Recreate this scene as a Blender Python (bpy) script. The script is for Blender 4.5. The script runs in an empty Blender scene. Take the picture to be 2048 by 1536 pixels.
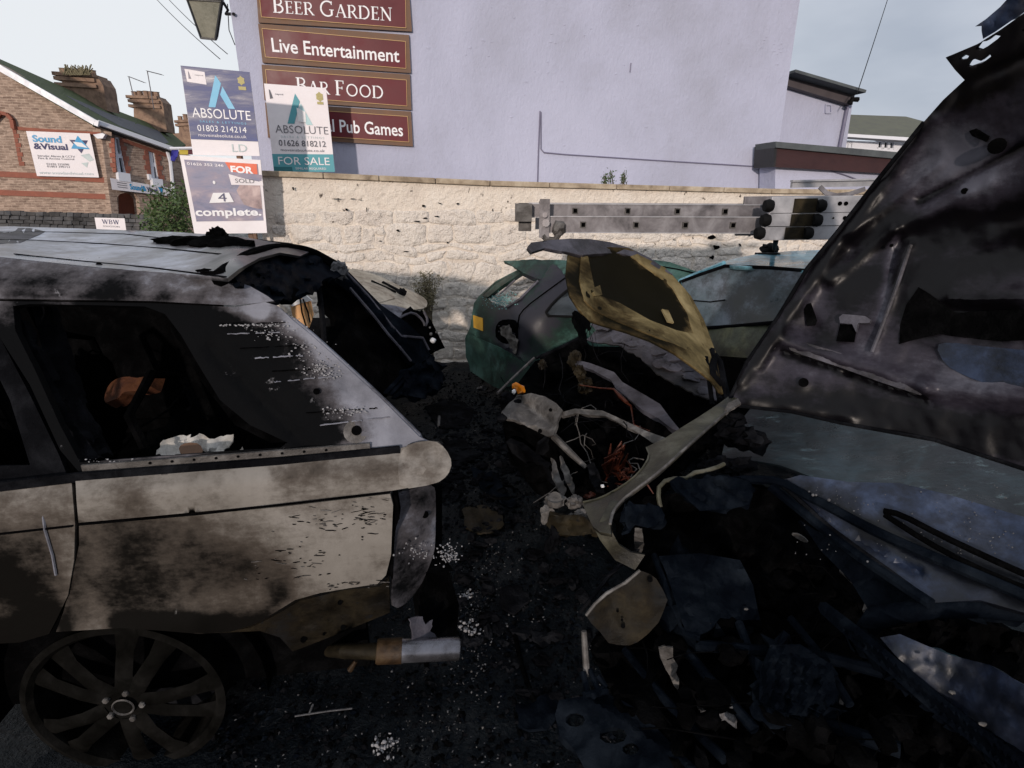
import bpy, bmesh, math, random
import numpy as np
from mathutils import Vector, noise, Matrix
from mathutils.geometry import delaunay_2d_cdt
random.seed(7)
SC = bpy.context.scene
COL = SC.collection
# ---------------------------------------------------------------- camera
CAM_H, PITCH, F = 2.0, math.radians(19), 1100.0
cam_d = bpy.data.cameras.new('camera')
cam_d.sensor_fit = 'HORIZONTAL'; cam_d.sensor_width = 36.0
cam_d.lens = 36.0 * F / 2048.0
cam_d.clip_start = 0.05; cam_d.clip_end = 1500
cam = bpy.data.objects.new('camera', cam_d); COL.objects.link(cam)
cam.location = (0, 0, CAM_H); cam.rotation_euler = (math.pi/2 - PITCH, 0, 0)
SC.camera = cam
# ---------------------------------------------------------------- world and sun
SUN_DIR = Vector((0.20, 1.0, -0.20)).normalized()      # travel direction of the low warm light
SUN_EL = math.asin(-SUN_DIR.z); SUN_AZ = math.atan2(-SUN_DIR.x, -SUN_DIR.y)
w = bpy.data.worlds.new('World'); SC.world = w; w.use_nodes = True
nt = w.node_tree; nt.nodes.clear()
def N(t, **k):
    n = nt.nodes.new(t)
    for a, b in k.items(): setattr(n, a, b)
    return n
sky = N('ShaderNodeTexSky', sky_type='NISHITA', sun_disc=False)
sky.sun_elevation = SUN_EL; sky.sun_rotation = SUN_AZ
tc = N('ShaderNodeTexCoord')
mp = N('ShaderNodeMapping'); mp.inputs['Scale'].default_value = (1.0, 1.0, 2.6)
ns = N('ShaderNodeTexNoise'); ns.inputs['Scale'].default_value = 2.8; ns.inputs['Detail'].default_value = 5; ns.inputs['Roughness'].default_value = .45
rp = N('ShaderNodeValToRGB')
rp.color_ramp.elements[0].position = .36; rp.color_ramp.elements[0].color = (4.5, 5.0, 6.0, 1)
rp.color_ramp.elements[1].position = .66; rp.color_ramp.elements[1].color = (7.4, 7.8, 8.7, 1)
sep = N('ShaderNodeSeparateXYZ')
mr = N('ShaderNodeMapRange'); mr.inputs['From Min'].default_value = .55; mr.inputs['From Max'].default_value = -.45
br = N('ShaderNodeMix', data_type='RGBA'); br.inputs[7].default_value = (9.2, 9.5, 9.9, 1)
mx = N('ShaderNodeMix', data_type='RGBA'); mx.inputs[0].default_value = .93
bg = N('ShaderNodeBackground'); bg.inputs['Strength'].default_value = 0.10
ow = N('ShaderNodeOutputWorld')
L = nt.links.new
L(tc.outputs['Generated'], mp.inputs['Vector']); L(mp.outputs[0], ns.inputs['Vector']); L(ns.outputs[0], rp.inputs[0])
L(tc.outputs['Generated'], sep.inputs[0]); L(sep.outputs[0], mr.inputs[0])
L(mr.outputs[0], br.inputs[0]); L(rp.outputs[0], br.inputs[6])
L(sky.outputs[0], mx.inputs[6]); L(br.outputs[2], mx.inputs[7]); L(mx.outputs[2], bg.inputs[0]); L(bg.outputs[0], ow.inputs[0])
sd = bpy.data.lights.new('sun', 'SUN'); sd.energy = 2.6; sd.angle = math.radians(1.5); sd.color = (1.0, .86, .75)
so = bpy.data.objects.new('sun', sd); COL.objects.link(so)
so.rotation_euler = SUN_DIR.to_track_quat('-Z', 'Y').to_euler(); so.location = (-3, -8, 6)
SC.view_settings.view_transform = 'Standard'; SC.view_settings.look = 'None'
SC.view_settings.gamma = 1; SC.view_settings.exposure = -0.1; SC.view_settings.use_curve_mapping = False
# ---------------------------------------------------------------- pixels of the photograph -> rays from the eye
CP, SP = math.cos(PITCH), math.sin(PITCH)
EYE = Vector((0, 0, CAM_H))
def ray(px, py):
    a = (px-1024)/F; b = -(py-768)/F
    return Vector((a, CP + b*SP, -SP + b*CP))
class Plane:
    def __init__(s, p, n):
        s.p = Vector(p); s.n = Vector(n).normalized()
        if s.n.dot(EYE - s.p) < 0: s.n = -s.n
    def __call__(s, px, py, off=0.0):
        r = ray(px, py); q = s.p + s.n*off
        d = r.dot(s.n)
        t = (q-EYE).dot(s.n)/d if abs(d) > 1e-6 else 5
        return EYE + r*t
def vplane(x, y, deg):                                  # vertical plane through (x, y), running at deg from the X axis
    a = math.radians(deg)
    return Plane((x, y, 0), (-math.sin(a), math.cos(a), 0))
def hplane(z): return Plane((0, 0, z), (0, 0, 1))
class TPS:                                              # smooth surface through measured points: (px, py, 'z' height | 'd' distance ahead, value)
    def __init__(s, ctl, reg=1e-3):
        P = []; T = []
        for px, py, k, v in ctl:
            r = ray(px, py)
            T.append((v-CAM_H)/r.z if k == 'z' else v/r.y)
            P.append((px/500.0, py/500.0))
        P = np.array(P); T = np.array(T); n = len(P)
        s.P = P
        s.n = n
        if n == 3:
            A = np.c_[np.ones(3), P]; s.c = np.linalg.solve(A, T); return
        D = np.linalg.norm(P[:, None]-P[None], axis=2)
        K = np.where(D > 0, D*D*np.log(D+1e-12), 0) + np.eye(n)*reg
        A = np.zeros((n+3, n+3)); A[:n, :n] = K; A[:n, n] = 1; A[:n, n+1:] = P; A[n, :n] = 1; A[n+1:, :n] = P.T
        s.w = np.linalg.solve(A, np.r_[T, 0, 0, 0])
    def t(s, px, py):
        x, y = px/500.0, py/500.0
        if s.n == 3: return s.c[0]+s.c[1]*x+s.c[2]*y
        d = np.hypot(s.P[:, 0]-x, s.P[:, 1]-y)
        return float((s.w[:s.n]*np.where(d > 0, d*d*np.log(d+1e-12), 0)).sum()+s.w[s.n]+s.w[s.n+1]*x+s.w[s.n+2]*y)
    def __call__(s, px, py, off=0.0):
        r = ray(px, py)
        return EYE + r*s.t(px, py) - r.normalized()*off
class CarSide:                                          # vertical car flank with a tumblehome profile
    def __init__(s, x, y, deg, prof):
        a = math.radians(deg); s.p = Vector((x, y, 0)); s.n = Vector((math.sin(a), -math.cos(a), 0)); s.a = Vector((math.cos(a), math.sin(a), 0))
        s.z = [q[0] for q in prof]; s.o = [q[1] for q in prof]
    def __call__(s, px, py, off=0.0):
        r = ray(px, py); o = 0.0
        for _ in range(12):
            q = s.p + s.n*(o+off)
            t = (q-EYE).dot(s.n)/r.dot(s.n)
            P = EYE + r*t
            o = .5*o+.5*float(np.interp(P.z, s.z, s.o))
        return P
def project(P):
    v = Vector(P)-EYE; dp = v.y*CP - v.z*SP; up = v.y*SP + v.z*CP
    return 1024+F*v.x/dp, 768-F*up/dp, dp
def G(px, py, z): return hplane(z)(px, py)
def D(px, py, d):
    r = ray(px, py); return EYE + r*(d/r.y)
# ---------------------------------------------------------------- things and parts
def tag(o, label=None, cat=None, group=None, kind=None):
    if label: o['label'] = label
    if cat: o['category'] = cat
    if group: o['group'] = group
    if kind: o['kind'] = kind
    return o
THINGS = []
def thing(name, label, cat, group=None):
    o = bpy.data.objects.new(name, None); o.empty_display_size = .1; COL.objects.link(o)
    tag(o, label, cat, group); THINGS.append(o)
    return o
def link(name, me, mat=None, parent=None, smooth=False, angle=40):
    o = bpy.data.objects.new(name, me); COL.objects.link(o)
    if mat:
        me.materials.clear()
        for m in (mat if isinstance(mat, (list, tuple)) else [mat]): me.materials.append(m)
    if smooth:
        for p in me.polygons: p.use_smooth = True
        me.set_sharp_from_angle(angle=math.radians(angle))
    if parent: o.parent = parent
    return o
def mesh(name, vs, fs, mat, parent=None, smooth=False, angle=40):
    me = bpy.data.meshes.new(name); me.from_pydata([tuple(v) for v in vs], [], [tuple(f) for f in fs]); me.update()
    return link(name, me, mat, parent, smooth, angle)
def inside(x, y, poly):
    c = False; j = len(poly)-1
    for i in range(len(poly)):
        xi, yi = poly[i]; xj, yj = poly[j]
        if (yi > y) != (yj > y) and x < (xj-xi)*(y-yi)/(yj-yi)+xi: c = not c
        j = i
    return c
def resample(poly, step, jag=0, seed=0, closed=True):
    out = []; n = len(poly); rnd = random.Random(seed)
    for i in range(n if closed else n-1):
        a = poly[i]; b = poly[(i+1) % n]; d = math.hypot(b[0]-a[0], b[1]-a[1]); k = max(1, int(round(d/step)))
        for j in range(k):
            t = j/k; out.append((a[0]+(b[0]-a[0])*t+rnd.uniform(-jag, jag), a[1]+(b[1]-a[1])*t+rnd.uniform(-jag, jag)))
    if not closed: out.append(poly[-1])
    return out
def smoothpoly(poly, it=2, closed=True):
    for _ in range(it):
        q = []; n = len(poly)
        rng = range(n if closed else n-1)
        if not closed: q.append(poly[0])
        for i in rng:
            a = poly[i]; b = poly[(i+1) % n]
            q.append((a[0]*.75+b[0]*.25, a[1]*.75+b[1]*.25)); q.append((a[0]*.25+b[0]*.75, a[1]*.25+b[1]*.75))
        if not closed: q.append(poly[-1])
        poly = q
    return poly
def segdist(x, y, s):
    x0, y0, x1, y1 = s[:4]; dx, dy = x1-x0, y1-y0; t = max(0, min(1, ((x-x0)*dx+(y-y0)*dy)/(dx*dx+dy*dy+1e-9)))
    return math.hypot(x-x0-t*dx, y-y0-t*dy)
def panel(name, outline, surf, mat, parent=None, holes=(), step=24, thick=.02, off=0.0, jag=0, crumple=None, ridges=(), soot=None, soot0=0.0, rnd=0, smooth=True, seed=1, angle=45, away=None):
    """sheet of metal: an outline laid on a real surface in space, with interior points, relief, holes and a thickness"""
    if rnd: outline = smoothpoly(outline, rnd)
    ol = resample(outline, step, jag, seed)
    hs = [resample(h, step, jag, seed+3+i) for i, h in enumerate(holes)]
    pts = list(ol); edges = [(i, (i+1) % len(ol)) for i in range(len(ol))]
    for h in hs:
        b = len(pts); pts += h; edges += [(b+i, b+(i+1) % len(h)) for i in range(len(h))]
    nb = len(pts)
    xs = [p[0] for p in ol]; ys = [p[1] for p in ol]
    y = min(ys)+step*.5; r = 0; rg = random.Random(seed)
    P = np.array(pts)
    while y < max(ys):
        x = min(xs)+(step*.5 if r % 2 else 0)
        while x < max(xs):
            qx, qy = x+rg.uniform(-.15, .15)*step, y+rg.uniform(-.15, .15)*step
            if inside(qx, qy, ol) and not any(inside(qx, qy, h) for h in hs) and np.min((P[:, 0]-qx)**2+(P[:, 1]-qy)**2) > (step*.35)**2:
                pts.append((qx, qy))
            x += step
        y += step*.87; r += 1
    vo, eo, fo, _, _, _ = delaunay_2d_cdt([Vector(p) for p in pts], edges, [], 0, 1e-4)
    tris = []
    for f in fo:
        cx = sum(vo[i].x for i in f)/3; cy = sum(vo[i].y for i in f)/3
        if inside(cx, cy, ol) and not any(inside(cx, cy, h) for h in hs): tris.append(tuple(f))
    used = sorted({i for f in tris for i in f}); mp_ = {v: k for k, v in enumerate(used)}
    tris = [tuple(mp_[i] for i in f) for f in tris]; pp = [vo[i] for i in used]
    V = []
    for p in pp:
        o_ = off
        if crumple:
            amp, sc = crumple
            o_ += amp*noise.fractal(Vector((p.x/sc, p.y/sc, seed*3.1)), 1.0, 2.0, 4)
        for rr in ridges:
            d = segdist(p.x, p.y, rr); k = rr[4]
            if d < k*3: o_ += rr[5]*math.exp(-(d/k)**2)
        V.append(surf(p.x, p.y, o_))
    nrm = [Vector((0, 0, 0)) for _ in V]; T2 = []
    for f in tris:
        a, b, c = (V[i] for i in f); n = (b-a).cross(c-a)
        if n.dot(EYE-a) < 0: f = (f[0], f[2], f[1]); n = -n
        T2.append(f)
        for i in f: nrm[i] += n
    tris = T2
    nv = len(V)
    if thick:
        for i in range(nv):
            n = nrm[i].normalized() if nrm[i].length > 0 else Vector((0, -1, 0))
            if away is not None: n = -Vector(away)
            V.append(V[i]-n*thick)
        ec = {}
        for f in tris:
            for k in range(3):
                a, b = f[k], f[(k+1) % 3]; ec[(a, b)] = 1
        fs = list(tris)+[(f[2]+nv, f[1]+nv, f[0]+nv) for f in tris]
        for (a, b) in ec:
            if (b, a) not in ec: fs.append((b, a, a+nv, b+nv))
    else: fs = tris
    o = mesh(name, V, fs, mat, parent, smooth, angle)
    if soot is not None or soot0:
        at = o.data.attributes.new('soot', 'FLOAT', 'POINT')
        vals = []
        for p in pp:
            s_ = soot0
            for b in (soot or []):
                if len(b) == 4: s_ += b[3]*math.exp(-((p.x-b[0])**2+(p.y-b[1])**2)/(b[2]**2))
                else: s_ += b[5]*math.exp(-(segdist(p.x, p.y, b)/b[4])**2)
            vals.append(s_)
        if thick: vals += [v+.4 for v in vals]
        at.data.foreach_set('value', vals)
    return o
def quadpx(q, u, v):                                     # bilinear inside a four-cornered outline TL,TR,BR,BL
    (ax, ay), (bx, by), (cx, cy), (dx, dy) = q
    return ((ax*(1-u)+bx*u)*(1-v)+(dx*(1-u)+cx*u)*v, (ay*(1-u)+by*u)*(1-v)+(dy*(1-u)+cy*u)*v)
def uvpoly(name, q, surf, poly, mat, parent, off=.003, thick=.0015):
    pts = [quadpx(q, u, v) for u, v in poly]; V = [surf(x, y, off) for x, y in pts]
    n = (surf(*pts[0], off+.01)-surf(*pts[0], off)).normalized()
    k = len(V); c2 = [Vector(p) for p in pts]
    vo, eo, fo, _, _, _ = delaunay_2d_cdt(c2, [(i, (i+1) % k) for i in range(k)], [], 0, 1e-5)
    fs = [tuple(f) for f in fo if inside(sum(vo[i].x for i in f)/len(f), sum(vo[i].y for i in f)/len(f), pts)]
    V = [surf(p.x, p.y, off) for p in vo]
    return mesh(name, V, fs, mat, parent)
FONT_CACHE = {}
def textgeo(s, bold=0.0, space=1.0):
    key = (s, bold, space)
    if key in FONT_CACHE: return FONT_CACHE[key]
    cu = bpy.data.curves.new('lettering', 'FONT'); cu.body = s; cu.offset = bold; cu.space_character = space; cu.resolution_u = 3
    ob = bpy.data.objects.new('lettering_tmp', cu); COL.objects.link(ob)
    bpy.context.view_layer.update()
    me = bpy.data.meshes.new_from_object(ob.evaluated_get(bpy.context.evaluated_depsgraph_get()))
    V = [(v.co.x, v.co.y) for v in me.vertices]; Fs = [tuple(p.vertices) for p in me.polygons]
    bpy.data.objects.remove(ob); bpy.data.meshes.remove(me)
    x0 = min(v[0] for v in V); x1 = max(v[0] for v in V); y0 = min(v[1] for v in V); y1 = max(v[1] for v in V)
    V = [((x-x0)/(x1-x0), 1-(y-y0)/(y1-y0)) for x, y in V]
    FONT_CACHE[key] = (V, Fs); return V, Fs
def place2d(name, geo, q, surf, mat, parent, box, off=.004):
    V, Fs = geo; u0, v0, u1, v1 = box
    return mesh(name, [surf(*quadpx(q, u0+(u1-u0)*x, v0+(v1-v0)*y), off) for x, y in V], Fs, mat, parent)
def text(s, q, surf, mat, parent, box, off=.004, bold=0.0, space=1.0, name='lettering'):
    return place2d(name, textgeo(s, bold, space), q, surf, mat, parent, box, off)
# own serif capitals: strokes of thick stems and thin hairlines
def _arc(cx, cy, rx, ry, a0, a1, n=10): return [(cx+rx*math.cos(math.radians(a0+(a1-a0)*i/n)), cy+ry*math.sin(math.radians(a0+(a1-a0)*i/n))) for i in range(n+1)]
TH, TN = .13, .05
GL = {
 'B': (.62, [([(.12, 0), (.12, 1)], TH), ([(.0, .02), (.3, .02)], TN), ([(.0, .98), (.3, .98)], TN), ([(.12, .53), (.3, .53)], TN), (_arc(.3, .76, .2, .22, -90, 90), .09), (_arc(.3, .27, .26, .25, -90, 90), .1)]),
 'E': (.56, [([(.12, 0), (.12, 1)], TH), ([(.0, .02), (.5, .02)], TN), ([(.0, .98), (.47, .98)], TN), ([(.12, .52), (.4, .52)], TN), ([(.5, 0), (.52, .2)], TN), ([(.47, 1), (.47, .82)], TN), ([(.4, .43), (.4, .61)], TN)]),
 'R': (.68, [([(.12, 0), (.12, 1)], TH), ([(.0, .02), (.25, .02)], TN), ([(.0, .98), (.3, .98)], TN), ([(.12, .48), (.3, .48)], TN), (_arc(.3, .73, .22, .25, -90, 90), .1), ([(.32, .48), (.62, .03)], .11), ([(.55, .02), (.72, .02)], TN)]),
 'G': (.82, [(_arc(.44, .5, .38, .48, 50, 310, 18), .1), ([(.68, 0.1), (.68, .42)], .11), ([(.55, .43), (.8, .43)], TN), ([(.68, .98), (.68, .76)], TN)]),
 'A': (.74, [([(.06, .0), (.36, 1)], TN), ([(.36, 1), (.66, .0)], TH), ([(.17, .35), (.55, .35)], TN), ([(-.03, .02), (.17, .02)], TN), ([(.53, .02), (.77, .02)], TN)]),
 'D': (.8, [([(.12, 0), (.12, 1)], TH), ([(.0, .02), (.35, .02)], TN), ([(.0, .98), (.35, .98)], TN), (_arc(.34, .5, .38, .48, -90, 90, 14), .11)]),
 'N': (.82, [([(.12, 0), (.12, 1)], TN), ([(.1, .98), (.68, .02)], TH), ([(.68, 0), (.68, 1)], TN), ([(.0, .02), (.24, .02)], TN), ([(0, .98), (.16, .98)], TN), ([(.56, .98), (.8, .98)], TN)]),
 'F': (.54, [([(.12, 0), (.12, 1)], TH), ([(.0, .02), (.26, .02)], TN), ([(.0, .98), (.48, .98)], TN), ([(.12, .5), (.4, .5)], TN), ([(.48, 1), (.48, .8)], TN), ([(.4, .42), (.4, .59)], TN)]),
 'O': (.86, [(_arc(.43, .5, .36, .47, 0, 360, 24), .1)]),
 'W': (1.1, [([(.1, 1), (.32, 0)], TH), ([(.32, 0), (.54, .95)], TN), ([(.54, 1), (.76, 0)], TH), ([(.76, 0), (.98, 1)], TN), ([(-.02, .98), (.22, .98)], TN), ([(.88, .98), (1.08, .98)], TN), ([(.44, .98), (.64, .98)], TN)]),
}
def serifgeo(words):                                     # words: list of (text, scale)
    V = []; Fs = []; x = 0
    for ch, sc in words:
        if ch == ' ': x += .35*sc; continue
        wd, strokes = GL[ch]
        for pts, wdt in strokes:
            for i in range(len(pts)-1):
                (ax, ay), (bx, by) = pts[i], pts[i+1]; dx, dy = bx-ax, by-ay; l = math.hypot(dx, dy)+1e-9; e = .01
                nx, ny = -dy/l*wdt/2, dx/l*wdt/2; ex, ey = dx/l*e, dy/l*e; b = len(V)
                for qx, qy in ((ax+nx-ex, ay+ny-ey), (ax-nx-ex, ay-ny-ey), (bx-nx+ex, by-ny+ey), (bx+nx+ex, by+ny+ey)):
                    V.append((x+qx*sc, qy*sc))
                Fs.append((b, b+1, b+2, b+3))
        x += (wd+.1)*sc
    x0 = min(v[0] for v in V); x1 = max(v[0] for v in V); y0 = min(v[1] for v in V); y1 = max(v[1] for v in V)
    return [((a-x0)/(x1-x0), 1-(b-y0)/(y1-y0)) for a, b in V], Fs
def serif(s, q, surf, mat, parent, box, off=.004, small=.82):
    words = []; first = True
    for ch in s:
        words.append((ch, 1.0 if first else small)); first = (ch == ' ')
    V, Fs = serifgeo(words)
    # every stroke gets its own hair of depth so crossing strokes never share a plane
    u0, v0, u1, v1 = box; P = []
    for i, (x, y) in enumerate(V): P.append(surf(*quadpx(q, u0+(u1-u0)*x, v0+(v1-v0)*y), off+(i//4 % 7)*.0004))
    return mesh('lettering', P, Fs, mat, parent)
# solids
def box_vf(c, sx, sy, sz, ax=None, ay=None, az=None):
    c = Vector(c); ax = Vector(ax or (1, 0, 0)).normalized(); ay = Vector(ay or (0, 1, 0)).normalized(); az = Vector(az or (0, 0, 1)).normalized()
    V = [c+ax*(i*sx/2)+ay*(j*sy/2)+az*(k*sz/2) for i in (-1, 1) for j in (-1, 1) for k in (-1, 1)]
    return V, [(0, 1, 3, 2), (4, 6, 7, 5), (0, 4, 5, 1), (2, 3, 7, 6), (0, 2, 6, 4), (1, 5, 7, 3)]
class MB:
    def __init__(s): s.v = []; s.f = []
    def add(s, V, Fs):
        b = len(s.v); s.v += [Vector(q) for q in V]; s.f += [tuple(i+b for i in f) for f in Fs]; return s
    def box(s, *a, **k): return s.add(*box_vf(*a, **k))
    def bar(s, a, b, w_, h_, up=(0, 0, 1)):
        a, b = Vector(a), Vector(b); x = (b-a); l = x.length; x.normalize(); y = Vector(up).cross(x)
        if y.length < 1e-4: y = Vector((0, 1, 0)).cross(x)
        y.normalize(); z = x.cross(y)
        return s.add(*box_vf((a+b)/2, l, w_, h_, x, y, z))
    def tube(s, pts, r, n=8, cap=True):
        pts = [Vector(p) for p in pts]; rs = r if isinstance(r, (list, tuple)) else [r]*len(pts); b = len(s.v)
        prev = None
        for i, p in enumerate(pts):
            d = (pts[min(i+1, len(pts)-1)]-pts[max(i-1, 0)]).normalized()
            u = d.orthogonal().normalized() if prev is None else (prev-d*prev.dot(d)).normalized()
            prev = u; v = d.cross(u)
            for k in range(n):
                a = 2*math.pi*k/n; s.v.append(p+(u*math.cos(a)+v*math.sin(a))*rs[i])
        for i in range(len(pts)-1):
            for k in range(n):
                s.f.append((b+i*n+k, b+i*n+(k+1) % n, b+(i+1)*n+(k+1) % n, b+(i+1)*n+k))
        if cap:
            s.f.append(tuple(b+k for k in reversed(range(n)))); s.f.append(tuple(b+(len(pts)-1)*n+k for k in range(n)))
        return s
    def strip(s, pts, w_, t_, nrm):                       # flat bent strap
        pts = [Vector(p) for p in pts]; nrm = Vector(nrm).normalized(); b = len(s.v); n = len(pts)
        for i, p in enumerate(pts):
            d = (pts[min(i+1, n-1)]-pts[max(i-1, 0)]).normalized(); y = nrm.cross(d).normalized(); z = d.cross(y)
            ww = w_[i] if isinstance(w_, (list, tuple)) else w_
            for a, c in ((-1, -1), (1, -1), (1, 1), (-1, 1)): s.v.append(p+y*(a*ww/2)+z*(c*t_/2))
        for i in range(n-1):
            for k in range(4): s.f.append((b+i*4+k, b+i*4+(k+1) % 4, b+(i+1)*4+(k+1) % 4, b+(i+1)*4+k))
        s.f.append((b+3, b+2, b+1, b)); e = b+(n-1)*4; s.f.append((e, e+1, e+2, e+3))
        return s
    def lump(s, c, rx, ry, rz, amp=.35, sc=2.0, sub=3, seed=0):
        bm = bmesh.new(); bmesh.ops.create_icosphere(bm, subdivisions=sub, radius=1)
        b = len(s.v); c = Vector(c)
        for v in bm.verts:
            n = noise.fractal(v.co*sc+Vector((seed*7.3, 0, seed)), 1.0, 2.0, 4)
            q = v.co*(1+amp*n); s.v.append(c+Vector((q.x*rx, q.y*ry, q.z*rz)))
        s.f += [tuple(b+v.index for v in f.verts) for f in bm.faces]; bm.free()
        return s
    def build(s, name, mat, parent=None, smooth=False, angle=40): return mesh(name, s.v, s.f, mat, parent, smooth, angle)
def bevelled(o, w_=.01, seg=2):
    m = o.modifiers.new('edge_bevel', 'BEVEL'); m.width = w_; m.segments = seg; m.limit_method = 'ANGLE'; return o
def path3(pts, surf, off=0, n=2):
    return [surf(x, y, off) for x, y in smoothpoly(pts, n, closed=False)]
# ---------------------------------------------------------------- materials
def lin(r, g, b, k=1.0):
    f = lambda c: (c/255/12.92 if c/255 <= .04045 else ((c/255+.055)/1.055)**2.4)*k
    return (f(r), f(g), f(b), 1)
MATS = {}
# colour scale per burnt finish, darkened in place of missing shade
DULL = dict(soot_black=.25, charred_grey=.26, charred_blue=.22, ash_grey=.6, burnt_cream_paint=.64, burnt_grey_paint=.76, scorched_silver_roof=1.0, heat_rusted_steel=.14, bare_steel=.36, bare_copper_wire=.12,
 scorched_golden_primer=.62, burnt_bonnet_grey=.5, soot_and_sheen_bonnet=1.0, sooted_green_glass=.6, scorched_blue_paint=.9, singed_olive_wing=.62, heat_browned_plate=.2, pale_burnt_alloy=.5, smoked_green_paint=.8,
 smoke_filmed_windscreen=.95, scorched_olive_bonnet=.7, smoked_aluminium=.62, bright_aluminium=.75, smoked_alloy=.1, scorched_orange_foam=.13, black_rubber=.35, wet_burnt_tarmac=.38, scorched_paper=.75, light_blue_paint=1.0, amber_plastic=.7)
def M(name, cols, scale=3.0, detail=8, rough=.7, bump=.25, bscale=25, metal=0.0, spec=.35, soot=None, stretch=(1, 1, 1), dist=.02, pits=None, rvar=.15, coat=0, ash=None, haze=(.36, .33, .31, 1), sootn=1.9):
    kd = DULL.get(name, 1.0); cols = [(c[0]*kd, c[1]*kd, c[2]*kd, 1) for c in cols]
    if ash: ash = (ash[0], ash[1], tuple(v*max(kd, .5) for v in ash[2][:3])+(1,))
    m = bpy.data.materials.new(name); m.use_nodes = True; t = m.node_tree; t.nodes.clear(); Lk = t.links.new
    def n(ty, **k):
        q = t.nodes.new(ty)
        for a, b in k.items(): setattr(q, a, b)
        return q
    out = n('ShaderNodeOutputMaterial'); bs = n('ShaderNodeBsdfPrincipled'); Lk(bs.outputs[0], out.inputs[0])
    tc = n('ShaderNodeTexCoord'); mp = n('ShaderNodeMapping'); mp.inputs['Scale'].default_value = stretch; Lk(tc.outputs['Object'], mp.inputs[0])
    n1 = n('ShaderNodeTexNoise'); n1.inputs['Scale'].default_value = scale; n1.inputs['Detail'].default_value = detail; n1.inputs['Roughness'].default_value = .62; n1.inputs['Distortion'].default_value = .4
    Lk(mp.outputs[0], n1.inputs['Vector'])
    cr = n('ShaderNodeValToRGB'); k = len(cols)
    for i, c in enumerate(cols):
        pos = .28+.44*(i/(k-1) if k > 1 else 0)
        e = cr.color_ramp.elements[i] if i < 2 else cr.color_ramp.elements.new(pos)
        e.position = pos; e.color = c
    if k == 1: cr.color_ramp.elements[1].color = cols[0]
    Lk(n1.outputs[0], cr.inputs[0]); col = cr.outputs[0]
    n2 = n('ShaderNodeTexNoise'); n2.inputs['Scale'].default_value = bscale; n2.inputs['Detail'].default_value = 6; n2.inputs['Roughness'].default_value = .65; Lk(mp.outputs[0], n2.inputs['Vector'])
    if soot is not None:
        at = n('ShaderNodeAttribute', attribute_name='soot'); n3 = n('ShaderNodeTexNoise'); n3.inputs['Scale'].default_value = 5.5; n3.inputs['Detail'].default_value = 10; n3.inputs['Roughness'].default_value = .72
        Lk(mp.outputs[0], n3.inputs['Vector'])
        ma = n('ShaderNodeMath', operation='MULTIPLY_ADD'); Lk(n3.outputs[0], ma.inputs[0]); ma.inputs[1].default_value = sootn; ma.inputs[2].default_value = -sootn/2
        ad = n('ShaderNodeMath', operation='ADD'); Lk(ma.outputs[0], ad.inputs[0]); Lk(at.outputs['Fac'], ad.inputs[1])
        mr = n('ShaderNodeMapRange', interpolation_type='SMOOTHSTEP'); mr.inputs['From Min'].default_value = .30; mr.inputs['From Max'].default_value = .85; Lk(ad.outputs[0], mr.inputs[0])
        nf = n('ShaderNodeTexNoise'); nf.inputs['Scale'].default_value = 22; nf.inputs['Detail'].default_value = 8; nf.inputs['Roughness'].default_value = .7; mf = n('ShaderNodeMapping'); mf.inputs['Scale'].default_value = (1, 1, 2.6); Lk(tc.outputs['Object'], mf.inputs[0]); Lk(mf.outputs[0], nf.inputs['Vector'])
        m2 = n('ShaderNodeMath', operation='MULTIPLY_ADD'); Lk(nf.outputs[0], m2.inputs[0]); m2.inputs[1].default_value = .5; m2.inputs[2].default_value = -.25
        a2 = n('ShaderNodeMath', operation='ADD'); Lk(ad.outputs[0], a2.inputs[0]); Lk(m2.outputs[0], a2.inputs[1])
        mh = n('ShaderNodeMapRange', interpolation_type='SMOOTHSTEP'); mh.inputs['From Min'].default_value = -.12; mh.inputs['From Max'].default_value = .42; Lk(a2.outputs[0], mh.inputs[0])
        hz = n('ShaderNodeMix', data_type='RGBA', blend_type='MULTIPLY'); hz.inputs[0].default_value = 1; Lk(col, hz.inputs[6]); hz.inputs[7].default_value = haze
        h2 = n('ShaderNodeMix', data_type='RGBA'); Lk(mh.outputs[0], h2.inputs[0]); Lk(col, h2.inputs[6]); Lk(hz.outputs[2], h2.inputs[7]); col = h2.outputs[2]
        Lk(a2.outputs[0], mr.inputs[0])
        mx = n('ShaderNodeMix', data_type='RGBA'); Lk(mr.outputs[0], mx.inputs[0]); Lk(col, mx.inputs[6]); mx.inputs[7].default_value = soot; col = mx.outputs[2]
    if ash:
        n5 = n('ShaderNodeTexNoise'); n5.inputs['Scale'].default_value = ash[0]; n5.inputs['Detail'].default_value = 12; n5.inputs['Roughness'].default_value = .75; Lk(mp.outputs[0], n5.inputs['Vector'])
        m5 = n('ShaderNodeMapRange'); m5.inputs['From Min'].default_value = ash[1]; m5.inputs['From Max'].default_value = ash[1]+.1; Lk(n5.outputs[0], m5.inputs[0])
        x5 = n('ShaderNodeMix', data_type='RGBA'); Lk(m5.outputs[0], x5.inputs[0]); Lk(col, x5.inputs[6]); x5.inputs[7].default_value = ash[2]; col = x5.outputs[2]
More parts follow.
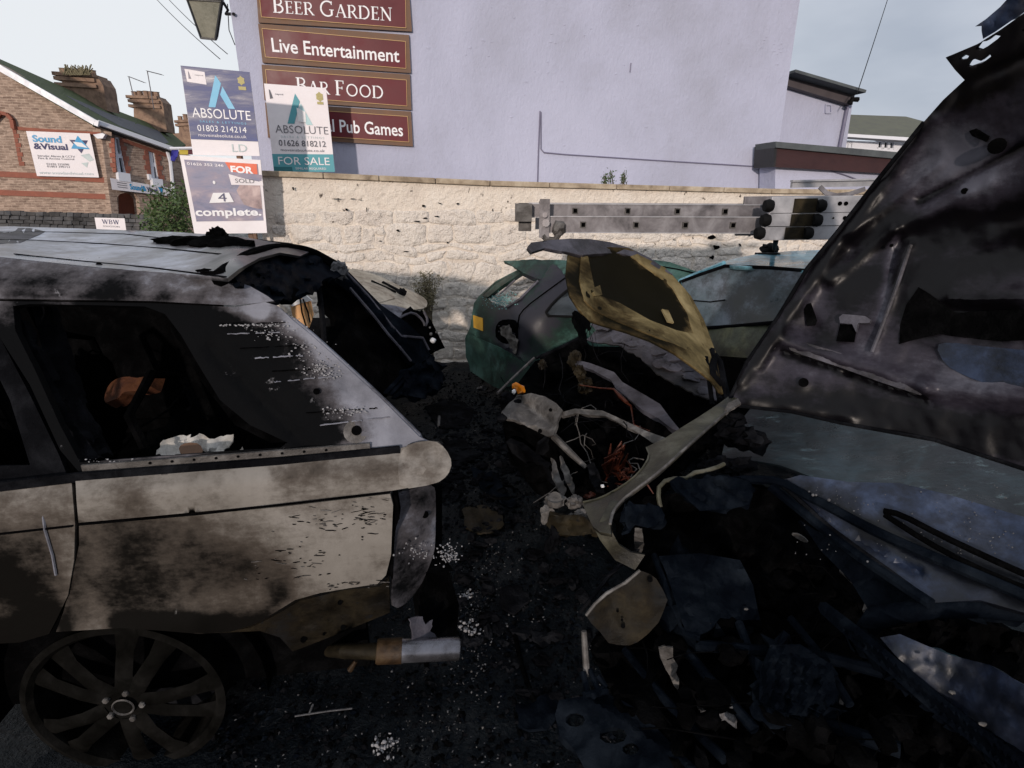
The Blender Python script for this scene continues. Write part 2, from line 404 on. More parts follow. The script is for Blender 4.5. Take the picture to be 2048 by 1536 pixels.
    if pits:
        n4 = n('ShaderNodeTexNoise'); n4.inputs['Scale'].default_value = pits[0]; n4.inputs['Detail'].default_value = 3; Lk(mp.outputs[0], n4.inputs['Vector'])
        m4 = n('ShaderNodeMapRange'); m4.inputs['From Min'].default_value = pits[1]; m4.inputs['From Max'].default_value = pits[1]+.05; Lk(n4.outputs[0], m4.inputs[0])
        x4 = n('ShaderNodeMix', data_type='RGBA'); Lk(m4.outputs[0], x4.inputs[0]); Lk(col, x4.inputs[6]); x4.inputs[7].default_value = pits[2]; col = x4.outputs[2]
    Lk(col, bs.inputs['Base Color'])
    if spec < .12: bs.inputs['IOR'].default_value = 1.12
    bs.inputs['Metallic'].default_value = metal; bs.inputs['Specular IOR Level'].default_value = spec; bs.inputs['Coat Weight'].default_value = coat
    r = n('ShaderNodeMapRange'); r.inputs['To Min'].default_value = max(0, rough-rvar); r.inputs['To Max'].default_value = min(1, rough+rvar); Lk(n1.outputs[0], r.inputs[0]); r.inputs['From Min'].default_value = .3; r.inputs['From Max'].default_value = .7
    Lk(r.outputs[0], bs.inputs['Roughness'])
    if bump:
        bp = n('ShaderNodeBump'); bp.inputs['Strength'].default_value = bump; bp.inputs['Distance'].default_value = dist
        ax = n('ShaderNodeMath', operation='ADD'); Lk(n1.outputs[0], ax.inputs[0]); Lk(n2.outputs[0], ax.inputs[1]); Lk(ax.outputs[0], bp.inputs['Height']); Lk(bp.outputs[0], bs.inputs['Normal'])
    MATS[name] = m
    return m
SOOT = (.006, .006, .0065, 1)
def g_(v, b=0.0): return (v, v, v*(1+b), 1)
m_soot = M('soot_black', [(.003, .003, .0035, 1), (.008, .008, .009, 1), (.02, .02, .022, 1)], 9, rough=.95, bump=.7, bscale=60, dist=.02, spec=.05)
m_char = M('charred_grey', [(.006, .006, .008, 1), (.02, .021, .026, 1), (.06, .063, .075, 1)], 6, rough=.7, bump=.6, bscale=45, spec=.09)
m_charb = M('charred_blue', [(.004, .006, .012, 1), (.012, .018, .03, 1), (.045, .06, .085, 1)], 6, rough=.55, bump=.4, bscale=45, spec=.07)
m_ash = M('ash_grey', [(.05, .05, .055, 1), (.14, .14, .15, 1), (.3, .3, .32, 1)], 14, rough=.85, bump=.6, bscale=60)
m_white = M('white_paint', [(.72, .72, .74, 1), (.8, .8, .82, 1)], 4, rough=.5, bump=.03)
m_print_white = M('white_print', [(.82, .82, .85, 1)], 4, rough=.5, bump=0)
m_ashwhite = M('pale_ash', [(.12, .12, .13, 1), (.34, .34, .36, 1)], 30, rough=.9, bump=.2)
m_paper = M('scorched_paper', [(.75, .74, .72, 1), (.6, .58, .55, 1), (.25, .2, .16, 1)], 7, rough=.8, bump=.3)
m_suv = M('burnt_cream_paint', [lin(122, 116, 110), lin(150, 145, 139), lin(174, 169, 164)], 2.0, sootn=1.45, spec=.1, rough=.6, bump=.15, bscale=18, soot=(.006, .0055, .005, 1), metal=.0, ash=(9, .66, (.3, .29, .28, 1)))
m_suv_grey = M('burnt_grey_paint', [lin(95, 97, 106), lin(135, 137, 148), lin(165, 168, 180)], 4.0, spec=.1, rough=.6, bump=.25, bscale=30, soot=(.0045, .0048, .0055, 1), metal=.0, ash=(14, .64, (.38, .38, .41, 1)))
m_roof = M('scorched_silver_roof', [lin(120, 124, 136), lin(160, 164, 178), lin(196, 200, 212)], 2.2, rough=.36, bump=.05, bscale=14, soot=(.02, .02, .022, 1), metal=.25, stretch=(1, .5, 1))
m_rust = M('heat_rusted_steel', [lin(50, 36, 26), lin(140, 104, 66), lin(200, 165, 115)], 10, rough=.6, bump=.3, metal=.2)
m_steel = M('bare_steel', [lin(120, 115, 115), lin(185, 185, 195), lin(220, 222, 235)], 8, rough=.3, bump=.06, metal=.85, ash=(16, .66, lin(60, 50, 45)))
m_copper = M('bare_copper_wire', [lin(90, 35, 20), lin(180, 85, 55), lin(215, 130, 95)], 30, rough=.5, bump=.2, metal=.3)
m_gold = M('scorched_golden_primer', [lin(66, 58, 42), lin(138, 122, 86), lin(196, 176, 130)], 3.0, rough=.65, bump=.12, soot=(.009, .008, .005, 1), metal=.0, spec=.08)
m_bonnetgrey = M('burnt_bonnet_grey', [lin(60, 58, 66), lin(100, 98, 110), lin(130, 128, 140)], 6, rough=.6, bump=.3, soot=SOOT)
m_bigbon = M('soot_and_sheen_bonnet', [(.07, .070, .088, 1), (.11, .110, .138, 1), (.16, .162, .20, 1)], 1.3, sootn=1.1, rough=.40, bump=.10, bscale=20, soot=(.0028, .0024, .0036, 1), metal=.12, spec=.2, rvar=.12, dist=.01, haze=(.26, .23, .26, 1))
m_glassburnt = M('sooted_green_glass', [lin(22, 34, 40), lin(44, 62, 70), lin(74, 92, 100)], 4.0, rough=.35, bump=.15, soot=(.004, .005, .008, 1), stretch=(1, 2.2, 1), ash=(6, .57, lin(100, 122, 128)))
m_blue = M('scorched_blue_paint', [lin(16, 26, 44), lin(48, 60, 86), lin(86, 98, 124)], 4.5, rough=.45, bump=.12, soot=(.003, .004, .007, 1), metal=.1)
m_olive = M('singed_olive_wing', [lin(44, 44, 38), lin(84, 82, 66), lin(130, 128, 116)], 5, rough=.55, bump=.2, bscale=30, soot=(.008, .008, .008, 1), metal=.15)
m_plate = M('heat_browned_plate', [lin(30, 26, 20), lin(76, 66, 46), lin(118, 104, 76)], 7, rough=.65, bump=.3, metal=.0, spec=.15, soot=SOOT, pits=(24, .68, SOOT))
m_palemetal = M('pale_burnt_alloy', [lin(60, 58, 56), lin(110, 106, 104), lin(165, 162, 160)], 12, rough=.6, bump=.4, metal=.2)
m_green = M('smoked_green_paint', [lin(30, 50, 46), lin(62, 96, 88), lin(92, 124, 120)], 3, rough=.5, bump=.04, soot=(.022, .022, .03, 1), metal=.0, spec=.2)
m_sky_blue = M('light_blue_paint', [lin(78, 128, 146), lin(108, 164, 184), lin(132, 186, 204)], 2, rough=.3, bump=.03, soot=(.06, .07, .075, 1), coat=.3)
m_vanglass = M('smoke_filmed_windscreen', [lin(60, 74, 82), lin(92, 106, 116), lin(118, 128, 142)], 2.6, rough=.4, bump=.03, soot=(.035, .045, .045, 1))
m_vanbon = M('scorched_olive_bonnet', [lin(48, 58, 54), lin(88, 94, 76), lin(124, 126, 94)], 4, rough=.6, bump=.2, soot=SOOT)
m_alu = M('smoked_aluminium', [lin(92, 88, 90), lin(140, 136, 140), lin(180, 178, 182)], 7, rough=.45, bump=.1, metal=.35, ash=(10, .68, lin(60, 48, 44)))
m_alubright = M('bright_aluminium', [lin(150, 150, 155), lin(200, 200, 205)], 7, rough=.4, bump=.05, metal=.3)
m_black = M('black_rubber', [(.006, .006, .007, 1), (.02, .02, .022, 1)], 20, rough=.8, bump=.3, spec=.12)
m_creamcar = M('cream_car_paint', [lin(140, 132, 118), lin(176, 168, 152), lin(196, 188, 172)], 2.5, rough=.45, bump=.05, soot=(.03, .03, .03, 1), coat=.1)
m_glass = M('dark_glass', [(.02, .025, .03, 1), (.05, .06, .07, 1)], 2, rough=.12, bump=0, spec=.6)
m_yellow = M('number_plate_yellow', [lin(190, 140, 40), lin(222, 170, 60)], 8, rough=.5, bump=.05)
m_orange = M('amber_plastic', [lin(190, 90, 10), lin(240, 150, 30)], 8, rough=.3, bump=.05)
m_lav = M('lavender_render', [lin(156, 158, 174), lin(174, 177, 198), lin(186, 189, 211)], .55, rough=.9, bump=.45, bscale=24, dist=.03, stretch=(1, 1, .6))
m_cream = M('cream_masonry_paint', [lin(226, 215, 205), lin(236, 227, 217), lin(242, 234, 226)], 1.4, rough=.85, bump=1.0, bscale=11, dist=.09, pits=(17, .72, lin(90, 80, 70)))
m_creamjoint = M('cream_joint_paint', [lin(214, 202, 190), lin(230, 219, 206), lin(236, 227, 216)], 2.4, rough=.9, bump=.9, bscale=14, dist=.05, pits=(9, .67, lin(80, 70, 62)))
m_coping = M('mossy_coping_concrete', [lin(110, 96, 80), lin(165, 150, 130), lin(200, 188, 168)], 5, rough=.9, bump=.4, bscale=40)
m_maroon = M('maroon_board', [lin(84, 18, 28), lin(98, 22, 34)], 2, rough=.45, bump=.02)
m_bronze = M('brown_timber_frame', [lin(96, 72, 56), lin(120, 92, 74)], 8, rough=.6, bump=.1)
m_goldline = M('gold_line', [lin(196, 160, 110)], 2, rough=.5, bump=0)
m_navy = M('navy_print', [lin(50, 56, 92), lin(66, 74, 118), lin(96, 104, 150)], 3, rough=.45, bump=.05, stretch=(.5, 1, 3))
m_cyan = M('pale_cyan_print', [lin(110, 178, 214), lin(134, 196, 228)], 3, rough=.5, bump=0)
m_teal = M('teal_print', [lin(70, 140, 152), lin(90, 160, 172)], 3, rough=.5, bump=0)
m_tealdark = M('dark_teal_print', [lin(44, 108, 116)], 3, rough=.5, bump=0)
m_paleteal = M('pale_teal_print', [lin(176, 208, 212)], 3, rough=.5, bump=0)
m_grey_print = M('grey_print', [lin(96, 96, 104)], 3, rough=.5, bump=0)
m_light_grey_print = M('light_grey_print', [lin(182, 196, 198)], 3, rough=.5, bump=0)
m_offwhite = M('offwhite_board', [lin(222, 216, 220), lin(236, 232, 236)], 5, rough=.5, bump=.08, bscale=12)
m_orange_print = M('orange_print', [lin(216, 96, 66), lin(226, 112, 80)], 3, rough=.5, bump=0)
m_photo = M('blurred_photo_print', [lin(84, 86, 108), lin(122, 124, 150), lin(150, 142, 158), lin(190, 176, 180)], 5.5, rough=.5, bump=.12, bscale=6, stretch=(.6, 1, 1.5))
m_photo2 = M('pinkish_photo_print', [lin(104, 92, 96), lin(168, 146, 146), lin(206, 186, 182)], 9, rough=.5, bump=.1, bscale=10)
m_eaves = M('weathered_eaves', [lin(66, 60, 64), lin(84, 78, 82)], 5, rough=.7, bump=.1)
m_quoin = M('red_brick_quoin', [lin(130, 80, 66), lin(154, 98, 82)], 5, rough=.85, bump=.2)
m_slate = M('green_mossed_slate', [lin(44, 52, 36), lin(64, 76, 46), lin(82, 94, 60)], 2.5, rough=.85, bump=.3)
m_slategrey = M('grey_slate', [lin(60, 62, 70), lin(84, 86, 94)], 3, rough=.7, bump=.2)
m_chim = M('weathered_chimney_brick', [lin(92, 74, 64), lin(136, 112, 96), lin(158, 134, 114)], 4, rough=.9, bump=.5)
m_stone = M('dark_stone_wall', [lin(48, 48, 50), lin(78, 78, 80), lin(104, 102, 102)], 2.2, rough=.9, bump=.6, bscale=12)
m_upvc = M('white_upvc', [lin(220, 222, 230)], 4, rough=.4, bump=0)
m_fascia = M('brown_fascia', [lin(50, 30, 32), lin(62, 38, 40)], 5, rough=.6, bump=.1)
m_darkroof = M('dark_grey_roofing', [lin(66, 70, 74), lin(92, 98, 100)], 4, rough=.8, bump=.3)
m_farroof = M('grey_green_tiles', [lin(84, 84, 76), lin(106, 108, 94)], 3, rough=.85, bump=.3)
m_ochre = M('ochre_brown_lantern', [lin(96, 96, 84), lin(128, 126, 112)], 6, rough=.4, bump=.1)
m_blackmetal = M('black_painted_iron', [(.012, .012, .013, 1), (.03, .03, .032, 1)], 10, rough=.4, bump=.1)
m_leaf = M('green_leaves', [(.03, .055, .018, 1), (.06, .10, .03, 1), (.10, .14, .05, 1)], 12, rough=.6, bump=0)
m_dryleaf = M('dry_olive_leaves', [(.10, .085, .05, 1), (.17, .15, .09, 1), (.22, .2, .13, 1)], 12, rough=.8, bump=0)
m_twig = M('brown_twig', [(.06, .045, .03, 1), (.12, .1, .07, 1)], 12, rough=.8, bump=.1)
m_ground = M('wet_burnt_tarmac', [(.002, .005, .010, 1), (.007, .013, .020, 1), (.030, .036, .044, 1)], 2.4, rough=.45, bump=.8, bscale=40, dist=.03, spec=.13, rvar=.35, ash=(11, .68, (.05, .05, .055, 1)))
m_cable = M('grey_cable', [lin(110, 108, 130)], 4, rough=.6, bump=0)
def brickmat(name, deg):
    m = bpy.data.materials.new(name); m.use_nodes = True; t = m.node_tree; Lk = t.links.new; bs = t.nodes['Principled BSDF']
    tc = t.nodes.new('ShaderNodeTexCoord'); mp = t.nodes.new('ShaderNodeMapping'); mp.vector_type = 'TEXTURE'; mp.inputs['Rotation'].default_value = (0, 0, math.radians(deg))
    Lk(tc.outputs['Object'], mp.inputs[0]); sx = t.nodes.new('ShaderNodeSeparateXYZ'); cx = t.nodes.new('ShaderNodeCombineXYZ'); Lk(mp.outputs[0], sx.inputs[0]); Lk(sx.outputs[0], cx.inputs[0]); Lk(sx.outputs[2], cx.inputs[1])
    b = t.nodes.new('ShaderNodeTexBrick'); b.inputs['Scale'].default_value = 1; b.inputs['Brick Width'].default_value = .23; b.inputs['Row Height'].default_value = .076; b.inputs['Mortar Size'].default_value = .008
    b.inputs['Color1'].default_value = lin(136, 118, 106); b.inputs['Color2'].default_value = lin(166, 148, 134); b.inputs['Mortar'].default_value = lin(178, 162, 148); Lk(cx.outputs[0], b.inputs['Vector'])
    n = t.nodes.new('ShaderNodeTexNoise'); n.inputs['Scale'].default_value = 5; n.inputs['Detail'].default_value = 9; n.inputs['Roughness'].default_value = .7
    mp2 = t.nodes.new('ShaderNodeMapping'); mp2.inputs['Scale'].default_value = (1, 1, 3); Lk(tc.outputs['Object'], mp2.inputs[0]); Lk(mp2.outputs[0], n.inputs['Vector'])
    r = t.nodes.new('ShaderNodeValToRGB'); r.color_ramp.elements[0].position = .33; r.color_ramp.elements[0].color = (.55, .5, .48, 1); r.color_ramp.elements[1].position = .66; r.color_ramp.elements[1].color = (1.35, 1.3, 1.28, 1); Lk(n.outputs[0], r.inputs[0])
    mx = t.nodes.new('ShaderNodeMix'); mx.data_type = 'RGBA'; mx.blend_type = 'MULTIPLY'; mx.inputs[0].default_value = 1; Lk(b.outputs[0], mx.inputs[6]); Lk(r.outputs[0], mx.inputs[7]); Lk(mx.outputs[2], bs.inputs['Base Color'])
    bs.inputs['Roughness'].default_value = .9
    bp = t.nodes.new('ShaderNodeBump'); bp.inputs['Strength'].default_value = .5; bp.inputs['Distance'].default_value = .01; Lk(b.outputs[1], bp.inputs['Height']); bp.invert = True; Lk(bp.outputs[0], bs.inputs['Normal'])
    return m
# ================================================================ ground
def ground_h(x, y):
    d = math.hypot(x-.1, y-3.5)
    k = max(0.0, 1-d/6.0)
    return -.15+k*.035*noise.fractal(Vector((x*2.1, y*2.1, 1.3)), 1.0, 2.0, 5)+k*.014*noise.fractal(Vector((x*11, y*11, 4)), 1.0, 2.0, 3)
gx = sorted(set([-400, -120, -40, -15, -8, -5] + [round(-4+.05*i, 3) for i in range(161)] + [5, 8, 15, 40, 120, 400]))
gy = sorted(set([-200, -60, -20, -6, -2] + [round(-1+.05*i, 3) for i in range(181)] + [9, 12, 20, 60, 200, 700]))
gv = [(x, y, ground_h(x, y)) for y in gy for x in gx]; nx = len(gx)
gf = [(j*nx+i, j*nx+i+1, (j+1)*nx+i+1, (j+1)*nx+i) for j in range(len(gy)-1) for i in range(nx-1)]
tag(mesh('ground', gv, gf, m_ground, smooth=True, angle=80), kind='structure')
# ================================================================ pub building, lavender render
WALLDEG = 10
PUB = vplane(0, 8.6, WALLDEG)
wd = Vector((math.cos(math.radians(WALLDEG)), math.sin(math.radians(WALLDEG)), 0)); wn = Vector((wd.y, -wd.x, 0))
pub = thing('pub_building', 'tall lavender rendered pub gable wall rising behind the cream stone wall', 'building')
def pubpt(px, py):
    P = PUB(px, py); return (P-PUB.p).dot(wd)
s0, s1 = pubpt(468, 70), pubpt(1578, 150)
def bl(plane_p, s, z, off=0.0): return plane_p + wd*s + wn*off + Vector((0, 0, z))
P0 = Vector(PUB.p)
def wallbox(mb, s0, s1, z0, z1, front, back): 
    c = bl(P0, (s0+s1)/2, (z0+z1)/2, (front-back)/2); return mb.box(c, s1-s0, front+back, z1-z0, wd, wn, (0, 0, 1))
mb = MB(); wallbox(mb, s0, s1, -.2, 7.5, 0, 7); mb.build('wall', m_lav, pub)
# blistered render patches, raised a few millimetres
rb = random.Random(5); mb = MB()
for _ in range(70):
    px, py = rb.choice([(rb.uniform(850, 1560), rb.uniform(5, 340)), (rb.gauss(1560, 22), rb.gauss(95, 12)), (rb.gauss(1080, 90), rb.gauss(110, 50))])
    if px > 1568 or py < 2 or py > 345: continue
    p = PUB(px, py, .0); r = rb.uniform(.008, .035); n = rb.randint(5, 8); V = [p+wn*.006]; 
    for k in range(n):
        a = k*6.28/n; q = r*rb.uniform(.5, 1.1); V.append(p+wd*math.cos(a)*q*1.3+Vector((0, 0, math.sin(a)*q*.7))+wn*.001)
    mb.add(V, [(0, 1+k, 1+(k+1) % n) for k in range(n)])
o = mb.build('render_blister', m_lav, pub); o['kind'] = 'stuff'
mb = MB(); pts = [(1082, 224), (1082, 298), (1088, 305), (1130, 309), (1300, 320), (1480, 331), (1556, 336)]
mb.tube([PUB(x, y, .012) for x, y in pts], .009, 6); mb.tube([PUB(x, y, .012) for x, y in [(1080, 222), (1077, 300), (1075, 372)]], .010, 6)
mb.build('cable', m_cable, pub, smooth=True)
mb = MB(); mb.tube([PUB(1262, 126, .02), PUB(1260, 144, .02)], .008, 5); mb.build('wall_hook', m_cable, pub)
# ---------------------------------------------------------------- four maroon signs
def pubsign(q, inner, label, draw):
    t = thing('pub_sign', label, 'sign', 'maroon pub signs on the lavender wall')
    V = [PUB(x, y, o) for o in (.002, .045) for x, y in q]
    mesh('frame', V, [(4, 5, 6, 7), (3, 2, 1, 0), (0, 1, 5, 4), (1, 2, 6, 5), (2, 3, 7, 6), (3, 0, 4, 7)], m_bronze, t)
    V = [PUB(x, y, o) for o in (.046, .052) for x, y in inner]
    mesh('panel', V, [(4, 5, 6, 7), (0, 1, 5, 4), (1, 2, 6, 5), (2, 3, 7, 6), (3, 0, 4, 7)], m_maroon, t)
    mb = MB()
    for i in range(4):
        a, b = inner[i], inner[(i+1) % 4]; mb.bar(PUB(*a, .054), PUB(*b, .054), .006, .010, wn)
    mb.build('gold_border', m_goldline, t)
    draw(t, inner)
    return t
pubsign([(511, -38), (818, -22), (824, 63), (517, 45)], [(517, -29), (811, -13), (812, 56), (523, 34)], 'maroon sign reading BEER GARDEN, topmost of the four on the wall',
        lambda t, q: serif('BEER GARDEN', q, PUB, m_print_white, t, (.085, .34, .905, .84), .056))
pubsign([(516, 47), (818, 70), (822, 146), (525, 125)], [(524, 57), (811, 83), (812, 137), (531, 114)], 'maroon sign reading Live Entertainment, second from the top',
        lambda t, q: text('Live Entertainment', q, PUB, m_print_white, t, (.055, .30, .955, .80), .056, bold=.012))
pubsign([(523, 129), (820, 149), (823, 220), (529, 200)], [(531, 139), (813, 160), (814, 212), (536, 191)], 'maroon sign reading BAR FOOD, third down, partly behind the white sale board',
        lambda t, q: serif('BAR FOOD', q, PUB, m_print_white, t, (.21, .20, .83, .80), .056))
pubsign([(530, 205), (822, 223), (826, 293), (536, 275)], [(538, 214), (815, 233), (818, 284), (543, 266)], 'maroon sign reading Traditional Pub Games, lowest of four, half hidden by the sale board',
        lambda t, q: text('Traditional Pub Games', q, PUB, m_print_white, t, (.02, .30, .96, .80), .056, bold=.012))
# ---------------------------------------------------------------- lantern on its bracket
lt = thing('wall_lantern', 'black framed tapering wall lantern hanging at the left edge of the pub', 'lantern')
d_ = 8.2; TOPq = [D(374, -2, d_-.13), D(443, 2, d_-.13), D(446, -4, d_+.2), D(384, -8, d_+.2)]
BOTq = [D(402, 76, d_-.07), D(431, 79, d_-.07), D(434, 74, d_+.07), D(406, 71, d_+.07)]
for i in range(4):
    a, b, c, e = TOPq[i], TOPq[(i+1) % 4], BOTq[(i+1) % 4], BOTq[i]; mesh('glass_pane', [a, b, c, e], [(0, 1, 2, 3)], m_ochre, lt)
mb = MB()
for i in range(4):
    mb.bar(TOPq[i], BOTq[i], .022, .022); mb.bar(TOPq[i], TOPq[(i+1) % 4], .03, .03); mb.bar(BOTq[i], BOTq[(i+1) % 4], .022, .022)
cT = sum(TOPq, Vector())/4; cB = sum(BOTq, Vector())/4; up = (cT-cB).normalized()
mb.add(BOTq, [(3, 2, 1, 0)])
mb.build('frame', m_blackmetal, lt)
mb = MB(); tt = cT+up*.16; V = [p+(p-cT)*.15+up*.01 for p in TOPq]+[tt]; mb.add(V, [(0, 1, 4), (1, 2, 4), (2, 3, 4), (3, 0, 4), (3, 2, 1, 0)]); mb.tube([tt, tt+up*.08], [.04, .015], 8)
mb.build('cap', m_blackmetal, lt)
mb = MB(); e0 = D(446, 4, d_); w0 = PUB(470, 30, .0); mb.tube([e0, D(456, 20, d_+.05), D(452, 28, d_+.05), w0+wn*.04], .018, 8); mb.tube([tt+up*.06, tt+up*.2, Vector(w0)+Vector((0, 0, .9))], .018, 8); mb.tube([D(455, 8, d_), D(458, 60, d_+.2), D(470, 90, 8.5)], .006, 5)
mb.build('bracket', m_blackmetal, lt, smooth=True)
# ---------------------------------------------------------------- rear extension, lean-to, far house
EXT = vplane(0, 9.1, WALLDEG)
ex = thing('pub_extension', 'low lavender extension with sloping brown eaves beside the pub wall', 'building')
panel('wall', [(1560, 165), (1706, 200), (1676, 400), (1540, 400)], EXT, m_lav, ex, step=40, thick=3.0, away=-wn, smooth=False)
panel('eaves_board', [(1573, 150), (1711, 187), (1703, 210), (1573, 171)], EXT, m_eaves, ex, step=60, thick=.14, off=.14, smooth=False, away=-wn)
mb = MB(); a, b = EXT(1574, 147, .2), EXT(1713, 187, .2); mb.bar(a-wn*1.6, b-wn*1.6, 3.6, .04, (wn+Vector((0, 0, 0))).cross(b-a).normalized() if False else (0, 0, 1)); mb.build('roof', m_darkroof, ex)
mb = MB(); mb.tube([EXT(1700, 208, .25), EXT(1704, 199, .25), EXT(1716, 199, .25)], .04, 6); mb.build('gutter_end', m_black, ex)
mb = MB(); mb.tube([EXT(1695, 212, .03), EXT(1679, 294, .03), EXT(1676, 380, .03)], .03, 6); mb.build('downpipe', m_cable, ex)
mb = MB(); v = [EXT(x, y, .012) for x, y in [(1651, 210), (1662, 210), (1662, 226), (1651, 226)]]
for i in range(4): mb.bar(v[i], v[(i+1) % 4], .02, .03, wn)
mb.build('vent_frame', m_lav, ex)
LEAN = vplane(0, 8.0, WALLDEG)
ln_ = thing('lean_to_roof', 'flat roofed lean-to with brown fascia against the pub wall', 'roof')
qf = [(1553, 293), (1870, 323), (1860, 352), (1548, 334)]
panel('fascia', qf, LEAN, m_fascia, ln_, step=60, thick=.03, smooth=False, away=-wn)
panel('roof_edge', [(1551, 283), (1874, 311), (1872, 325), (1552, 295)], LEAN, m_darkroof, ln_, step=60, thick=.5, off=.05, smooth=False, away=-wn)
panel('end_board', [(1549, 288), (1555, 288), (1551, 334), (1547, 334)], LEAN, m_blackmetal, ln_, step=60, thick=.5, off=.01, smooth=False, away=-wn)
panel('lower_wall', [(1551, 334), (1870, 352), (1870, 440), (1549, 430)], LEAN, m_lav, ln_, step=60, thick=.4, off=-.12, smooth=False, away=-wn)
mb = MB(); mb.tube([LEAN(x, y, -.10) for x, y in [(1660, 341), (1690, 350), (1712, 358)]], .008, 5); mb.build('cable', m_cable, ln_)
FAR = vplane(14, 24, 4)
fh = thing('far_house', 'distant white house with grey green tiled roof beyond the extension', 'house')
fn_ = Vector((math.sin(math.radians(4)), -math.cos(math.radians(4)), 0))
panel('wall', [(1640, 280), (1990, 290), (1990, 420), (1640, 420)], FAR, m_upvc, fh, step=80, thick=6, smooth=False, away=-fn_, holes=[[(1754, 281), (1789, 282), (1788, 300), (1752, 298)], [(1692, 284), (1706, 285), (1704, 300), (1690, 299)]])
FR = TPS([(1640, 228, 'd', 28), (1990, 250, 'd', 28), (1640, 266, 'd', 24.5), (1990, 280, 'd', 24.5)])
panel('roof', [(1640, 227), (1812, 233), (1860, 246), (1990, 262), (1990, 285), (1640, 264)], FR, m_farroof, fh, step=30, thick=.2, smooth=False)
panel('eaves_board', [(1640, 264), (1990, 285), (1990, 293), (1640, 270)], FAR, m_upvc, fh, step=80, thick=.3, off=.4, smooth=False, away=-fn_)
panel('gutter', [(1640, 271), (1990, 294), (1990, 296), (1640, 273)], FAR, m_slategrey, fh, step=80, thick=.2, off=.45, smooth=False, away=-fn_)
for q in ([(1754, 281), (1789, 282), (1788, 300), (1752, 298)], [(1692, 284), (1706, 285), (1704, 300), (1690, 299)]):
    wq = panel('window', q, FAR, m_glass, fh, step=60, thick=.05, off=-.15, smooth=False, away=-fn_); mb = MB()
    v = [FAR(x, y, -.06) for x, y in q]
    for i in range(4): mb.bar(v[i], v[(i+1) % 4], .12, .09, fn_)
    for u in ((.33, .66) if q[0][0] > 1700 else (.5,)): mb.bar(v[0].lerp(v[1], u), v[3].lerp(v[2], u), .12, .09, fn_)
    mb.build('frame', m_upvc, wq)
# ---------------------------------------------------------------- overhead wires
def wire(pts, label, r=.012):
    mb = MB(); P = [D(*p) for p in pts]; Q = []
    for i in range(13):
        t = i/12; k = t*(len(P)-1); a = int(min(k, len(P)-2)); q = P[a].lerp(P[a+1], k-a); q = q-Vector((0, 0, .04*4*t*(1-t))); Q.append(q)
    mb.tube(Q, r, 5); o = mb.build('overhead_wire', m_black); tag(o, label, 'wire'); return o
wire([(1800, -80, 16), (1714, 187, 9.3)], 'thin wire running up from the extension gutter to the sky at right', .007)
wire([(296, -20, 14), (440, 118, 9)], 'upper of two telephone wires crossing the sky left of the lantern', .006)
wire([(320, -20, 14), (455, 108, 9)], 'lower right of two telephone wires passing behind the lantern', .006)
# ================================================================ brick building on the left
GDEG, FDEG = 14, 62
C0 = D(222, 330, 20)
GAB = vplane(C0.x, C0.y, GDEG); FAC = vplane(C0.x, C0.y, FDEG)
gn = GAB.n; fn2 = FAC.n
m_bg = brickmat('buff_brick_gable', GDEG); m_bf = brickmat('buff_brick_front', FDEG)
bb = thing('brick_building', 'buff and red brick building with mossy slate roof across the road at left', 'building')
panel('gable_wall', [(-260, 60), (-60, 100), (10, 134), (190, 243), (223, 262), (231, 470), (-260, 470)], GAB, m_bg, bb, step=80, thick=.35, smooth=False, away=-gn)
W1 = [(225, 273), (238, 275), (253, 350), (236, 348)]; W2 = [(297, 297), (307, 298.5), (318, 361), (304.5, 360)]
DOOR = [(234, 395), (240, 388), (256, 384), (270, 388), (278, 398), (283, 445), (238, 445)]
panel('front_wall', [(200, 250), (345, 298), (384, 312), (430, 330), (440, 470), (229, 470)], FAC, m_bf, bb, holes=[W1, W2, DOOR], step=60, thick=.35, smooth=False, away=-fn2)
for q in (W1, W2):
    wq = panel('window', q, FAC, m_glass, bb, step=90, thick=.03, off=-.16, smooth=False, away=-fn2); mb = MB(); v = [FAC(x, y, -.08) for x, y in q]
    for i in range(4): mb.bar(v[i], v[(i+1) % 4], .14, .12, fn2)
    mb.bar(v[0].lerp(v[3], .5), v[1].lerp(v[2], .5), .14, .10, fn2); mb.build('frame', m_upvc, wq)
    mb = MB(); a, b = FAC(q[3][0]-2, q[3][1]+5, .06), FAC(q[2][0]+5, q[2][1]+6, .06); mb.bar(a, b, .2, .28, (0, 0, 1)); mb.build('sill', m_upvc, wq)
panel('door_recess', [(232, 380), (285, 382), (290, 448), (236, 448)], FAC, m_quoin, bb, step=90, thick=.1, off=-.9, smooth=False, away=-fn2)
# toothed red quoins and string courses, proud of the buff brick
def quoins(pl, nrm, pairs, w_=.32):
    for k, (x, y0, y1, dx0, dx1) in enumerate(pairs):
        n = max(2, int((y1-y0)/9)); 
        for i in range(n):
            ya = y0+(y1-y0)*i/n; yb = y0+(y1-y0)*(i+1)/n; xa = x+dx0*i/n; wv = 11 if i % 2 else 7
            sgn = 1 if dx1 > 0 else -1
            v = [pl(*p, .02) for p in [(xa, ya), (xa+sgn*wv, ya+.5), (xa+sgn*wv+1, yb-.6), (xa+1, yb-.6)]]
            V = v+[p-nrm*.05 for p in v]; mesh('quoin', V, [(0, 1, 2, 3), (7, 6, 5, 4), (0, 4, 5, 1), (1, 5, 6, 2), (2, 6, 7, 3), (3, 7, 4, 0)], m_quoin, bb)
quoins(GAB, gn, [(25, 258, 332, 14, 1), (228, 276, 345, 4, -1)])
quoins(FAC, fn2, [(240, 282, 352, 15, 1), (310, 302, 360, 9, 1), (296, 300, 350, 7, -1)], .3)
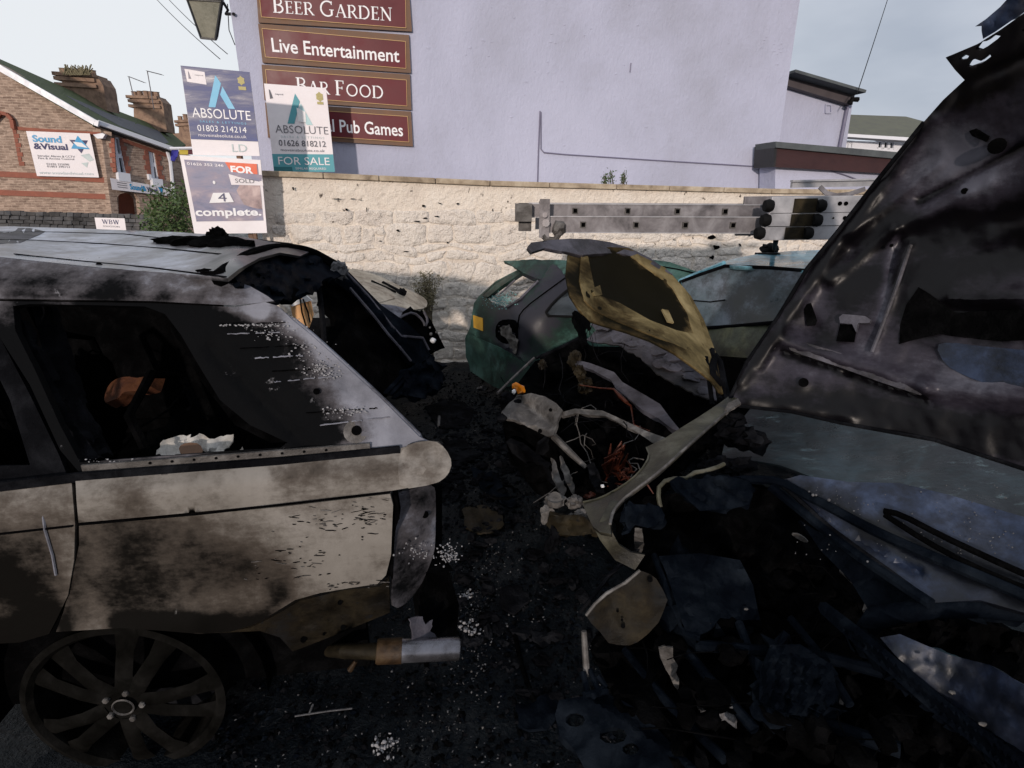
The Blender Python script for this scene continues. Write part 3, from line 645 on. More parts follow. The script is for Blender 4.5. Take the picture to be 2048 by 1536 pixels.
for pts in ([(25, 256), (60, 259), (205, 268)], [(-100, 342), (0, 348), (60, 351), (223, 361)], [(-100, 380), (0, 385), (228, 394)]):
    mb = MB()
    for i in range(len(pts)-1): mb.bar(GAB(*pts[i], .0), GAB(*pts[i+1], .0), .08, .17 if pts[0][1] != 256 else .1, (0, 0, 1))
    mb.build('string_course', m_quoin, bb)
mb = MB(); mb.bar(FAC(240, 279, .0), FAC(345, 315, .0), .08, .12); mb.build('string_course', m_quoin, bb)
ar = [(-14, 245), (4, 226), (16, 229), (26, 240), (29, 258)]
for i in range(len(ar)-1):
    mb = MB(); mb.bar(GAB(*ar[i], .03), GAB(*ar[i+1], .03), .1, .22, gn); mb.build('arch_brick', m_quoin, bb)
mb = MB()
for a, b, w_, h_ in [((-260, -5), (0, 136), .12, .22), ((0, 136), (190, 245), .12, .22), ((190, 245), (198, 248), .12, .22)]: mb.bar(GAB(*a, .55), GAB(*b, .55), w_, h_*.8)
mb.build('bargeboard', m_upvc, bb)
mb = MB(); mb.bar(FAC(194, 245, .3), FAC(346, 299, .3), .22, .14); mb.build('gutter', m_upvc, bb)
mb = MB(); mb.bar(FAC(194, 250, .12), FAC(346, 304, .12), .25, .16); mb.build('soffit', m_blackmetal, bb)
RF = TPS([(0, 130, 'd', 20.0-.6), (190, 240, 'd', 20), (345, 294, 'd', 29), (0, 119, 'd', 22), (215, 212, 'd', 27), (336, 258, 'd', 34)])
panel('roof', [(-260, -30), (0, 118), (131, 176), (215, 214), (336, 260), (372, 290), (346, 297), (192, 243), (190, 240), (0, 129), (-260, -10)], RF, m_slate, bb, step=16, thick=.2, smooth=False)
so_ = panel('solar_panel', [(129, 189), (215, 226), (318, 262), (338, 285), (330, 287), (240, 252), (160, 208)], RF, m_slategrey, bb, step=20, thick=.06, off=.15, smooth=False)
def chimney(q, bands, pots, d, label=None):
    nrm = Vector((.1, -1, 0)).normalized(); pl = Plane(D((q[0][0]+q[1][0])/2, q[0][1], d), nrm)
    c = panel('chimney', q, pl, m_chim, bb, step=12, thick=.9, smooth=False, away=-nrm, jag=.4)
    for (x0, y0, x1, y1) in bands:
        mb = MB(); mb.bar(pl(x0+1, y0, -.4), pl(x1+3, y1, -.4), 1.0, .13); mb.build('corbel', m_chim, c)
    for (x, y) in pots:
        mb = MB(); p = pl(x, y, -.3); mb.tube([p-Vector((0, 0, .2)), p+Vector((0, 0, .18)), p+Vector((0, 0, .2))], [.14, .13, .16], 8); mb.build('chimney_pot', m_chim, c)
chimney([(122, 150), (195, 154), (206, 170), (215, 222), (128, 185), (124, 165)], [(119, 151, 198, 156), (122, 160, 200, 165), (124, 172, 204, 177)], [(128, 148), (142, 148), (158, 149), (172, 150), (186, 152)], 25)
chimney([(263, 195), (316, 195), (325, 205), (334, 264), (300, 262), (268, 236), (267, 212)], [(261, 196, 320, 198), (265, 204, 325, 207), (266, 214, 327, 217)], [(270, 192), (281, 191), (293, 191), (304, 192), (314, 193)], 31)
chimney([(357, 243), (382, 241), (388, 262), (392, 300), (334, 294), (333, 268), (358, 266)], [(355, 245, 384, 243), (357, 252, 386, 250)], [(361, 240), (371, 236)], 36)
for (px, py, n_) in [(150, 145, 26), (170, 146, 10)]:
    pass
tf = thing('chimney_weeds', 'tuft of weeds growing on the large left chimney', 'plant'); mb = MB(); rw = random.Random(3)
for _ in range(60):
    p = D(148+rw.uniform(-22, 34), 150, 24.7); q = p+Vector((rw.uniform(-.25, .25), rw.uniform(-.1, .1), rw.uniform(.1, .38))); mb.bar(p, q, .03, .03)
mb.build('stems', m_dryleaf, tf)
for (tip0, tip1, base, lab, d) in [((257.5, 153), (288.5, 165), (267, 192), 'shorter left roof aerial on the second chimney', 30), ((294.6, 142), (324, 149.5), (308, 219), 'taller right roof aerial on the second chimney', 30)]:
    t = thing('roof_aerial', lab, 'aerial', 'roof aerials'); mb = MB(); mb.tube([D(*tip0, d), D(*base, d)], .022, 5); mb.build('mast', m_alu, t)
    mb = MB(); a, b = D(*tip0, d), D(*tip1, d); mb.tube([a, b], .02, 5)
    for i in range(7):
        p = a.lerp(b, .1+i*.14); mb.tube([p+Vector((0, -.22, 0)), p+Vector((0, .22, 0))], .010, 4)
    mb.build('boom', m_alu, t)
sl = panel('security_light', [(186, 269), (205, 266), (210, 269), (205, 277), (194, 277)], GAB, m_upvc, bb, step=20, thick=.2, off=.25, away=-gn, smooth=False)
mb = MB(); mb.tube([FAC(334, 300, .1), FAC(341, 325, .1), FAC(351, 430, .1)], .06, 6); mb.build('downpipe', m_upvc, bb)
panel('alarm_box', [(297, 348), (303, 349), (304, 360), (299, 359)], FAC, m_upvc, bb, step=20, thick=.12, off=.12, away=-fn2, smooth=False)
# sign boards on the brick building
def board(name, label, cat, q, pl, nrm, base, group=None, off=.10, th=.05):
    t = thing(name, label, cat, group)
    V = [pl(x, y, o) for o in (off-th, off) for x, y in q]
    mesh('panel', V, [(4, 5, 6, 7), (3, 2, 1, 0), (0, 1, 5, 4), (1, 2, 6, 5), (2, 3, 7, 6), (3, 0, 4, 7)], base, t)
    return t
SQ = [(52, 262), (179.5, 267), (198, 355), (74, 352)]
t = board('wall_sign', 'white Sound & Visual sign board fixed to the brick gable', 'sign', SQ, GAB, gn, m_offwhite, off=.14)
m_cyanb = M('bright_cyan_print', [lin(40, 140, 190), lin(60, 160, 210)], 3, rough=.5, bump=0)
m_navyd = M('deep_navy_print', [lin(24, 30, 80), lin(34, 40, 96)], 3, rough=.5, bump=0)
text('Sound', SQ, GAB, m_cyanb, t, (.07, .08, .53, .24), .148, bold=.035); text('&Visual', SQ, GAB, m_navyd, t, (.06, .26, .60, .40), .150, bold=.03)
cx_, cy_ = .80, .26
def star(r, rot, ru=.17, rv=.2): return [(cx_+ru*r*math.cos(math.radians(a+rot)), cy_+rv*r*math.sin(math.radians(a+rot))) for a in (0, 120, 240)]
uvpoly('logo', SQ, GAB, star(1, 90), m_navyd, t, .147); uvpoly('logo', SQ, GAB, star(1, -90), m_cyanb, t, .149); uvpoly('logo', SQ, GAB, [(.70, .2), (.84, .22), (.92, .33), (.76, .3)], m_print_white, t, .151)
text('Intruder Alarms & CCTV', SQ, GAB, m_grey_print, t, (.09, .52, .68, .565), .15); text('Fire & Access Control', SQ, GAB, m_grey_print, t, (.09, .575, .66, .62), .15)
text('01626 335090', SQ, GAB, m_grey_print, t, (.2, .70, .56, .745), .15); text('01803 390151', SQ, GAB, m_grey_print, t, (.2, .755, .56, .80), .15)
uvpoly('drawing', SQ, GAB, [(.78, .5), (.92, .46), (.98, .6), (.9, .64)], m_light_grey_print, t, .147); uvpoly('drawing', SQ, GAB, [(.76, .68), (.88, .66), (.84, .78)], m_light_grey_print, t, .147)
text('www.soundandvisual.com', SQ, GAB, m_light_grey_print, t, (.05, .885, .92, .95), .15)
SF = [(220, 356), (345, 377), (350, 393), (224, 379)]
t = board('shop_fascia_sign', 'long white and blue Sound & Visual fascia above the arched doorway', 'sign', SF, FAC, fn2, m_offwhite, off=.14)
text('Sound&', SF, FAC, m_cyanb, t, (.30, .22, .56, .8), .15, bold=.03); text('Visual', SF, FAC, m_navyd, t, (.57, .28, .74, .8), .15, bold=.03); uvpoly('logo', SF, FAC, [(.76, .1), (.84, .1), (.8, .95)], m_cyanb, t, .148)
for i in range(3): uvpoly('small_print', SF, FAC, [(.10, .26+.2*i), (.26, .26+.2*i), (.26, .32+.2*i), (.10, .32+.2*i)], m_grey_print, t, .148)
# dark stone wall in front, with the small WBW sign
SW = vplane(C0.x, 17.0, 4); swn = SW.n
bw = thing('stone_boundary_wall', 'dark grey stone boundary wall below the brick gable', 'wall')
rs = random.Random(11); panel('core', [(-260, 424), (240, 434), (300, 440), (300, 520), (-260, 520)], SW, m_stone, bw, step=60, thick=.5, away=-swn, smooth=False)
y = 422
while y < 462:
    h = rs.uniform(7, 11); x = -20+rs.uniform(0, 10)
    while x < 285:
        wv = rs.uniform(12, 24); yy = y+.025*x*1.0
        q = [(x+rs.uniform(-1, 1), yy+rs.uniform(-1, 1)), (x+wv-1.2, yy+rs.uniform(-1, 1)+.3), (x+wv-1.2, yy+h-1), (x, yy+h-1)]; v = [SW(*p, .09+rs.uniform(-.05, .05)) for p in q]; V = v+[p-swn*.15 for p in v]
        mesh('stone', V, [(0, 1, 2, 3), (7, 6, 5, 4), (0, 4, 5, 1), (1, 5, 6, 2), (2, 6, 7, 3), (3, 7, 4, 0)], m_stone, bw); x += wv
    y += h
WQ = [(189, 435), (249, 436.6), (252.5, 461), (193, 458)]; WP = vplane(D(220, 440, 15).x, 15, 4)
t = board('name_sign', 'small white WBW sign with black lettering above the car roof', 'sign', WQ, WP, WP.n, m_offwhite, off=.0)
serif('WBW', WQ, WP, m_navyd, t, (.22, .14, .80, .52), .006, small=1.0); text('SOLICITORS', WQ, WP, m_grey_print, t, (.24, .66, .8, .78), .006)
mb = MB(); mb.tube([WP(205, 456, -.08), WP(206, 530, -.08)], .04, 6); mb.tube([WP(240, 456, -.08), WP(241, 530, -.08)], .04, 6); mb.build('post', m_blackmetal, t)
# bunting flags
t = thing('flag', 'blue and yellow flags hanging by the brick building, left of the agent boards', 'flag'); FP = vplane(D(360, 300, 13).x, 13, 20)
m_fb = M('blue_cloth', [lin(60, 60, 150)], 3, rough=.8, bump=0); m_fy = M('yellow_cloth', [lin(200, 180, 80)], 3, rough=.8, bump=0); m_fm = M('maroon_cloth', [lin(90, 50, 60)], 3, rough=.8, bump=0)
panel('blue_flag', [(343, 299), (357, 298), (355, 313), (349, 323), (341, 321)], FP, m_fb, t, step=8, thick=.01, crumple=(.04, 8)); panel('yellow_flag', [(358, 298), (376, 298), (376, 309), (359, 309)], FP, m_fy, t, step=8, thick=.01, crumple=(.04, 8)); panel('maroon_flag', [(376, 298), (386, 298), (386, 309), (376, 309)], FP, m_fm, t, step=8, thick=.01)
mb = MB(); mb.tube([FP(340, 297, .02), FP(395, 296, .02)], .03, 5); mb.build('rail', m_upvc, t)
# ---------------------------------------------------------------- leafy things
def leaves(mb, c, spread, n, size, rnd, bias=None):
    for _ in range(n):
        p = Vector(c)+Vector((rnd.gauss(0, spread[0]), rnd.gauss(0, spread[1]), rnd.gauss(0, spread[2])))
        a = Vector((rnd.uniform(-1, 1), rnd.uniform(-1, 1), rnd.uniform(-.6, 1))).normalized(); b = a.orthogonal().normalized(); s = size*rnd.uniform(.5, 1.3)
        mb.add([p-b*s*.35, p+a*s, p+b*s*.35, p-a*s*.4], [(0, 1, 2, 3)])
bs_ = thing('bush', 'green garden bush behind the agent boards at the left of the wall', 'bush'); rl = random.Random(9); mb = MB(); st = MB()
for _ in range(46):
    px = rl.uniform(302, 376); py = rl.uniform(392+max(0, (340-px))*.25, 470); c = D(px, py, 10.5+rl.uniform(-.5, .5)); leaves(mb, c, (.10, .16, .10), 36, .055, rl)
root = D(345, 480, 10.5)
for _ in range(26): st.tube([root+Vector((rl.uniform(-.2, .2), 0, -.5)), root+Vector((rl.uniform(-.3, .3), rl.uniform(-.2, .2), .2)), D(rl.uniform(296, 380), rl.uniform(366, 430), 10.5)], [.014, .01, .003], 4)
for _ in range(40):
    a = D(rl.uniform(300, 380), rl.uniform(376, 430), 10.5+rl.uniform(-.3, .3)); leaves(mb, a, (.05, .08, .06), 12, .045, rl)
mb.build('leaves', m_leaf, bs_); st.build('stems', m_twig, bs_)
# ================================================================ cream painted rubble wall
CW = vplane(0, 7.3, WALLDEG); CP0 = Vector(CW.p)
cw = thing('cream_stone_wall', 'cream painted rubble stone wall running behind the burnt cars', 'wall')
def cs(px, py): 
    P = CW(px, py)-CP0; return P.dot(wd), P.z
sa, _ = cs(515, 400); sb, _ = cs(1700, 400)
topz = lambda s: np.interp(s, [cs(545, 352)[0], cs(985, 372)[0], cs(1580, 388)[0]], [cs(545, 352)[1], cs(985, 372)[1], cs(1580, 388)[1]])
mb = MB(); K = 60
V = []; Fs = []
for i in range(K+1):
    s = sa+(sb+2-sa)*i/K
    for z, o in ((-.3, 0), (topz(s), 0), (topz(s), -.42), (-.3, -.42)): V.append(bl(CP0, s, z, o))
for i in range(K):
    for k in range(4): Fs.append((i*4+k, i*4+(k+1) % 4, i*4+4+(k+1) % 4, i*4+4+k))
Fs += [(3, 2, 1, 0), (K*4, K*4+1, K*4+2, K*4+3)]
mesh('mortar_core', V, Fs, m_creamjoint, cw)
rs = random.Random(21); z = -.22; row = 0; cnt = 0
def stone(s0, s1, z0, z1):
    global cnt
    n = 4; jit = .028; c = (s0+s1)/2; cz = (z0+z1)/2; W_, H_ = s1-s0, z1-z0
    bm_v = []; outl = []
    per = [(s0, z0), (c+rs.uniform(-.2, .2)*W_, z0), (s1, z0), (s1, cz), (s1, z1), (c+rs.uniform(-.2, .2)*W_, z1), (s0, z1), (s0, cz)]
    per = [(a+rs.uniform(-jit, jit), b+rs.uniform(-jit, jit)*.8) for a, b in per]
    per = smoothpoly(per, 1)
    wx = lambda a, b: (a+.055*noise.noise(Vector((a*2.2, b*3.1, 5)))+.02*noise.noise(Vector((a*7, b*7, 2))), b+.075*noise.noise(Vector((a*2.0, b*2.4, 9)))+.022*noise.noise(Vector((a*6, b*8, 4))))
    per = [wx(a, b) if b < 1.66 else (a, b) for a, b in per]; c, cz = wx(c, cz) if cz < 1.66 else (c, cz)
    per = [(a, min(b, topz(a)-.035)) for a, b in per]
    m = len(per); dome = rs.uniform(.004, .024); tx, tz = rs.uniform(-.05, .05), rs.uniform(-.05, .05); seed = rs.uniform(0, 99)
    for k, (f, o) in enumerate(((1.04, -.012), (.97, .35), (.8, .85), (.45, 1.0))):
        for a, b in per:
            x = c+(a-c)*f; y = cz+(b-cz)*f
            off = (o*dome if k else o)+(.012*noise.noise(Vector((x*9, y*13, seed))) if k else 0)+(tx*(x-c)+tz*(y-cz) if k else 0)
            bm_v.append(bl(CP0, x, y, off))
    bm_v.append(bl(CP0, c, cz, dome*1.02)); fs = []
    for k in range(3):
        for i in range(m): fs.append((k*m+i, k*m+(i+1) % m, (k+1)*m+(i+1) % m, (k+1)*m+i))
    for i in range(m): fs.append((3*m+i, 3*m+(i+1) % m, 4*m))
    mesh('stone', bm_v, fs, m_cream, cw, smooth=True, angle=70); cnt += 1
s_vis0, s_vis1 = cs(528, 400)[0], cs(1690, 400)[0]
while z < 1.78:
    h = rs.choice([.09, .13, .18, .24, .30])
    if z > 1.5: h = .17
    s = s_vis0+rs.uniform(0, .1)
    while s < s_vis1:
        wv = rs.uniform(.14, .5) if z < 1.5 else rs.uniform(.35, .62)
        e = min(s+wv, s_vis1)
        if h > .16 and wv < .3 and rs.random() < .5:
            m_ = z+h*rs.uniform(.4, .6); stone(s, e-.008, z, m_-.006); stone(s, e-.008, m_, z+h-.008)
        elif cnt < 296: stone(s, e-.008, z+rs.uniform(-.012, .012), z+h-.008)
        s = e
    z += h; row += 1
# coping
s = sa
while s < sb+2:
    e = s+rs.uniform(.6, .95); a, b = topz(s), topz(min(e, 9))
    p, q = bl(CP0, s+.004, a+.03, -.20), bl(CP0, e-.004, b+.03, -.20); mb = MB(); mb.bar(p, q, .50, .062); bevelled(mb.build('coping_slab', m_coping, cw), .008); s = e
# dark pits and cracks where mortar has dropped out
rs = random.Random(31); mb = MB()
for (px, py, w_, h_) in [(587, 378, 5, 12), (676, 398, 16, 3), (704, 398, 8, 2), (693, 420, 7, 5), (834, 443, 10, 5), (852, 436, 10, 4), (875, 433, 8, 4), (795, 461, 10, 5), (660, 482, 4, 2), (760, 482, 6, 4), (846, 412, 6, 5), (880, 407, 6, 4), (915, 408, 7, 4), (985, 420, 2, 8), (812, 503, 7, 3), (935, 518, 8, 2), (1425, 475, 12, 9), (1432, 495, 10, 9), (1424, 515, 8, 8), (1480, 490, 4, 12), (1350, 480, 6, 3), (1290, 500, 6, 2), (1500, 470, 6, 5), (733, 420, 2, 9), (720, 400, 8, 2), (895, 485, 3, 4), (590, 350, 3, 9)]:
    n = 9; V = [CW(px, py, .040)]
    for k in range(n):
        a = k*6.283/n; q = rs.uniform(.2, .95); V.append(CW(px+w_*q*math.cos(a), py+h_*.7*q*math.sin(a), .038+rs.uniform(0, .006)))
    mb.add(V, [(0, 1+k, 1+(k+1) % n) for k in range(n)])
o = mb.build('dark_pit', m_soot, cw); o['kind'] = 'stuff'
# ---------------------------------------------------------------- plants of the wall
pl_ = thing('wall_weed', 'dead brown buddleia sprig rooted at the foot of the cream wall', 'plant'); mb = MB(); st = MB(); rl = random.Random(4)
root = CW(868, 740, .25)
for _ in range(34):
    tip = CW(rl.choice([rl.uniform(826, 882), rl.uniform(840, 870)]), rl.uniform(545, 590), .25+rl.uniform(-.1, .12)); mid = CW(858+rl.uniform(-6, 6), 630, .25)
    st.tube([root, mid, mid.lerp(tip, .5)+Vector((rl.uniform(-.03, .03), 0, .02)), tip], [.007, .005, .003, .002], 4)
    for k in range(5): leaves(mb, mid.lerp(tip, .35+.16*k), (.020, .03, .02), 9, .022, rl)
mb.build('leaves', m_dryleaf, pl_); st.build('stems', m_twig, pl_)
for (x0, x1, y0, lab, n) in [(1204, 1232, 368, 'left clump of small green weeds on the wall coping', 12), (1240, 1262, 367, 'right taller weed on the wall coping below the fascia', 9)]:
    t = thing('coping_weed', lab, 'plant', 'weeds on the wall coping'); mb = MB(); st = MB()
    for k in range(n):
        bx = rl.uniform(x0, x1); a = CW(bx, y0+4, -.05); b = CW(bx+rl.uniform(-8, 8), y0-rl.uniform(12, 30), -.02); st.tube([a, b], [.005, .003], 4); leaves(mb, a.lerp(b, .6), (.02, .02, .04), 14, .022, rl)
    mb.build('leaves', m_leaf, t); st.build('stems', m_twig, t)
# ================================================================ estate agent boards
def agentboard(name, label, q, dist, deg, base, th=.012, crum=0.0, seed=1):
    c = D((q[0][0]+q[2][0])/2, (q[0][1]+q[2][1])/2, dist); pl = vplane(c.x, c.y, deg); t = thing(name, label, 'sign', 'estate agent boards')
    panel('board', q, pl, base, t, step=16, thick=th, away=-pl.n, crumple=(crum, 60) if crum else None, seed=seed); return t, pl
QA = [(361, 131), (499, 144), (519.5, 312), (386, 310)]; QAb = [(361, 131), (499, 144), (515.5, 283), (382, 278)]
t, pl = agentboard('estate_agent_board', 'navy and white ABSOLUTE SOLD board, tallest of the boards at the left', QA, 6.5, 8, m_offwhite)
uvpoly('navy_panel', QAb, pl, [(.0, .0), (1, 0), (1, 1), (0, 1)], m_navy, t, .004)
uvpoly('badge', QAb, pl, [(.05, .04), (.34, .06), (.345, .235), (.065, .215)], m_offwhite, t, .006); uvpoly('badge_print', QAb, pl, [(.10, .06), (.13, .17), (.09, .17)], m_navyd, t, .008); text('mayoral', QAb, pl, m_grey_print, t, (.19, .10, .31, .125), .008)
uvpoly('logo', QAb, pl, [(.49, .09), (.56, .20), (.43, .545), (.33, .545)], m_cyan, t, .006); uvpoly('logo', QAb, pl, [(.575, .24), (.72, .55), (.62, .55), (.525, .36)], m_cyan, t, .0065)
_rose = [(.86+.06*math.cos(a*.52)*(1 if a % 2 else .75), .135+.07*math.sin(a*.52)*(1 if a % 2 else .75)) for a in range(12)]
m_badge = M('gold_badge_print', [lin(150, 140, 90), lin(190, 180, 120)], 40, rough=.5, bump=0)
uvpoly('award_badge', QAb, pl, _rose, m_badge, t, .006); uvpoly('award_badge', QAb, pl, [(.81, .22), (.92, .22), (.92, .27), (.81, .27)], m_badge, t, .0065)
text('ABSOLUTE', QAb, pl, m_print_white, t, (.07, .565, .94, .70), .007); text('SALES & LETTINGS', QAb, pl, m_cyan, t, (.17, .735, .86, .765), .007, space=1.4)
text('01803 214214', QAb, pl, m_print_white, t, (.12, .80, .85, .885), .007); text('moveinabsolute.co.uk', QAb, pl, m_offwhite, t, (.12, .915, .84, .96), .007)
text('LD', QA, pl, m_light_grey_print, t, (.60, .865, .82, .955), .006)
mb = MB(); p0 = pl(455, 150, -.04); mb.box(Vector((p0.x, p0.y, (p0.z-.15)/2)), .05, .05, p0.z+.15); mb.build('post', m_bronze, t)
QB = [(359, 310), (521, 320), (534, 466), (389, 468)]; QBi = [(368, 319), (515, 328), (527, 441), (393, 443)]
t, pl = agentboard('estate_agent_board', 'crumpled white edged board reading complete. with an orange FOR block', QB, 6.42, 6, m_offwhite, crum=.012, seed=4)
def sf(x, y, off=0): return pl(x, y, off+.012*noise.fractal(Vector((x/60, y/60, 4*3.1)), 1.0, 2.0, 4))
def prt(name, poly, mat, off): 
    px = [quadpx(QBi, u, v) for u, v in poly]; return panel(name, px, sf, mat, t, step=12, thick=.001, off=off, away=-pl.n)
prt('photo_print', [(0, 0), (1, 0), (1, 1), (0, 1)], m_photo, .003); prt('photo_figure', [(.66, .48), (.72, .38), (1, .36), (1, .8), (.88, .78), (.74, .72)], m_photo2, .005)
prt('orange_block', [(.555, 0), (.99, 0), (.985, .185), (.62, .16)], m_orange_print, .005); prt('white_flap', [(.58, .20), (.80, .27), (1.03, .32), (1.04, .18), (1.05, .38), (.60, .385)], m_offwhite, .007)
prt('fold', [(.60, .165), (.98, .19), (1.05, .19), (1.03, .30), (.80, .27), (.6, .2)], m_photo, .009)
text('FOR', QBi, sf, m_print_white, t, (.62, .055, .93, .18), .008, bold=.04); text('SOLD', QBi, sf, m_grey_print, t, (.66, .275, .93, .345), .010)
text('01626 352 246', QBi, sf, m_offwhite, t, (.03, .04, .53, .085), .006, bold=.015); text('complete.', QBi, sf, m_print_white, t, (.01, .78, .98, .955), .008, bold=.03)
prt('number_plate', [(.24, .70), (.32, .53), (.55, .52), (.60, .68), (.24, .70)][:4], m_white, .012); text('4', QBi, sf, m_navyd, t, (.38, .53, .50, .67), .016)
uvpoly('fixing_disc', QBi, sf, [(.36+.02*math.cos(a*.785), .355+.03*math.sin(a*.785)) for a in range(8)], m_white, t, .010)
mb = MB(); p0 = pl(490, 330, -.05); mb.box(Vector((p0.x, p0.y, (p0.z-.15)/2)), .035, .035, p0.z+.15); mb.build('post', m_bronze, t)
QC = [(528, 167), (652, 176), (670, 344), (548, 343)]
t, pl = agentboard('estate_agent_board', 'white ABSOLUTE board with teal FOR SALE band, in front of the maroon signs', QC, 7.5, 10, m_offwhite)
uvpoly('teal_band', QC, pl, [(.0, .80), (1, .79), (1, 1), (0, 1)], m_teal, t, .004); uvpoly('teal_band', QC, pl, [(0, .945), (.30, .945), (.31, 1), (0, 1)], m_tealdark, t, .006)
uvpoly('logo', QC, pl, [(.485, .09), (.55, .18), (.42, .445), (.31, .445)], m_teal, t, .005); uvpoly('logo', QC, pl, [(.56, .2), (.72, .45), (.62, .45), (.50, .31)], m_paleteal, t, .0055)
uvpoly('badge', QC, pl, [(.065, .06), (.085, .07), (.12, .16), (.07, .17)], m_grey_print, t, .005); text('mayoral', QC, pl, m_grey_print, t, (.16, .10, .29, .125), .006)
uvpoly('award_badge', QC, pl, [(.88+.065*math.cos(a*.52)*(1 if a % 2 else .8), .11+.06*math.sin(a*.52)*(1 if a % 2 else .8)) for a in range(12)], m_badge, t, .005); uvpoly('award_badge', QC, pl, [(.83, .17), (.93, .17), (.93, .20), (.83, .20)], m_badge, t, .0055)
text('ABSOLUTE', QC, pl, m_grey_print, t, (.10, .465, .96, .555), .006, bold=-.008); text('SALES & LETTINGS', QC, pl, m_light_grey_print, t, (.18, .585, .88, .61), .006, space=1.4)
text('01626 818212', QC, pl, m_grey_print, t, (.13, .635, .90, .705), .006, bold=.008); text('moveinabsolute.co.uk', QC, pl, m_grey_print, t, (.15, .735, .87, .765), .006)
text('FOR SALE', QC, pl, m_offwhite, t, (.09, .83, .93, .92), .008); text('SIMILAR REQUIRED', QC, pl, m_offwhite, t, (.36, .95, .86, .98), .008)
panel('white_plaque', [(593, 215), (611, 224), (612, 245), (596, 243)], pl, m_white, t, step=20, thick=.004, off=.012)
mb = MB(); p0 = pl(586, 175, -.04); mb.box(Vector((p0.x, p0.y, (p0.z-.15)/2)), .05, .05, p0.z+.15); mb.build('post', m_bronze, t)
# ================================================================ burnt luxury estate/SUV on the left
suv = thing('burnt_suv', 'large cream SUV burnt out with open rear hatch, filling the left foreground', 'car')
RS = CarSide(-.23, 1.68, 8, [(-.3, -.06), (.3, -.04), (.6, 0), (.92, .012), (1.05, .004), (1.12, -.02), (1.17, -.06), (1.5, -.17), (1.68, -.25), (1.74, -.31), (1.80, -.40)])
ra, rn = RS.a, RS.n
ROOF = TPS([(-200, 540, 'z', 1.76), (0, 545, 'z', 1.76), (475, 566, 'z', 1.745), (0, 452, 'd', 3.1), (-200, 448, 'd', 3.0), (480, 474, 'd', 3.3), (640, 505, 'd', 3.4), (0, 498, 'z', 1.805), (475, 512, 'z', 1.79), (560, 520, 'z', 1.74)])
panel('roof', [(-220, 447), (0, 452), (160, 457), (350, 464), (480, 473), (560, 486), (620, 503), (600, 512), (560, 505), (520, 515), (478, 538), (455, 556), (380, 549), (200, 535), (0, 514), (-220, 500)], ROOF, m_roof, suv, step=18, thick=.012,
      ridges=[(-200, 478, 130, 482, 4, -.010), (130, 482, 480, 512, 4, -.012), (-200, 462, 180, 463, 3, -.008), (180, 463, 330, 470, 3, -.008), (-200, 505, 440, 545, 3, -.008)], soot=[(500, 500, 70, .5), (470, 545, 40, .6), (420, 480, 60, .35), (-100, 470, -20, 480, 30, .25), (560, 500, 50, .9), (250, 500, 60, .1)], soot0=.12, seed=3)
for pts in ([(-100, 479), (60, 480), (200, 487), (330, 497), (440, 508)], [(-60, 464), (100, 464), (250, 468), (340, 478)], [(30, 508), (150, 521), (300, 535), (450, 554)]):
    mb = MB(); mb.strip([ROOF(x, y, .004) for x, y in resample(pts, 20, closed=False)], .012, .004, (0, 0, 1)); mb.build('roof_seam', m_char, suv)
panel('sunroof_panel', [(-220, 453), (60, 456), (92, 463), (40, 486), (-220, 492)], ROOF, m_bonnetgrey, suv, step=20, thick=.006, off=.008, soot0=.25)
panel('cant_rail', [(-220, 500), (0, 515), (200, 536), (380, 550), (455, 558), (500, 572), (535, 592), (548, 602), (470, 611), (300, 602), (0, 597), (-220, 590)], RS, m_suv_grey, suv, step=16, thick=.02, rnd=0,
      soot=[(0, 560, 260, 570, 28, .45), (330, 585, 25, .4), (-120, 560, 60, .5), (0, 590, 400, 600, 10, .4)], soot0=.12, ridges=[(-200, 562, 480, 590, 22, .02)])
WIN = [(26, 612), (60, 608), (180, 610), (290, 613), (330, 628), (362, 670), (400, 735), (440, 800), (500, 850), (575, 885), (560, 896), (330, 912), (160, 925), (120, 850), (70, 740), (30, 660)]
panel('quarter_panel', [(-10, 602), (300, 606), (470, 614), (530, 604), (556, 612), (585, 640), (620, 668), (680, 722), (760, 795), (838, 873), (870, 890), (760, 902), (600, 914), (300, 932), (158, 944), (120, 900), (60, 770), (-10, 660)], RS, m_suv_grey, suv, holes=[WIN], step=14, thick=.03, seed=5,
      soot=[(330, 640, 420, 720, 60, .9), (400, 700, 600, 880, 75, .9), (480, 690, 600, 700, 50, .5), (20, 700, 150, 900, 60, .9), (40, 610, 300, 607, 16, .4), (690, 870, 50, .12), (820, 860, 45, .15), (500, 625, 40, -.15), (640, 900, 400, 925, 14, .5), (585, 640, 838, 873, 26, -.8), (775, 850, 48, -.8), (700, 800, 30, -.5), (520, 620, 24, -.9), (400, 613, 520, 618, 12, -.4), (650, 895, 850, 890, 14, -.4), (640, 850, 24, -.3), (400, 640, 640, 895, 38, .5), (470, 760, 50, .3), (620, 700, 660, 790, 30, -.15)], soot0=.44,
      ridges=[(440, 646, 560, 646, 3, -.012), (475, 697, 620, 692, 3, -.012), (545, 738, 660, 735, 3, -.012), (610, 822, 750, 820, 3, -.010), (585, 640, 838, 873, 9, .012), (425, 700, 620, 900, 14, -.02), (708, 862, 708, 863, 20, .012), (708, 862, 709, 862, 9, -.02), (633, 783, 634, 783, 14, -.015)])
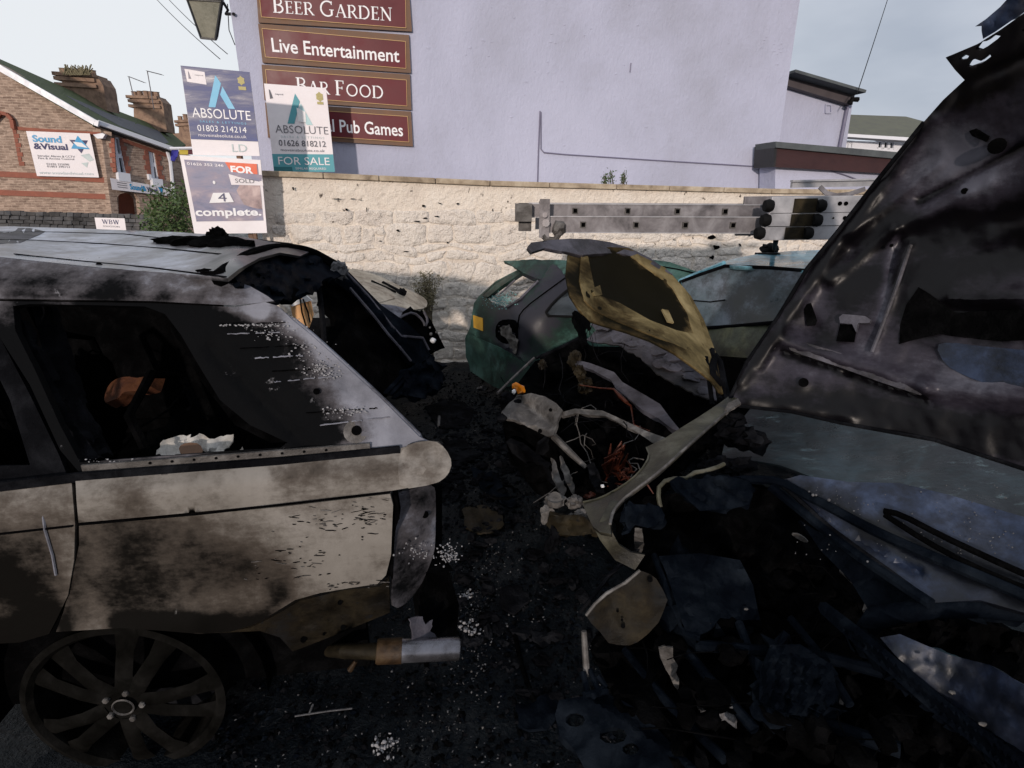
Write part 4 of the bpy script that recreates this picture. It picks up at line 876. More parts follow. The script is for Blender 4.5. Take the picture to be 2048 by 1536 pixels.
# louvre ribs left by the burnt trim, bolt hole and window sill strip
rs = random.Random(77)
for (x0, y0, x1, y1, m_, nm) in [(455, 668, 560, 664, m_suv_grey, 'trim_rib'), (510, 716, 606, 711, m_suv_grey, 'trim_rib'), (548, 764, 664, 753, m_suv_grey, 'trim_rib'), (640, 850, 780, 834, m_suv_grey, 'trim_rib'), (440, 647, 575, 645, m_soot, 'trim_slot'), (480, 697, 610, 690, m_soot, 'trim_slot'), (545, 742, 668, 736, m_soot, 'trim_slot'), (612, 826, 755, 816, m_soot, 'trim_slot')]:
    t_ = 0.0
    while t_ < .95:
        e_ = min(1, t_+rs.uniform(.12, .5)); P_ = [(x0+(x1-x0)*k, y0+(y1-y0)*k+rs.uniform(-.8, .8)) for k in np.linspace(t_, e_, 6)]
        mb = MB(); mb.strip([RS(x, y, .006 if m_ is m_suv_grey else .002) for x, y in P_], [rs.uniform(.001, .0045) for _ in P_], .004, rn); mb.build(nm, m_, suv); t_ = e_+rs.uniform(.01, .12)
mb = MB(); m2 = MB()
for _ in range(230):                                     # flaked, curling paint scars on the rear skin
    x, y = rs.choice([(rs.gauss(590, 55), rs.gauss(1118, 22)), (rs.gauss(640, 50), rs.gauss(1040, 14)), (rs.gauss(740, 20), rs.gauss(1030, 20)), (rs.uniform(580, 780), 1168+rs.gauss(0, 5)), (rs.uniform(300, 860), 960+rs.gauss(0, 18)), (rs.gauss(460, 60), rs.gauss(1170, 14))])
    if not (160 < x < 850 and (y < 1160 or x > 640)): continue
    l_ = rs.choice((2, 3, 4, 7, 11)); a_ = rs.gauss(0, .25); w_ = rs.uniform(.0012, .004)
    P_ = [RS(x+l_*k*math.cos(a_), y-l_*k*math.sin(a_)*.6+rs.uniform(-.6, .6), .0155 if y < 1000 else .003) for k in (-1, -.3, .4, 1)]
    (mb if rs.random() < .62 else m2).strip(P_, [w_*.3, w_, w_*.8, w_*.2], .002, rn)
o = mb.build('paint_flake', m_soot, suv); o['kind'] = 'stuff'; o = m2.build('paint_flake', m_palemetal, suv); o['kind'] = 'stuff'
def disc(name, surf, x, y, r, mat, parent, off=.006, n=16, asp=1.0, th=.004):
    c = surf(x, y, off); nrm = (surf(x, y, off+.02)-c).normalized(); a = Vector((0, 0, 1)).cross(nrm).normalized(); b = nrm.cross(a)
    V = [c+(a*math.cos(k*2*math.pi/n)+b*asp*math.sin(k*2*math.pi/n))*r for k in range(n)]; V += [p-nrm*th for p in V]
    return mesh(name, V, [tuple(range(n)), tuple(reversed(range(n, 2*n)))]+[(k, (k+1) % n, (k+1) % n+n, k+n)[::-1] for k in range(n)], mat, parent)
disc('bolt_hole', RS, 713, 861, .017, m_soot, suv, .010); disc('bolt_hole', RS, 633, 783, .011, m_soot, suv, .006); disc('bolt_washer', RS, 711, 863, .040, m_palemetal, suv, .006)
mb = MB(); V = resample([(165, 936), (330, 924), (560, 906), (740, 892)], 30, closed=False)
mb.strip([RS(x, y, .012) for x, y in V], .022, .01, rn); mb.build('window_sill_strip', m_palemetal, suv)
for k in range(9):
    x = 300+k*44; disc('rivet_hole', RS, x, 926-(x-300)*.073, .0045, m_soot, suv, .021, 8)
mb = MB(); mb.strip([RS(x, y, .016) for x, y in resample([(-200, 985), (0, 973), (150, 955), (330, 941), (560, 924), (800, 900)], 30, closed=False)], .030, .012, rn); mb.build('belt_trim', m_char, suv)
panel('inner_pillar', [(22, 640), (44, 640), (96, 740), (150, 850), (200, 915), (160, 930), (110, 850), (60, 750)], RS, m_char, suv, step=12, thick=.03, off=-.06, crumple=(.02, 40))
panel('inner_pillar', [(60, 600), (100, 605), (120, 680), (170, 820), (215, 905), (185, 915), (130, 820), (90, 720)], RS, m_char, suv, step=12, thick=.03, off=-.16, crumple=(.02, 40))
panel('inner_pillar', [(340, 640), (380, 640), (470, 760), (600, 880), (560, 895), (470, 850), (400, 760)], RS, m_soot, suv, step=14, thick=.05, off=-.10, crumple=(.03, 50))
# belt line clamshell, quarter skin, door
panel('shoulder_panel', [(151, 962), (330, 948), (560, 930), (760, 908), (830, 888), (868, 882), (890, 897), (903, 925), (895, 950), (872, 966), (780, 982), (560, 1008), (330, 1030), (157, 1046), (153, 1000)], RS, m_suv, suv, step=14, thick=.03, off=.012, seed=7,
      soot=[(560, 950, 800, 940, 22, .22), (640, 930, 30, .25), (850, 900, 30, .2), (260, 1000, 30, .15), (840, 905, 18, .2)], soot0=.08, ridges=[(157, 1000, 900, 930, 26, .018), (150, 1044, 780, 984, 5, -.008)])
panel('tail_lamp_corner', [(820, 886), (868, 880), (892, 897), (905, 925), (896, 951), (872, 968), (800, 980), (795, 940), (800, 905)], RS, m_suv, suv, step=12, thick=.02, off=.030, rnd=1, soot=[(860, 950, 25, .3), (830, 900, 20, .3), (800, 940, 16, .2)], soot0=.06, crumple=(.012, 26), seed=9)
panel('rear_skin', [(158, 1052), (330, 1036), (560, 1014), (780, 988), (786, 1010), (782, 1110), (772, 1150), (755, 1168), (700, 1176), (640, 1186), (590, 1200), (545, 1228), (505, 1250), (460, 1264), (400, 1268), (330, 1262), (240, 1256), (112, 1264), (128, 1220), (148, 1140), (158, 1090)], RS, m_suv, suv, step=15, thick=.02, rnd=0, seed=11,
      soot=[(260, 1110, 420, 1180, 80, .24), (430, 1130, 560, 1140, 55, .25), (240, 1250, 520, 1250, 22, .9), (150, 1100, 130, 1250, 30, .45), (300, 1220, 60, .25), (400, 1080, 50, .16), (560, 1190, 520, 1250, 24, .35), (690, 1020, 25, .25), (700, 1080, 110, -.30), (230, 1150, 150, .30)], soot0=.14, ridges=[(380, 1262, 60, 1290, 40, .03)])
panel('rear_door', [(-220, 1000), (0, 982), (143, 966), (146, 1000), (150, 1048), (148, 1120), (136, 1190), (115, 1235), (98, 1268), (40, 1285), (-220, 1300)], RS, m_suv, suv, step=15, thick=.02, seed=13, off=.006,
      soot=[(-60, 1150, 60, 1150, 60, .35), (10, 1160, 30, .7), (100, 1260, 60, .9), (20, 1120, 160, .34), (-100, 1280, 100, 1270, 40, .9)], soot0=.16, ridges=[(-200, 1030, 145, 1005, 20, .012)])
mb = MB(); mb.tube([RS(x, y, .010) for x, y in [(84, 1010), (90, 1060), (105, 1110), (112, 1150)]], .004, 5); o = mb.build('water_streak', m_suv_grey, suv)
mb = MB(); mb.strip([RS(x, y, .010) for x, y in resample([(-200, 1074), (0, 1068), (145, 1052)], 30, closed=False)], .006, .004, rn); mb.strip([RS(x, y, .016) for x, y in resample([(157, 1049), (400, 1028), (780, 985)], 30, closed=False)], .006, .004, rn); mb.build('crease_line', m_soot, suv)
panel('door_upper', [(-220, 600), (-12, 602), (-8, 660), (60, 790), (118, 910), (136, 955), (0, 966), (-220, 975)], RS, m_char, suv, step=16, thick=.03, off=-.015, holes=[[(-220+30, 640), (-60, 640), (20, 800), (60, 930), (-190, 940)]])
panel('rear_under_panel', [(430, 1266), (500, 1256), (545, 1234), (600, 1202), (690, 1180), (758, 1174), (778, 1158), (780, 1225), (700, 1258), (620, 1290), (585, 1303), (560, 1275), (520, 1262)], RS, m_plate, suv, step=13, thick=.02, off=-.045, soot=[(560, 1270, 40, .5), (760, 1200, 25, .3)], soot0=.2, ridges=[(650, 1205, 650, 1240, 9, .012), (600, 1250, 770, 1200, 7, -.012), (700, 1220, 740, 1215, 12, .01)], seed=15)
for (x, y, r) in [(607, 1279, .012), (686, 1255, .010), (771, 1241, .006), (648, 1268, .006), (680, 1205, .009)]: disc('bolt_hole', RS, x, y, r, m_soot, suv, -.036, 10)
CR = TPS([(790, 990, 'd', 1.72), (870, 968, 'd', 1.86), (872, 1100, 'd', 1.80), (790, 1210, 'd', 1.66), (830, 1190, 'd', 1.74)])
panel('tail_lamp_bracket', [(791, 988), (846, 972), (868, 970), (872, 990), (871, 1090), (864, 1120), (838, 1180), (800, 1218), (782, 1210), (786, 1150), (790, 1060), (802, 1030), (796, 1010)], CR, m_suv_grey, suv, step=10, thick=.012, rnd=1, soot=[(810, 1170, 40, .5), (800, 1110, 30, .2), (840, 1000, 20, .3)], soot0=.36, crumple=(.02, 50), seed=17)
disc('bolt_hole', CR, 850, 1029, .014, m_soot, suv, .008, 12)
panel('bumper_mount', [(784, 990), (794, 992), (800, 1030), (788, 1070), (786, 1160), (780, 1150), (783, 1060)], RS, m_soot, suv, step=10, thick=.05, off=-.02)
panel('rear_crossmember', [(870, 970), (884, 968), (884, 1090), (900, 1150), (918, 1210), (912, 1290), (870, 1290), (846, 1250), (838, 1190), (870, 1110)], TPS([(870, 980, 'd', 1.95), (884, 1100, 'd', 2.0), (910, 1280, 'd', 1.95), (840, 1200, 'd', 1.85), (850, 1260, 'd', 1.8)]), m_soot, suv, step=12, thick=.03, crumple=(.03, 40))
panel('torn_bracket', [(820, 1236), (845, 1232), (850, 1250), (866, 1238), (862, 1262), (880, 1280), (868, 1296), (826, 1290)], TPS([(820, 1240, 'd', 1.75), (880, 1280, 'd', 1.8), (826, 1290, 'd', 1.72)]), m_bonnetgrey, suv, step=8, thick=.006, jag=2, crumple=(.01, 20))
# ash crust that clings to the bracket
mb = MB(); rs = random.Random(8)
for _ in range(150):
    x, y = rs.choice([(rs.gauss(893, 14), rs.gauss(1105, 12)), (rs.gauss(830, 22), rs.gauss(1100, 12)), (rs.gauss(905, 8), rs.gauss(1112, 6))]); p = CR(x, y, .012+rs.uniform(0, .02)); mb.lump(p, *(rs.choice((.0015, .0025, .004)) for _ in range(3)), sub=1, amp=.9, seed=rs.random())
o = mb.build('ash_crust', m_ashwhite, suv); o['kind'] = 'stuff'
mb = MB()
for _ in range(520):
    x, y = rs.choice([(rs.gauss(550, 30), rs.gauss(662, 11)), (rs.gauss(615, 22), rs.gauss(700, 14)), (rs.gauss(655, 20), rs.gauss(745, 9)), (rs.uniform(440, 560), 648+rs.uniform(0, 4)), (rs.uniform(170, 600), 922+rs.gauss(0, 3)-(0)), (rs.gauss(690, 30), rs.gauss(822, 6)), (rs.gauss(640, 12), rs.gauss(735, 8))])
    p = RS(x, y, .008); r = rs.choice((.0008, .0012, .0018, .003)); mb.box(p, r*2, r, r*rs.uniform(.6, 1.8), Vector((rs.uniform(-1, 1), 0, rs.uniform(-1, 1))+Vector((.1, 0, 0)).to_tuple()) if False else (1, 0, 0), (0, 1, 0), (0, 0, 1))
o = mb.build('ash_flakes', m_ashwhite, suv); o['kind'] = 'stuff'
# ---- hatch opening
HT = TPS([(454, 552, 'z', 1.74), (500, 520, 'd', 2.3), (550, 498, 'd', 2.9), (652, 521, 'd', 3.3), (690, 560, 'd', 3.2), (560, 612, 'z', 1.60), (640, 600, 'd', 2.6), (585, 640, 'z', 1.5)])
panel('burnt_headlining', [(454, 552), (470, 535), (500, 514), (548, 499), (590, 496), (633, 508), (655, 522), (690, 534), (684, 556), (652, 556), (640, 572), (628, 590), (612, 584), (596, 590), (584, 602), (566, 596), (548, 606), (500, 580)], HT, m_charb, suv, step=6, thick=.02, crumple=(.16, 34), jag=3, seed=21, rnd=1)
panel('burnt_headlining', [(470, 548), (520, 560), (575, 572), (610, 582), (596, 596), (580, 606), (560, 604), (535, 600)], HT, m_soot, suv, step=9, thick=.02, off=-.10, crumple=(.14, 40), jag=3, seed=24)
mb = MB(); mb.tube(path3([(440, 556), (470, 530), (505, 508), (560, 495), (620, 502), (660, 524), (690, 540)], HT, .02), [.035]*4+[.03]*100, 8) if False else mb.tube(path3([(440, 556), (470, 530), (505, 508), (560, 495), (620, 502), (660, 524), (690, 540)], HT, .015), .028, 8); mb.build('hatch_header', m_soot, suv, smooth=True)
mb = MB(); c = HT(678, 542, .02); mb.lump(c, .05, .05, .05, .6, 2.5, 3, 3); mb.build('hinge_remnant', m_ash, suv, smooth=True)
FD = TPS([(652, 524, 'd', 3.35), (714, 570, 'd', 3.38), (812, 648, 'd', 3.42), (861, 712, 'd', 3.45), (825, 723, 'd', 3.3), (747, 635, 'd', 3.25), (649, 570, 'd', 3.2)])
panel('far_pillar', [(655, 526), (690, 536), (714, 560), (763, 610), (815, 646), (842, 672), (862, 710), (870, 735), (826, 726), (800, 690), (747, 632), (700, 585), (664, 560)], FD, m_charb, suv, step=9, thick=.05, ridges=[(690, 550, 830, 700, 6, .03), (670, 560, 800, 690, 5, -.02)], seed=23)
for k, pts in enumerate([[(692, 545), (735, 590), (782, 650), (802, 672), (812, 674)], [(700, 576), (745, 628), (776, 668), (800, 695), (822, 722)], [(806, 672), (846, 676), (858, 700)]]):
    mb = MB(); mb.tube([FD(x, y, .02) for x, y in pts], .008, 5); mb.build('seal_edge', m_bonnetgrey, suv)
panel('far_inner_side', [(640, 545), (664, 545), (700, 575), (745, 615), (790, 660), (830, 715), (845, 780), (760, 790), (700, 740), (640, 680), (640, 655), (668, 652), (672, 640), (668, 626), (650, 610), (640, 600)], FD, m_soot, suv, step=12, thick=.06, off=-.10, crumple=(.05, 60))
panel('far_sill_remnant', [(812, 740), (860, 712), (885, 730), (890, 760), (870, 790), (840, 800), (800, 790)], TPS([(812, 740, 'd', 3.2), (885, 730, 'd', 3.35), (870, 790, 'd', 3.15), (800, 790, 'd', 2.9)]), m_charb, suv, step=7, thick=.04, crumple=(.12, 25), jag=4, seed=26)
for (a, b) in [((788, 797), (822, 762)), ((780, 790), (812, 755)), ((772, 786), (804, 752))]:
    mb = MB(); mb.bar(D(*a, 2.9), D(*b, 3.1), .03, .01); mb.build('floor_rail', m_charb, suv)
mb = MB(); mb.tube([D(636, 556, 3.05), D(645, 640, 2.95), D(652, 740, 2.9)], .017, 6); mb.build('gas_strut', m_char, suv, smooth=True)
mb = MB(); mb.tube(path3([(585, 640), (620, 668), (680, 722), (760, 795), (838, 873)], RS, -.005), .012, 6); mb.build('aperture_flange', m_suv_grey, suv, smooth=True)
# near inner side of load bay + cabin shell
def lp(s, o, z): return RS.p+ra*s+rn*o+Vector((0, 0, z))
mb = MB(); mb.add([lp(-2.6, -.1, .62), lp(.02, -.1, .62), lp(-.7, -1.72, .62), lp(-2.6, -1.72, .62)], [(0, 1, 2, 3)])
mb.box(lp(-2.25, -1.74, 1.15), 1.9, .05, 1.0, ra, rn); mb.box(lp(-3.0, -.9, 1.2), .05, 1.6, 1.1, ra, rn); mb.box(lp(-1.7, -1.80, .8), 2.0, .08, .55, ra, rn); mb.box(lp(-1.6, -1.72, .40), 1.9, .05, .6, ra, rn); mb.box(lp(-1.3, -.22, .30), 1.9, .04, .4, ra, rn); mb.build('cabin_floor_and_blackout', m_soot, suv)  # includes a black far panel added to shut out light behind the window
mb = MB()
for s in (-2.3, -1.3): mb.bar(lp(s, -1.75, 1.15), lp(s, -1.6, 1.74), .12, .06)
mb.bar(lp(-2.6, -1.6, 1.74), lp(-1.15, -1.6, 1.72), .07, .06); mb.build('far_window_frame', m_soot, suv)
# rear seats: scorched foam on wire frames
def seat(s, o, sc=1):
    mb = MB(); mb.tube([lp(s, o-.22, .7), lp(s-.12, o-.22, 1.28), lp(s-.13, o, 1.36), lp(s-.12, o+.22, 1.28), lp(s, o+.22, .7)], .018, 6)
    for k in range(7): mb.tube([lp(s-.02*k, o-.22, .74+.08*k), lp(s-.02*k+.02, o, .73+.08*k), lp(s-.02*k, o+.22, .74+.08*k)], .005, 4)
    f = mb.build('seat_frame', m_soot, suv, smooth=True); mb = MB(); mb.lump(lp(s-.06, o, .95), .07, .2, .26, .5, 2.2, 3, s+o*3); mb.build('burnt_foam', m_soot, suv, smooth=True)
for s, o in ((-.95, -.45), (-.95, -1.05), (-1.7, -.45), (-1.7, -1.2)): seat(s, o)
HP = TPS([(210, 810, 'd', 2.45), (310, 735, 'd', 2.5), (300, 780, 'd', 2.4)])
panel('scorched_headrest', [(207, 806), (212, 778), (226, 760), (250, 752), (282, 757), (306, 742), (302, 768), (286, 782), (262, 782), (246, 784), (238, 796), (222, 802)], HP, M('scorched_orange_foam', [lin(110, 50, 20), lin(176, 96, 48), lin(210, 130, 70)], 9, rough=.8, bump=.4), suv, step=8, thick=.06, rnd=1, crumple=(.03, 30), soot0=0)
rs = random.Random(13)
for (q) in [[(310, 905), (325, 878), (358, 872), (392, 868), (408, 878), (440, 874), (470, 868), (462, 890), (440, 905), (400, 912), (350, 912)], [(360, 900), (380, 886), (402, 888), (410, 906), (388, 913)], [(398, 912), (410, 892), (420, 900), (416, 912)], [(470, 906), (485, 893), (493, 905)]]:
    pass
PZ = TPS([(310, 905, 'd', 1.76), (470, 870, 'd', 1.86), (440, 912, 'd', 1.78), (360, 870, 'd', 1.84)])
pp_ = thing('scorched_papers', 'crumpled white scorched papers lying inside the SUV side window', 'papers')
for i, q in enumerate([[(312, 908), (325, 880), (358, 872), (380, 870), (372, 900), (345, 912)], [(355, 884), (400, 868), (425, 878), (418, 906), (380, 888)], [(415, 880), (468, 868), (462, 890), (440, 908), (412, 902)], [(472, 906), (485, 893), (492, 905)]]):
    panel('paper', q, PZ, m_paper, pp_, step=7, thick=.003, off=.01*i, crumple=(.03, 25), jag=2, seed=i+40)
panel('card', [(356, 893), (375, 884), (400, 887), (408, 905), (390, 912), (362, 910)], PZ, m_bronze, pp_, step=8, thick=.003, off=.045, rnd=1)
cb = thing('stripy_orange_board', 'white and orange striped board glimpsed through the open rear hatch of the SUV', 'board'); BP = vplane(D(608, 622, 3.9).x, 3.9, 12)
panel('board', [(580, 608), (604, 600), (598, 592), (607, 590), (622, 604), (627, 630), (619, 655), (600, 652), (585, 632)], BP, M('orange_board', [lin(220, 190, 150), lin(232, 170, 110), lin(226, 120, 60)], 3.0, rough=.5, bump=0), cb, step=9, thick=.02)
panel('white_rim', [(578, 607), (606, 598), (596, 588), (606, 586), (624, 601), (604, 606), (584, 613)], BP, m_white, cb, step=9, thick=.02, off=.025)
for pts in ([(600, 596), (604, 625), (612, 652)], [(606, 598), (616, 625), (620, 645)]):
    mb = MB(); mb.tube([BP(x, y, .04) for x, y in pts], .006, 4); mb.build('hanging_wire', m_black, cb)
yb = thing('yellow_scrap', 'small yellow scrap behind the SUV hatch strut', 'scrap'); panel('scrap', [(678, 655), (682, 645), (694, 652), (692, 660), (684, 662)], D if False else vplane(D(685, 655, 3.9).x, 3.9, 5), m_yellow, yb, step=5, thick=.02, crumple=(.02, 6))
# wheel
WC = RS(252, 1405, -.045); R_ = .345
def wpt(r, a, o): return WC+ra*(r*math.cos(a))+Vector((0, 0, r*math.sin(a)))+rn*o
def ring(mb, prof, n=64):
    b = len(mb.v); m = len(prof)
    for i in range(n):
        a = 2*math.pi*i/n
        for r, o in prof: mb.v.append(wpt(r, a, o))
    for i in range(n):
        for k in range(m-1): mb.f.append((b+i*m+k, b+i*m+k+1, b+((i+1) % n)*m+k+1, b+((i+1) % n)*m+k))
m_rim = M('smoked_alloy', [(.02, .019, .017, 1), (.05, .048, .044, 1), (.11, .105, .10, 1)], 9, rough=.8, bump=.3, spec=.1)
wh = MB(); ring(wh, [(R_, -.28), (R_+.015, -.26), (R_-.005, -.24), (R_-.02, -.05), (R_, -.02), (R_+.012, 0), (R_-.012, .008), (R_-.028, -.01), (R_-.035, -.28)]); wheel = wh.build('wheel', m_rim, suv, smooth=True)
mb = MB(); ring(mb, [(R_-.04, -.22), (.05, -.22)]); mb.build('brake_disc', m_rust if False else m_char, wheel)
for k in range(10):
    a = 2*math.pi*k/10+.21+(.09 if k % 2 else -.09); mb = MB(); P = []
    for (r, o, w_) in ((.065, .005, .036), (.15, .012, .030), (.25, .0, .030), (R_-.025, -.02, .044)): P.append((r, o, w_))
    V = []
    for r, o, w_ in P:
        for sg, oo in ((-1, 0), (-.5, .010), (.5, .010), (1, 0), (0, -.03)): V.append(wpt(r, a, o+oo)+(-ra*math.sin(a)+Vector((0, 0, math.cos(a))))*(sg*w_))
    Fs = [(i*5+j, i*5+(j+1) % 5, (i+1)*5+(j+1) % 5, (i+1)*5+j) for i in range(3) for j in range(5)]+[(0, 1, 2, 3, 4), (15, 16, 17, 18, 19)]
    mesh('spoke', V, Fs, m_rim, wheel, smooth=True)
mb = MB(); ring(mb, [(.085, -.03), (.085, .0), (.07, .012), (.035, .006), (.033, .018), (.001, .020)], 32); mb.build('hub', m_rim, wheel, smooth=True)
mb = MB(); ring(mb, [(.036, .018), (.040, .022), (.036, .026), (.033, .020)], 32); mb.build('hub_cap_ring', m_palemetal, wheel, smooth=True)
for k in range(5):
    a = 2*math.pi*k/5+1.25; mb = MB(); c = wpt(.066, a, .0); mb.tube([c-rn*.01, c+rn*.022, c+rn*.026], [.012, .012, .009], 6); mb.build('wheel_nut', m_palemetal, wheel)
mb = MB(); A = [wpt(.5, math.radians(t_), -.05) for t_ in range(-10, 191, 10)]; B = [wpt(.5, math.radians(t_), -.6) for t_ in range(-10, 191, 10)]; n = len(A); mb.add(A+B, [(i, i+1, n+i+1, n+i) for i in range(n-1)]); mb.build('wheel_arch_liner', m_soot, suv)
# exhaust
ex0, ex1, ex2 = RS(650, 1300, -.30), RS(752, 1303, -.10), RS(915, 1300, .0); ax = (RS(915, 1302, -.02)-RS(756, 1302, -.02)).normalized()
E0 = RS(756, 1303, -.02); E1 = RS(918, 1297, -.02); ext = MB()
ext.tube([E0-ax*.004, E0, E0.lerp(E1, .3), E0.lerp(E1, .32), E1-ax*.005, E1, E1-ax*.004, E0.lerp(E1, .4)], [.040, .045, .046, .044, .045, .043, .039, .038], 28, cap=False); tail = ext.build('exhaust_tip', m_steel, suv, smooth=True)
mb = MB(); mb.tube([E0-ax*.006, E0+ax*.001, E0.lerp(E1, .29)], [.043, .0475, .048], 28, cap=False); mb.build('heat_band', m_rust, tail, smooth=True)
mb = MB(); mb.tube([RS(640, 1300, -.25), RS(690, 1302, -.06), E0+ax*.02], [.024, .029, .032], 12); mb.build('exhaust_pipe', m_plate, suv, smooth=True)
mb = MB(); mb.tube([RS(700, 1340, -.05), RS(712, 1322, -.05)], [.012, .008], 8); mb.build('exhaust_hanger', m_rust, suv)
# charred lump and splinters on the roof
t = thing('charred_lump', 'black charred lump of melted rubber lying on the SUV roof', 'debris'); mb = MB(); c = ROOF(400, 486, .01)
a, b = ROOF(350, 480, .02), ROOF(468, 488, .03)
for k in range(9): q = a.lerp(b, k/8); mb.lump(q+Vector((0, random.uniform(-.05, .05), 0)), .10, .09, .022+.012*k/8, .5, 2.4, 2, k)
mb.lump(ROOF(437, 476, .03), .05, .05, .055, .5, 3, 3, 4); mb.build('lump', m_soot, t, smooth=True)
for (x, y, s) in [(410, 541, .03), (198, 529, .012), (420, 493, .02), (430, 547, .04)]:
    t = thing('charred_splinter', {410: 'charred splinter on the roof edge nearest the hatch header', 198: 'tiny black splinter on the SUV roof rail left of the others', 420: 'thin char strip just below the charred roof lump', 430: 'flat black strip beside the hatch corner on the roof'}[x], 'debris'); mb = MB(); mb.lump(ROOF(x, y, .008), s, s*.5, .007, .6, 3, 2, x); mb.build('splinter', m_soot, t)
mb = MB(); mb.tube([D(500, 478, 3.35), D(585, 488, 3.4)], .005, 5); mb.build('roof_bar', m_black, suv)
# ================================================================ cream car between the SUV and the wall
cc = thing('cream_car', 'cream car with burnt headlamp corner parked between the SUV and the wall', 'car')
CC = TPS([(680, 534, 'd', 5.9), (747, 547, 'd', 6.0), (850, 600, 'd', 6.1), (753, 606, 'd', 4.9), (825, 620, 'd', 5.2), (789, 640, 'd', 4.9), (600, 520, 'd', 5.6), (560, 560, 'd', 4.6)])
panel('windscreen', [(560, 515), (682, 532), (735, 548), (772, 566), (790, 596), (770, 602), (753, 606), (700, 575), (660, 560), (560, 560)], CC, m_creamcar, cc, step=12, thick=.02, off=.02, soot0=.12)
panel('bonnet', [(690, 533), (747, 546), (800, 572), (845, 592), (856, 604), (852, 616), (826, 620), (780, 610), (753, 606), (740, 560)], CC, m_creamcar, cc, step=9, thick=.02, rnd=1, soot=[(850, 600, 15, .2)], soot0=.05, ridges=[(790, 600, 740, 560, 4, -.03)])
panel('wing', [(753, 607), (790, 611), (826, 621), (806, 630), (789, 642), (765, 640), (748, 630)], CC, m_bonnetgrey if False else m_suv_grey, cc, step=9, thick=.02, off=.01, soot0=.0)
panel('front_corner', [(789, 642), (808, 628), (828, 620), (848, 624), (862, 640), (872, 660), (890, 696), (868, 702), (856, 700), (850, 760), (830, 700), (800, 680)], TPS([(789, 642, 'd', 4.9), (850, 622, 'd', 5.3), (890, 697, 'd', 5.5), (856, 700, 'd', 5.1), (850, 760, 'd', 5.1)]), m_soot, cc, step=8, thick=.05, crumple=(.10, 20), seed=31)
mb = MB(); ccf = TPS([(789, 642, 'd', 4.85), (850, 622, 'd', 5.25), (856, 700, 'd', 5.05)]); mb.tube([ccf(x, y, .03) for x, y in smoothpoly([(848, 624), (856, 640), (850, 655), (846, 640), (826, 624), (808, 630), (790, 642)], 1, closed=False)], .012, 5); mb.build('wing_lip', m_bonnetgrey, cc, smooth=True)
for (x, y, r) in [(866, 681, .028), (862, 668, .015), (873, 664, .012), (860, 655, .010)]:
    mb = MB(); mb.lump(D(x, y, 5.0), r, r, r, .2, 2, 2, x); mb.build('lamp_remnant', m_white if r > .02 else m_ash, cc, smooth=True)
mb = MB(); mb.bar(CC(743, 562, .05), CC(792, 584, .05), .02, .02); mb.bar(CC(765, 564, .06), CC(804, 584, .07), .03, .02); mb.lump(CC(803, 586, .05), .05, .04, .05, .3); mb.build('wiper', m_black, cc)
mb = MB(); c0 = D(640, 640, 5.3); mb.box(Vector((c0.x-.6, 5.4, .45)), 2.6, 1.3, .5); mb.build('body', m_char, cc)
mb = MB(); mb.tube([D(770, 720, 4.95), D(772, 720, 5.2)], .29, 20); mb.build('wheel', m_black, cc)
# ================================================================ green hatchback at the wall
gc = thing('green_hatchback', 'smoked dark green hatchback with shattered rear window, parked against the cream wall', 'car')
GC = TPS([(932, 680, 'd', 6.45), (946, 600, 'd', 6.6), (940, 740, 'd', 6.35), (1030, 560, 'd', 6.1), (1000, 640, 'd', 5.75), (1035, 635, 'd', 5.55), (1035, 700, 'd', 5.5), (990, 770, 'd', 5.7), (1010, 525, 'd', 6.7), (1135, 522, 'd', 6.2), (1130, 560, 'd', 5.75), (1135, 640, 'd', 5.5), (1400, 540, 'd', 5.9), (1400, 640, 'd', 5.5), (1150, 720, 'd', 5.45), (1260, 505, 'd', 6.6)])
GW = [(966, 589), (990, 566), (1033, 543), (1074, 562), (1060, 580), (1036, 600), (1016, 614), (985, 606)]
panel('body', [(948, 606), (958, 592), (990, 563), (1034, 540), (1060, 530), (1130, 521), (1200, 516), (1280, 516), (1340, 524), (1398, 545), (1440, 575), (1440, 700), (1160, 790), (1060, 790), (1000, 778), (985, 772), (940, 742), (934, 700), (932, 672), (940, 655), (944, 630)], GC, m_green, gc, holes=[GW, [(1092, 624), (1106, 606), (1130, 584), (1142, 576), (1180, 576), (1180, 634), (1094, 632)]], step=10, thick=.03, seed=33,
      soot=[(1035, 635, 1130, 560, 40, .75), (1100, 650, 1040, 660, 30, .6), (1000, 620, 40, .5), (1010, 690, 30, .6), (1050, 740, 60, .5), (960, 640, 25, .1), (1150, 560, 60, .5), (990, 745, 50, .35)], soot0=.02,
      ridges=[(1036, 636, 1050, 615, 3, -.03), (1050, 615, 1130, 556, 3, -.03), (945, 663, 1010, 695, 5, .05), (1010, 695, 1060, 730, 5, .04), (932, 690, 935, 740, 10, .04), (1035, 700, 1035, 640, 3, -.02)])
for pts in [[(1034, 700), (1035, 636), (1050, 615), (1090, 585), (1130, 556)], [(1290, 530), (1340, 535), (1396, 548)]]:
    mb = MB(); mb.strip([GC(x, y, .006) for x, y in smoothpoly(pts, 1, closed=False)], .014, .006, GC(1035, 640, .1)-GC(1035, 640)); mb.build('shut_line', m_soot, gc)
mb = MB(); fr = smoothpoly([(1092, 624), (1106, 606), (1130, 584), (1142, 576)], 1, closed=False); mb.tube([GC(x, y, .01) for x, y in fr]+[GC(1094, 633, .01), GC(1150, 634, .01)][:0], .014, 5); mb.tube([GC(x, y, .01) for x, y in [(1092, 624), (1096, 632), (1160, 634)]], .014, 5); mb.build('window_seal', m_black, gc)
panel('side_glass', [(1092, 624), (1106, 606), (1142, 576), (1180, 576), (1180, 634), (1094, 632)], GC, m_glass, gc, step=20, thick=.01, off=-.05)
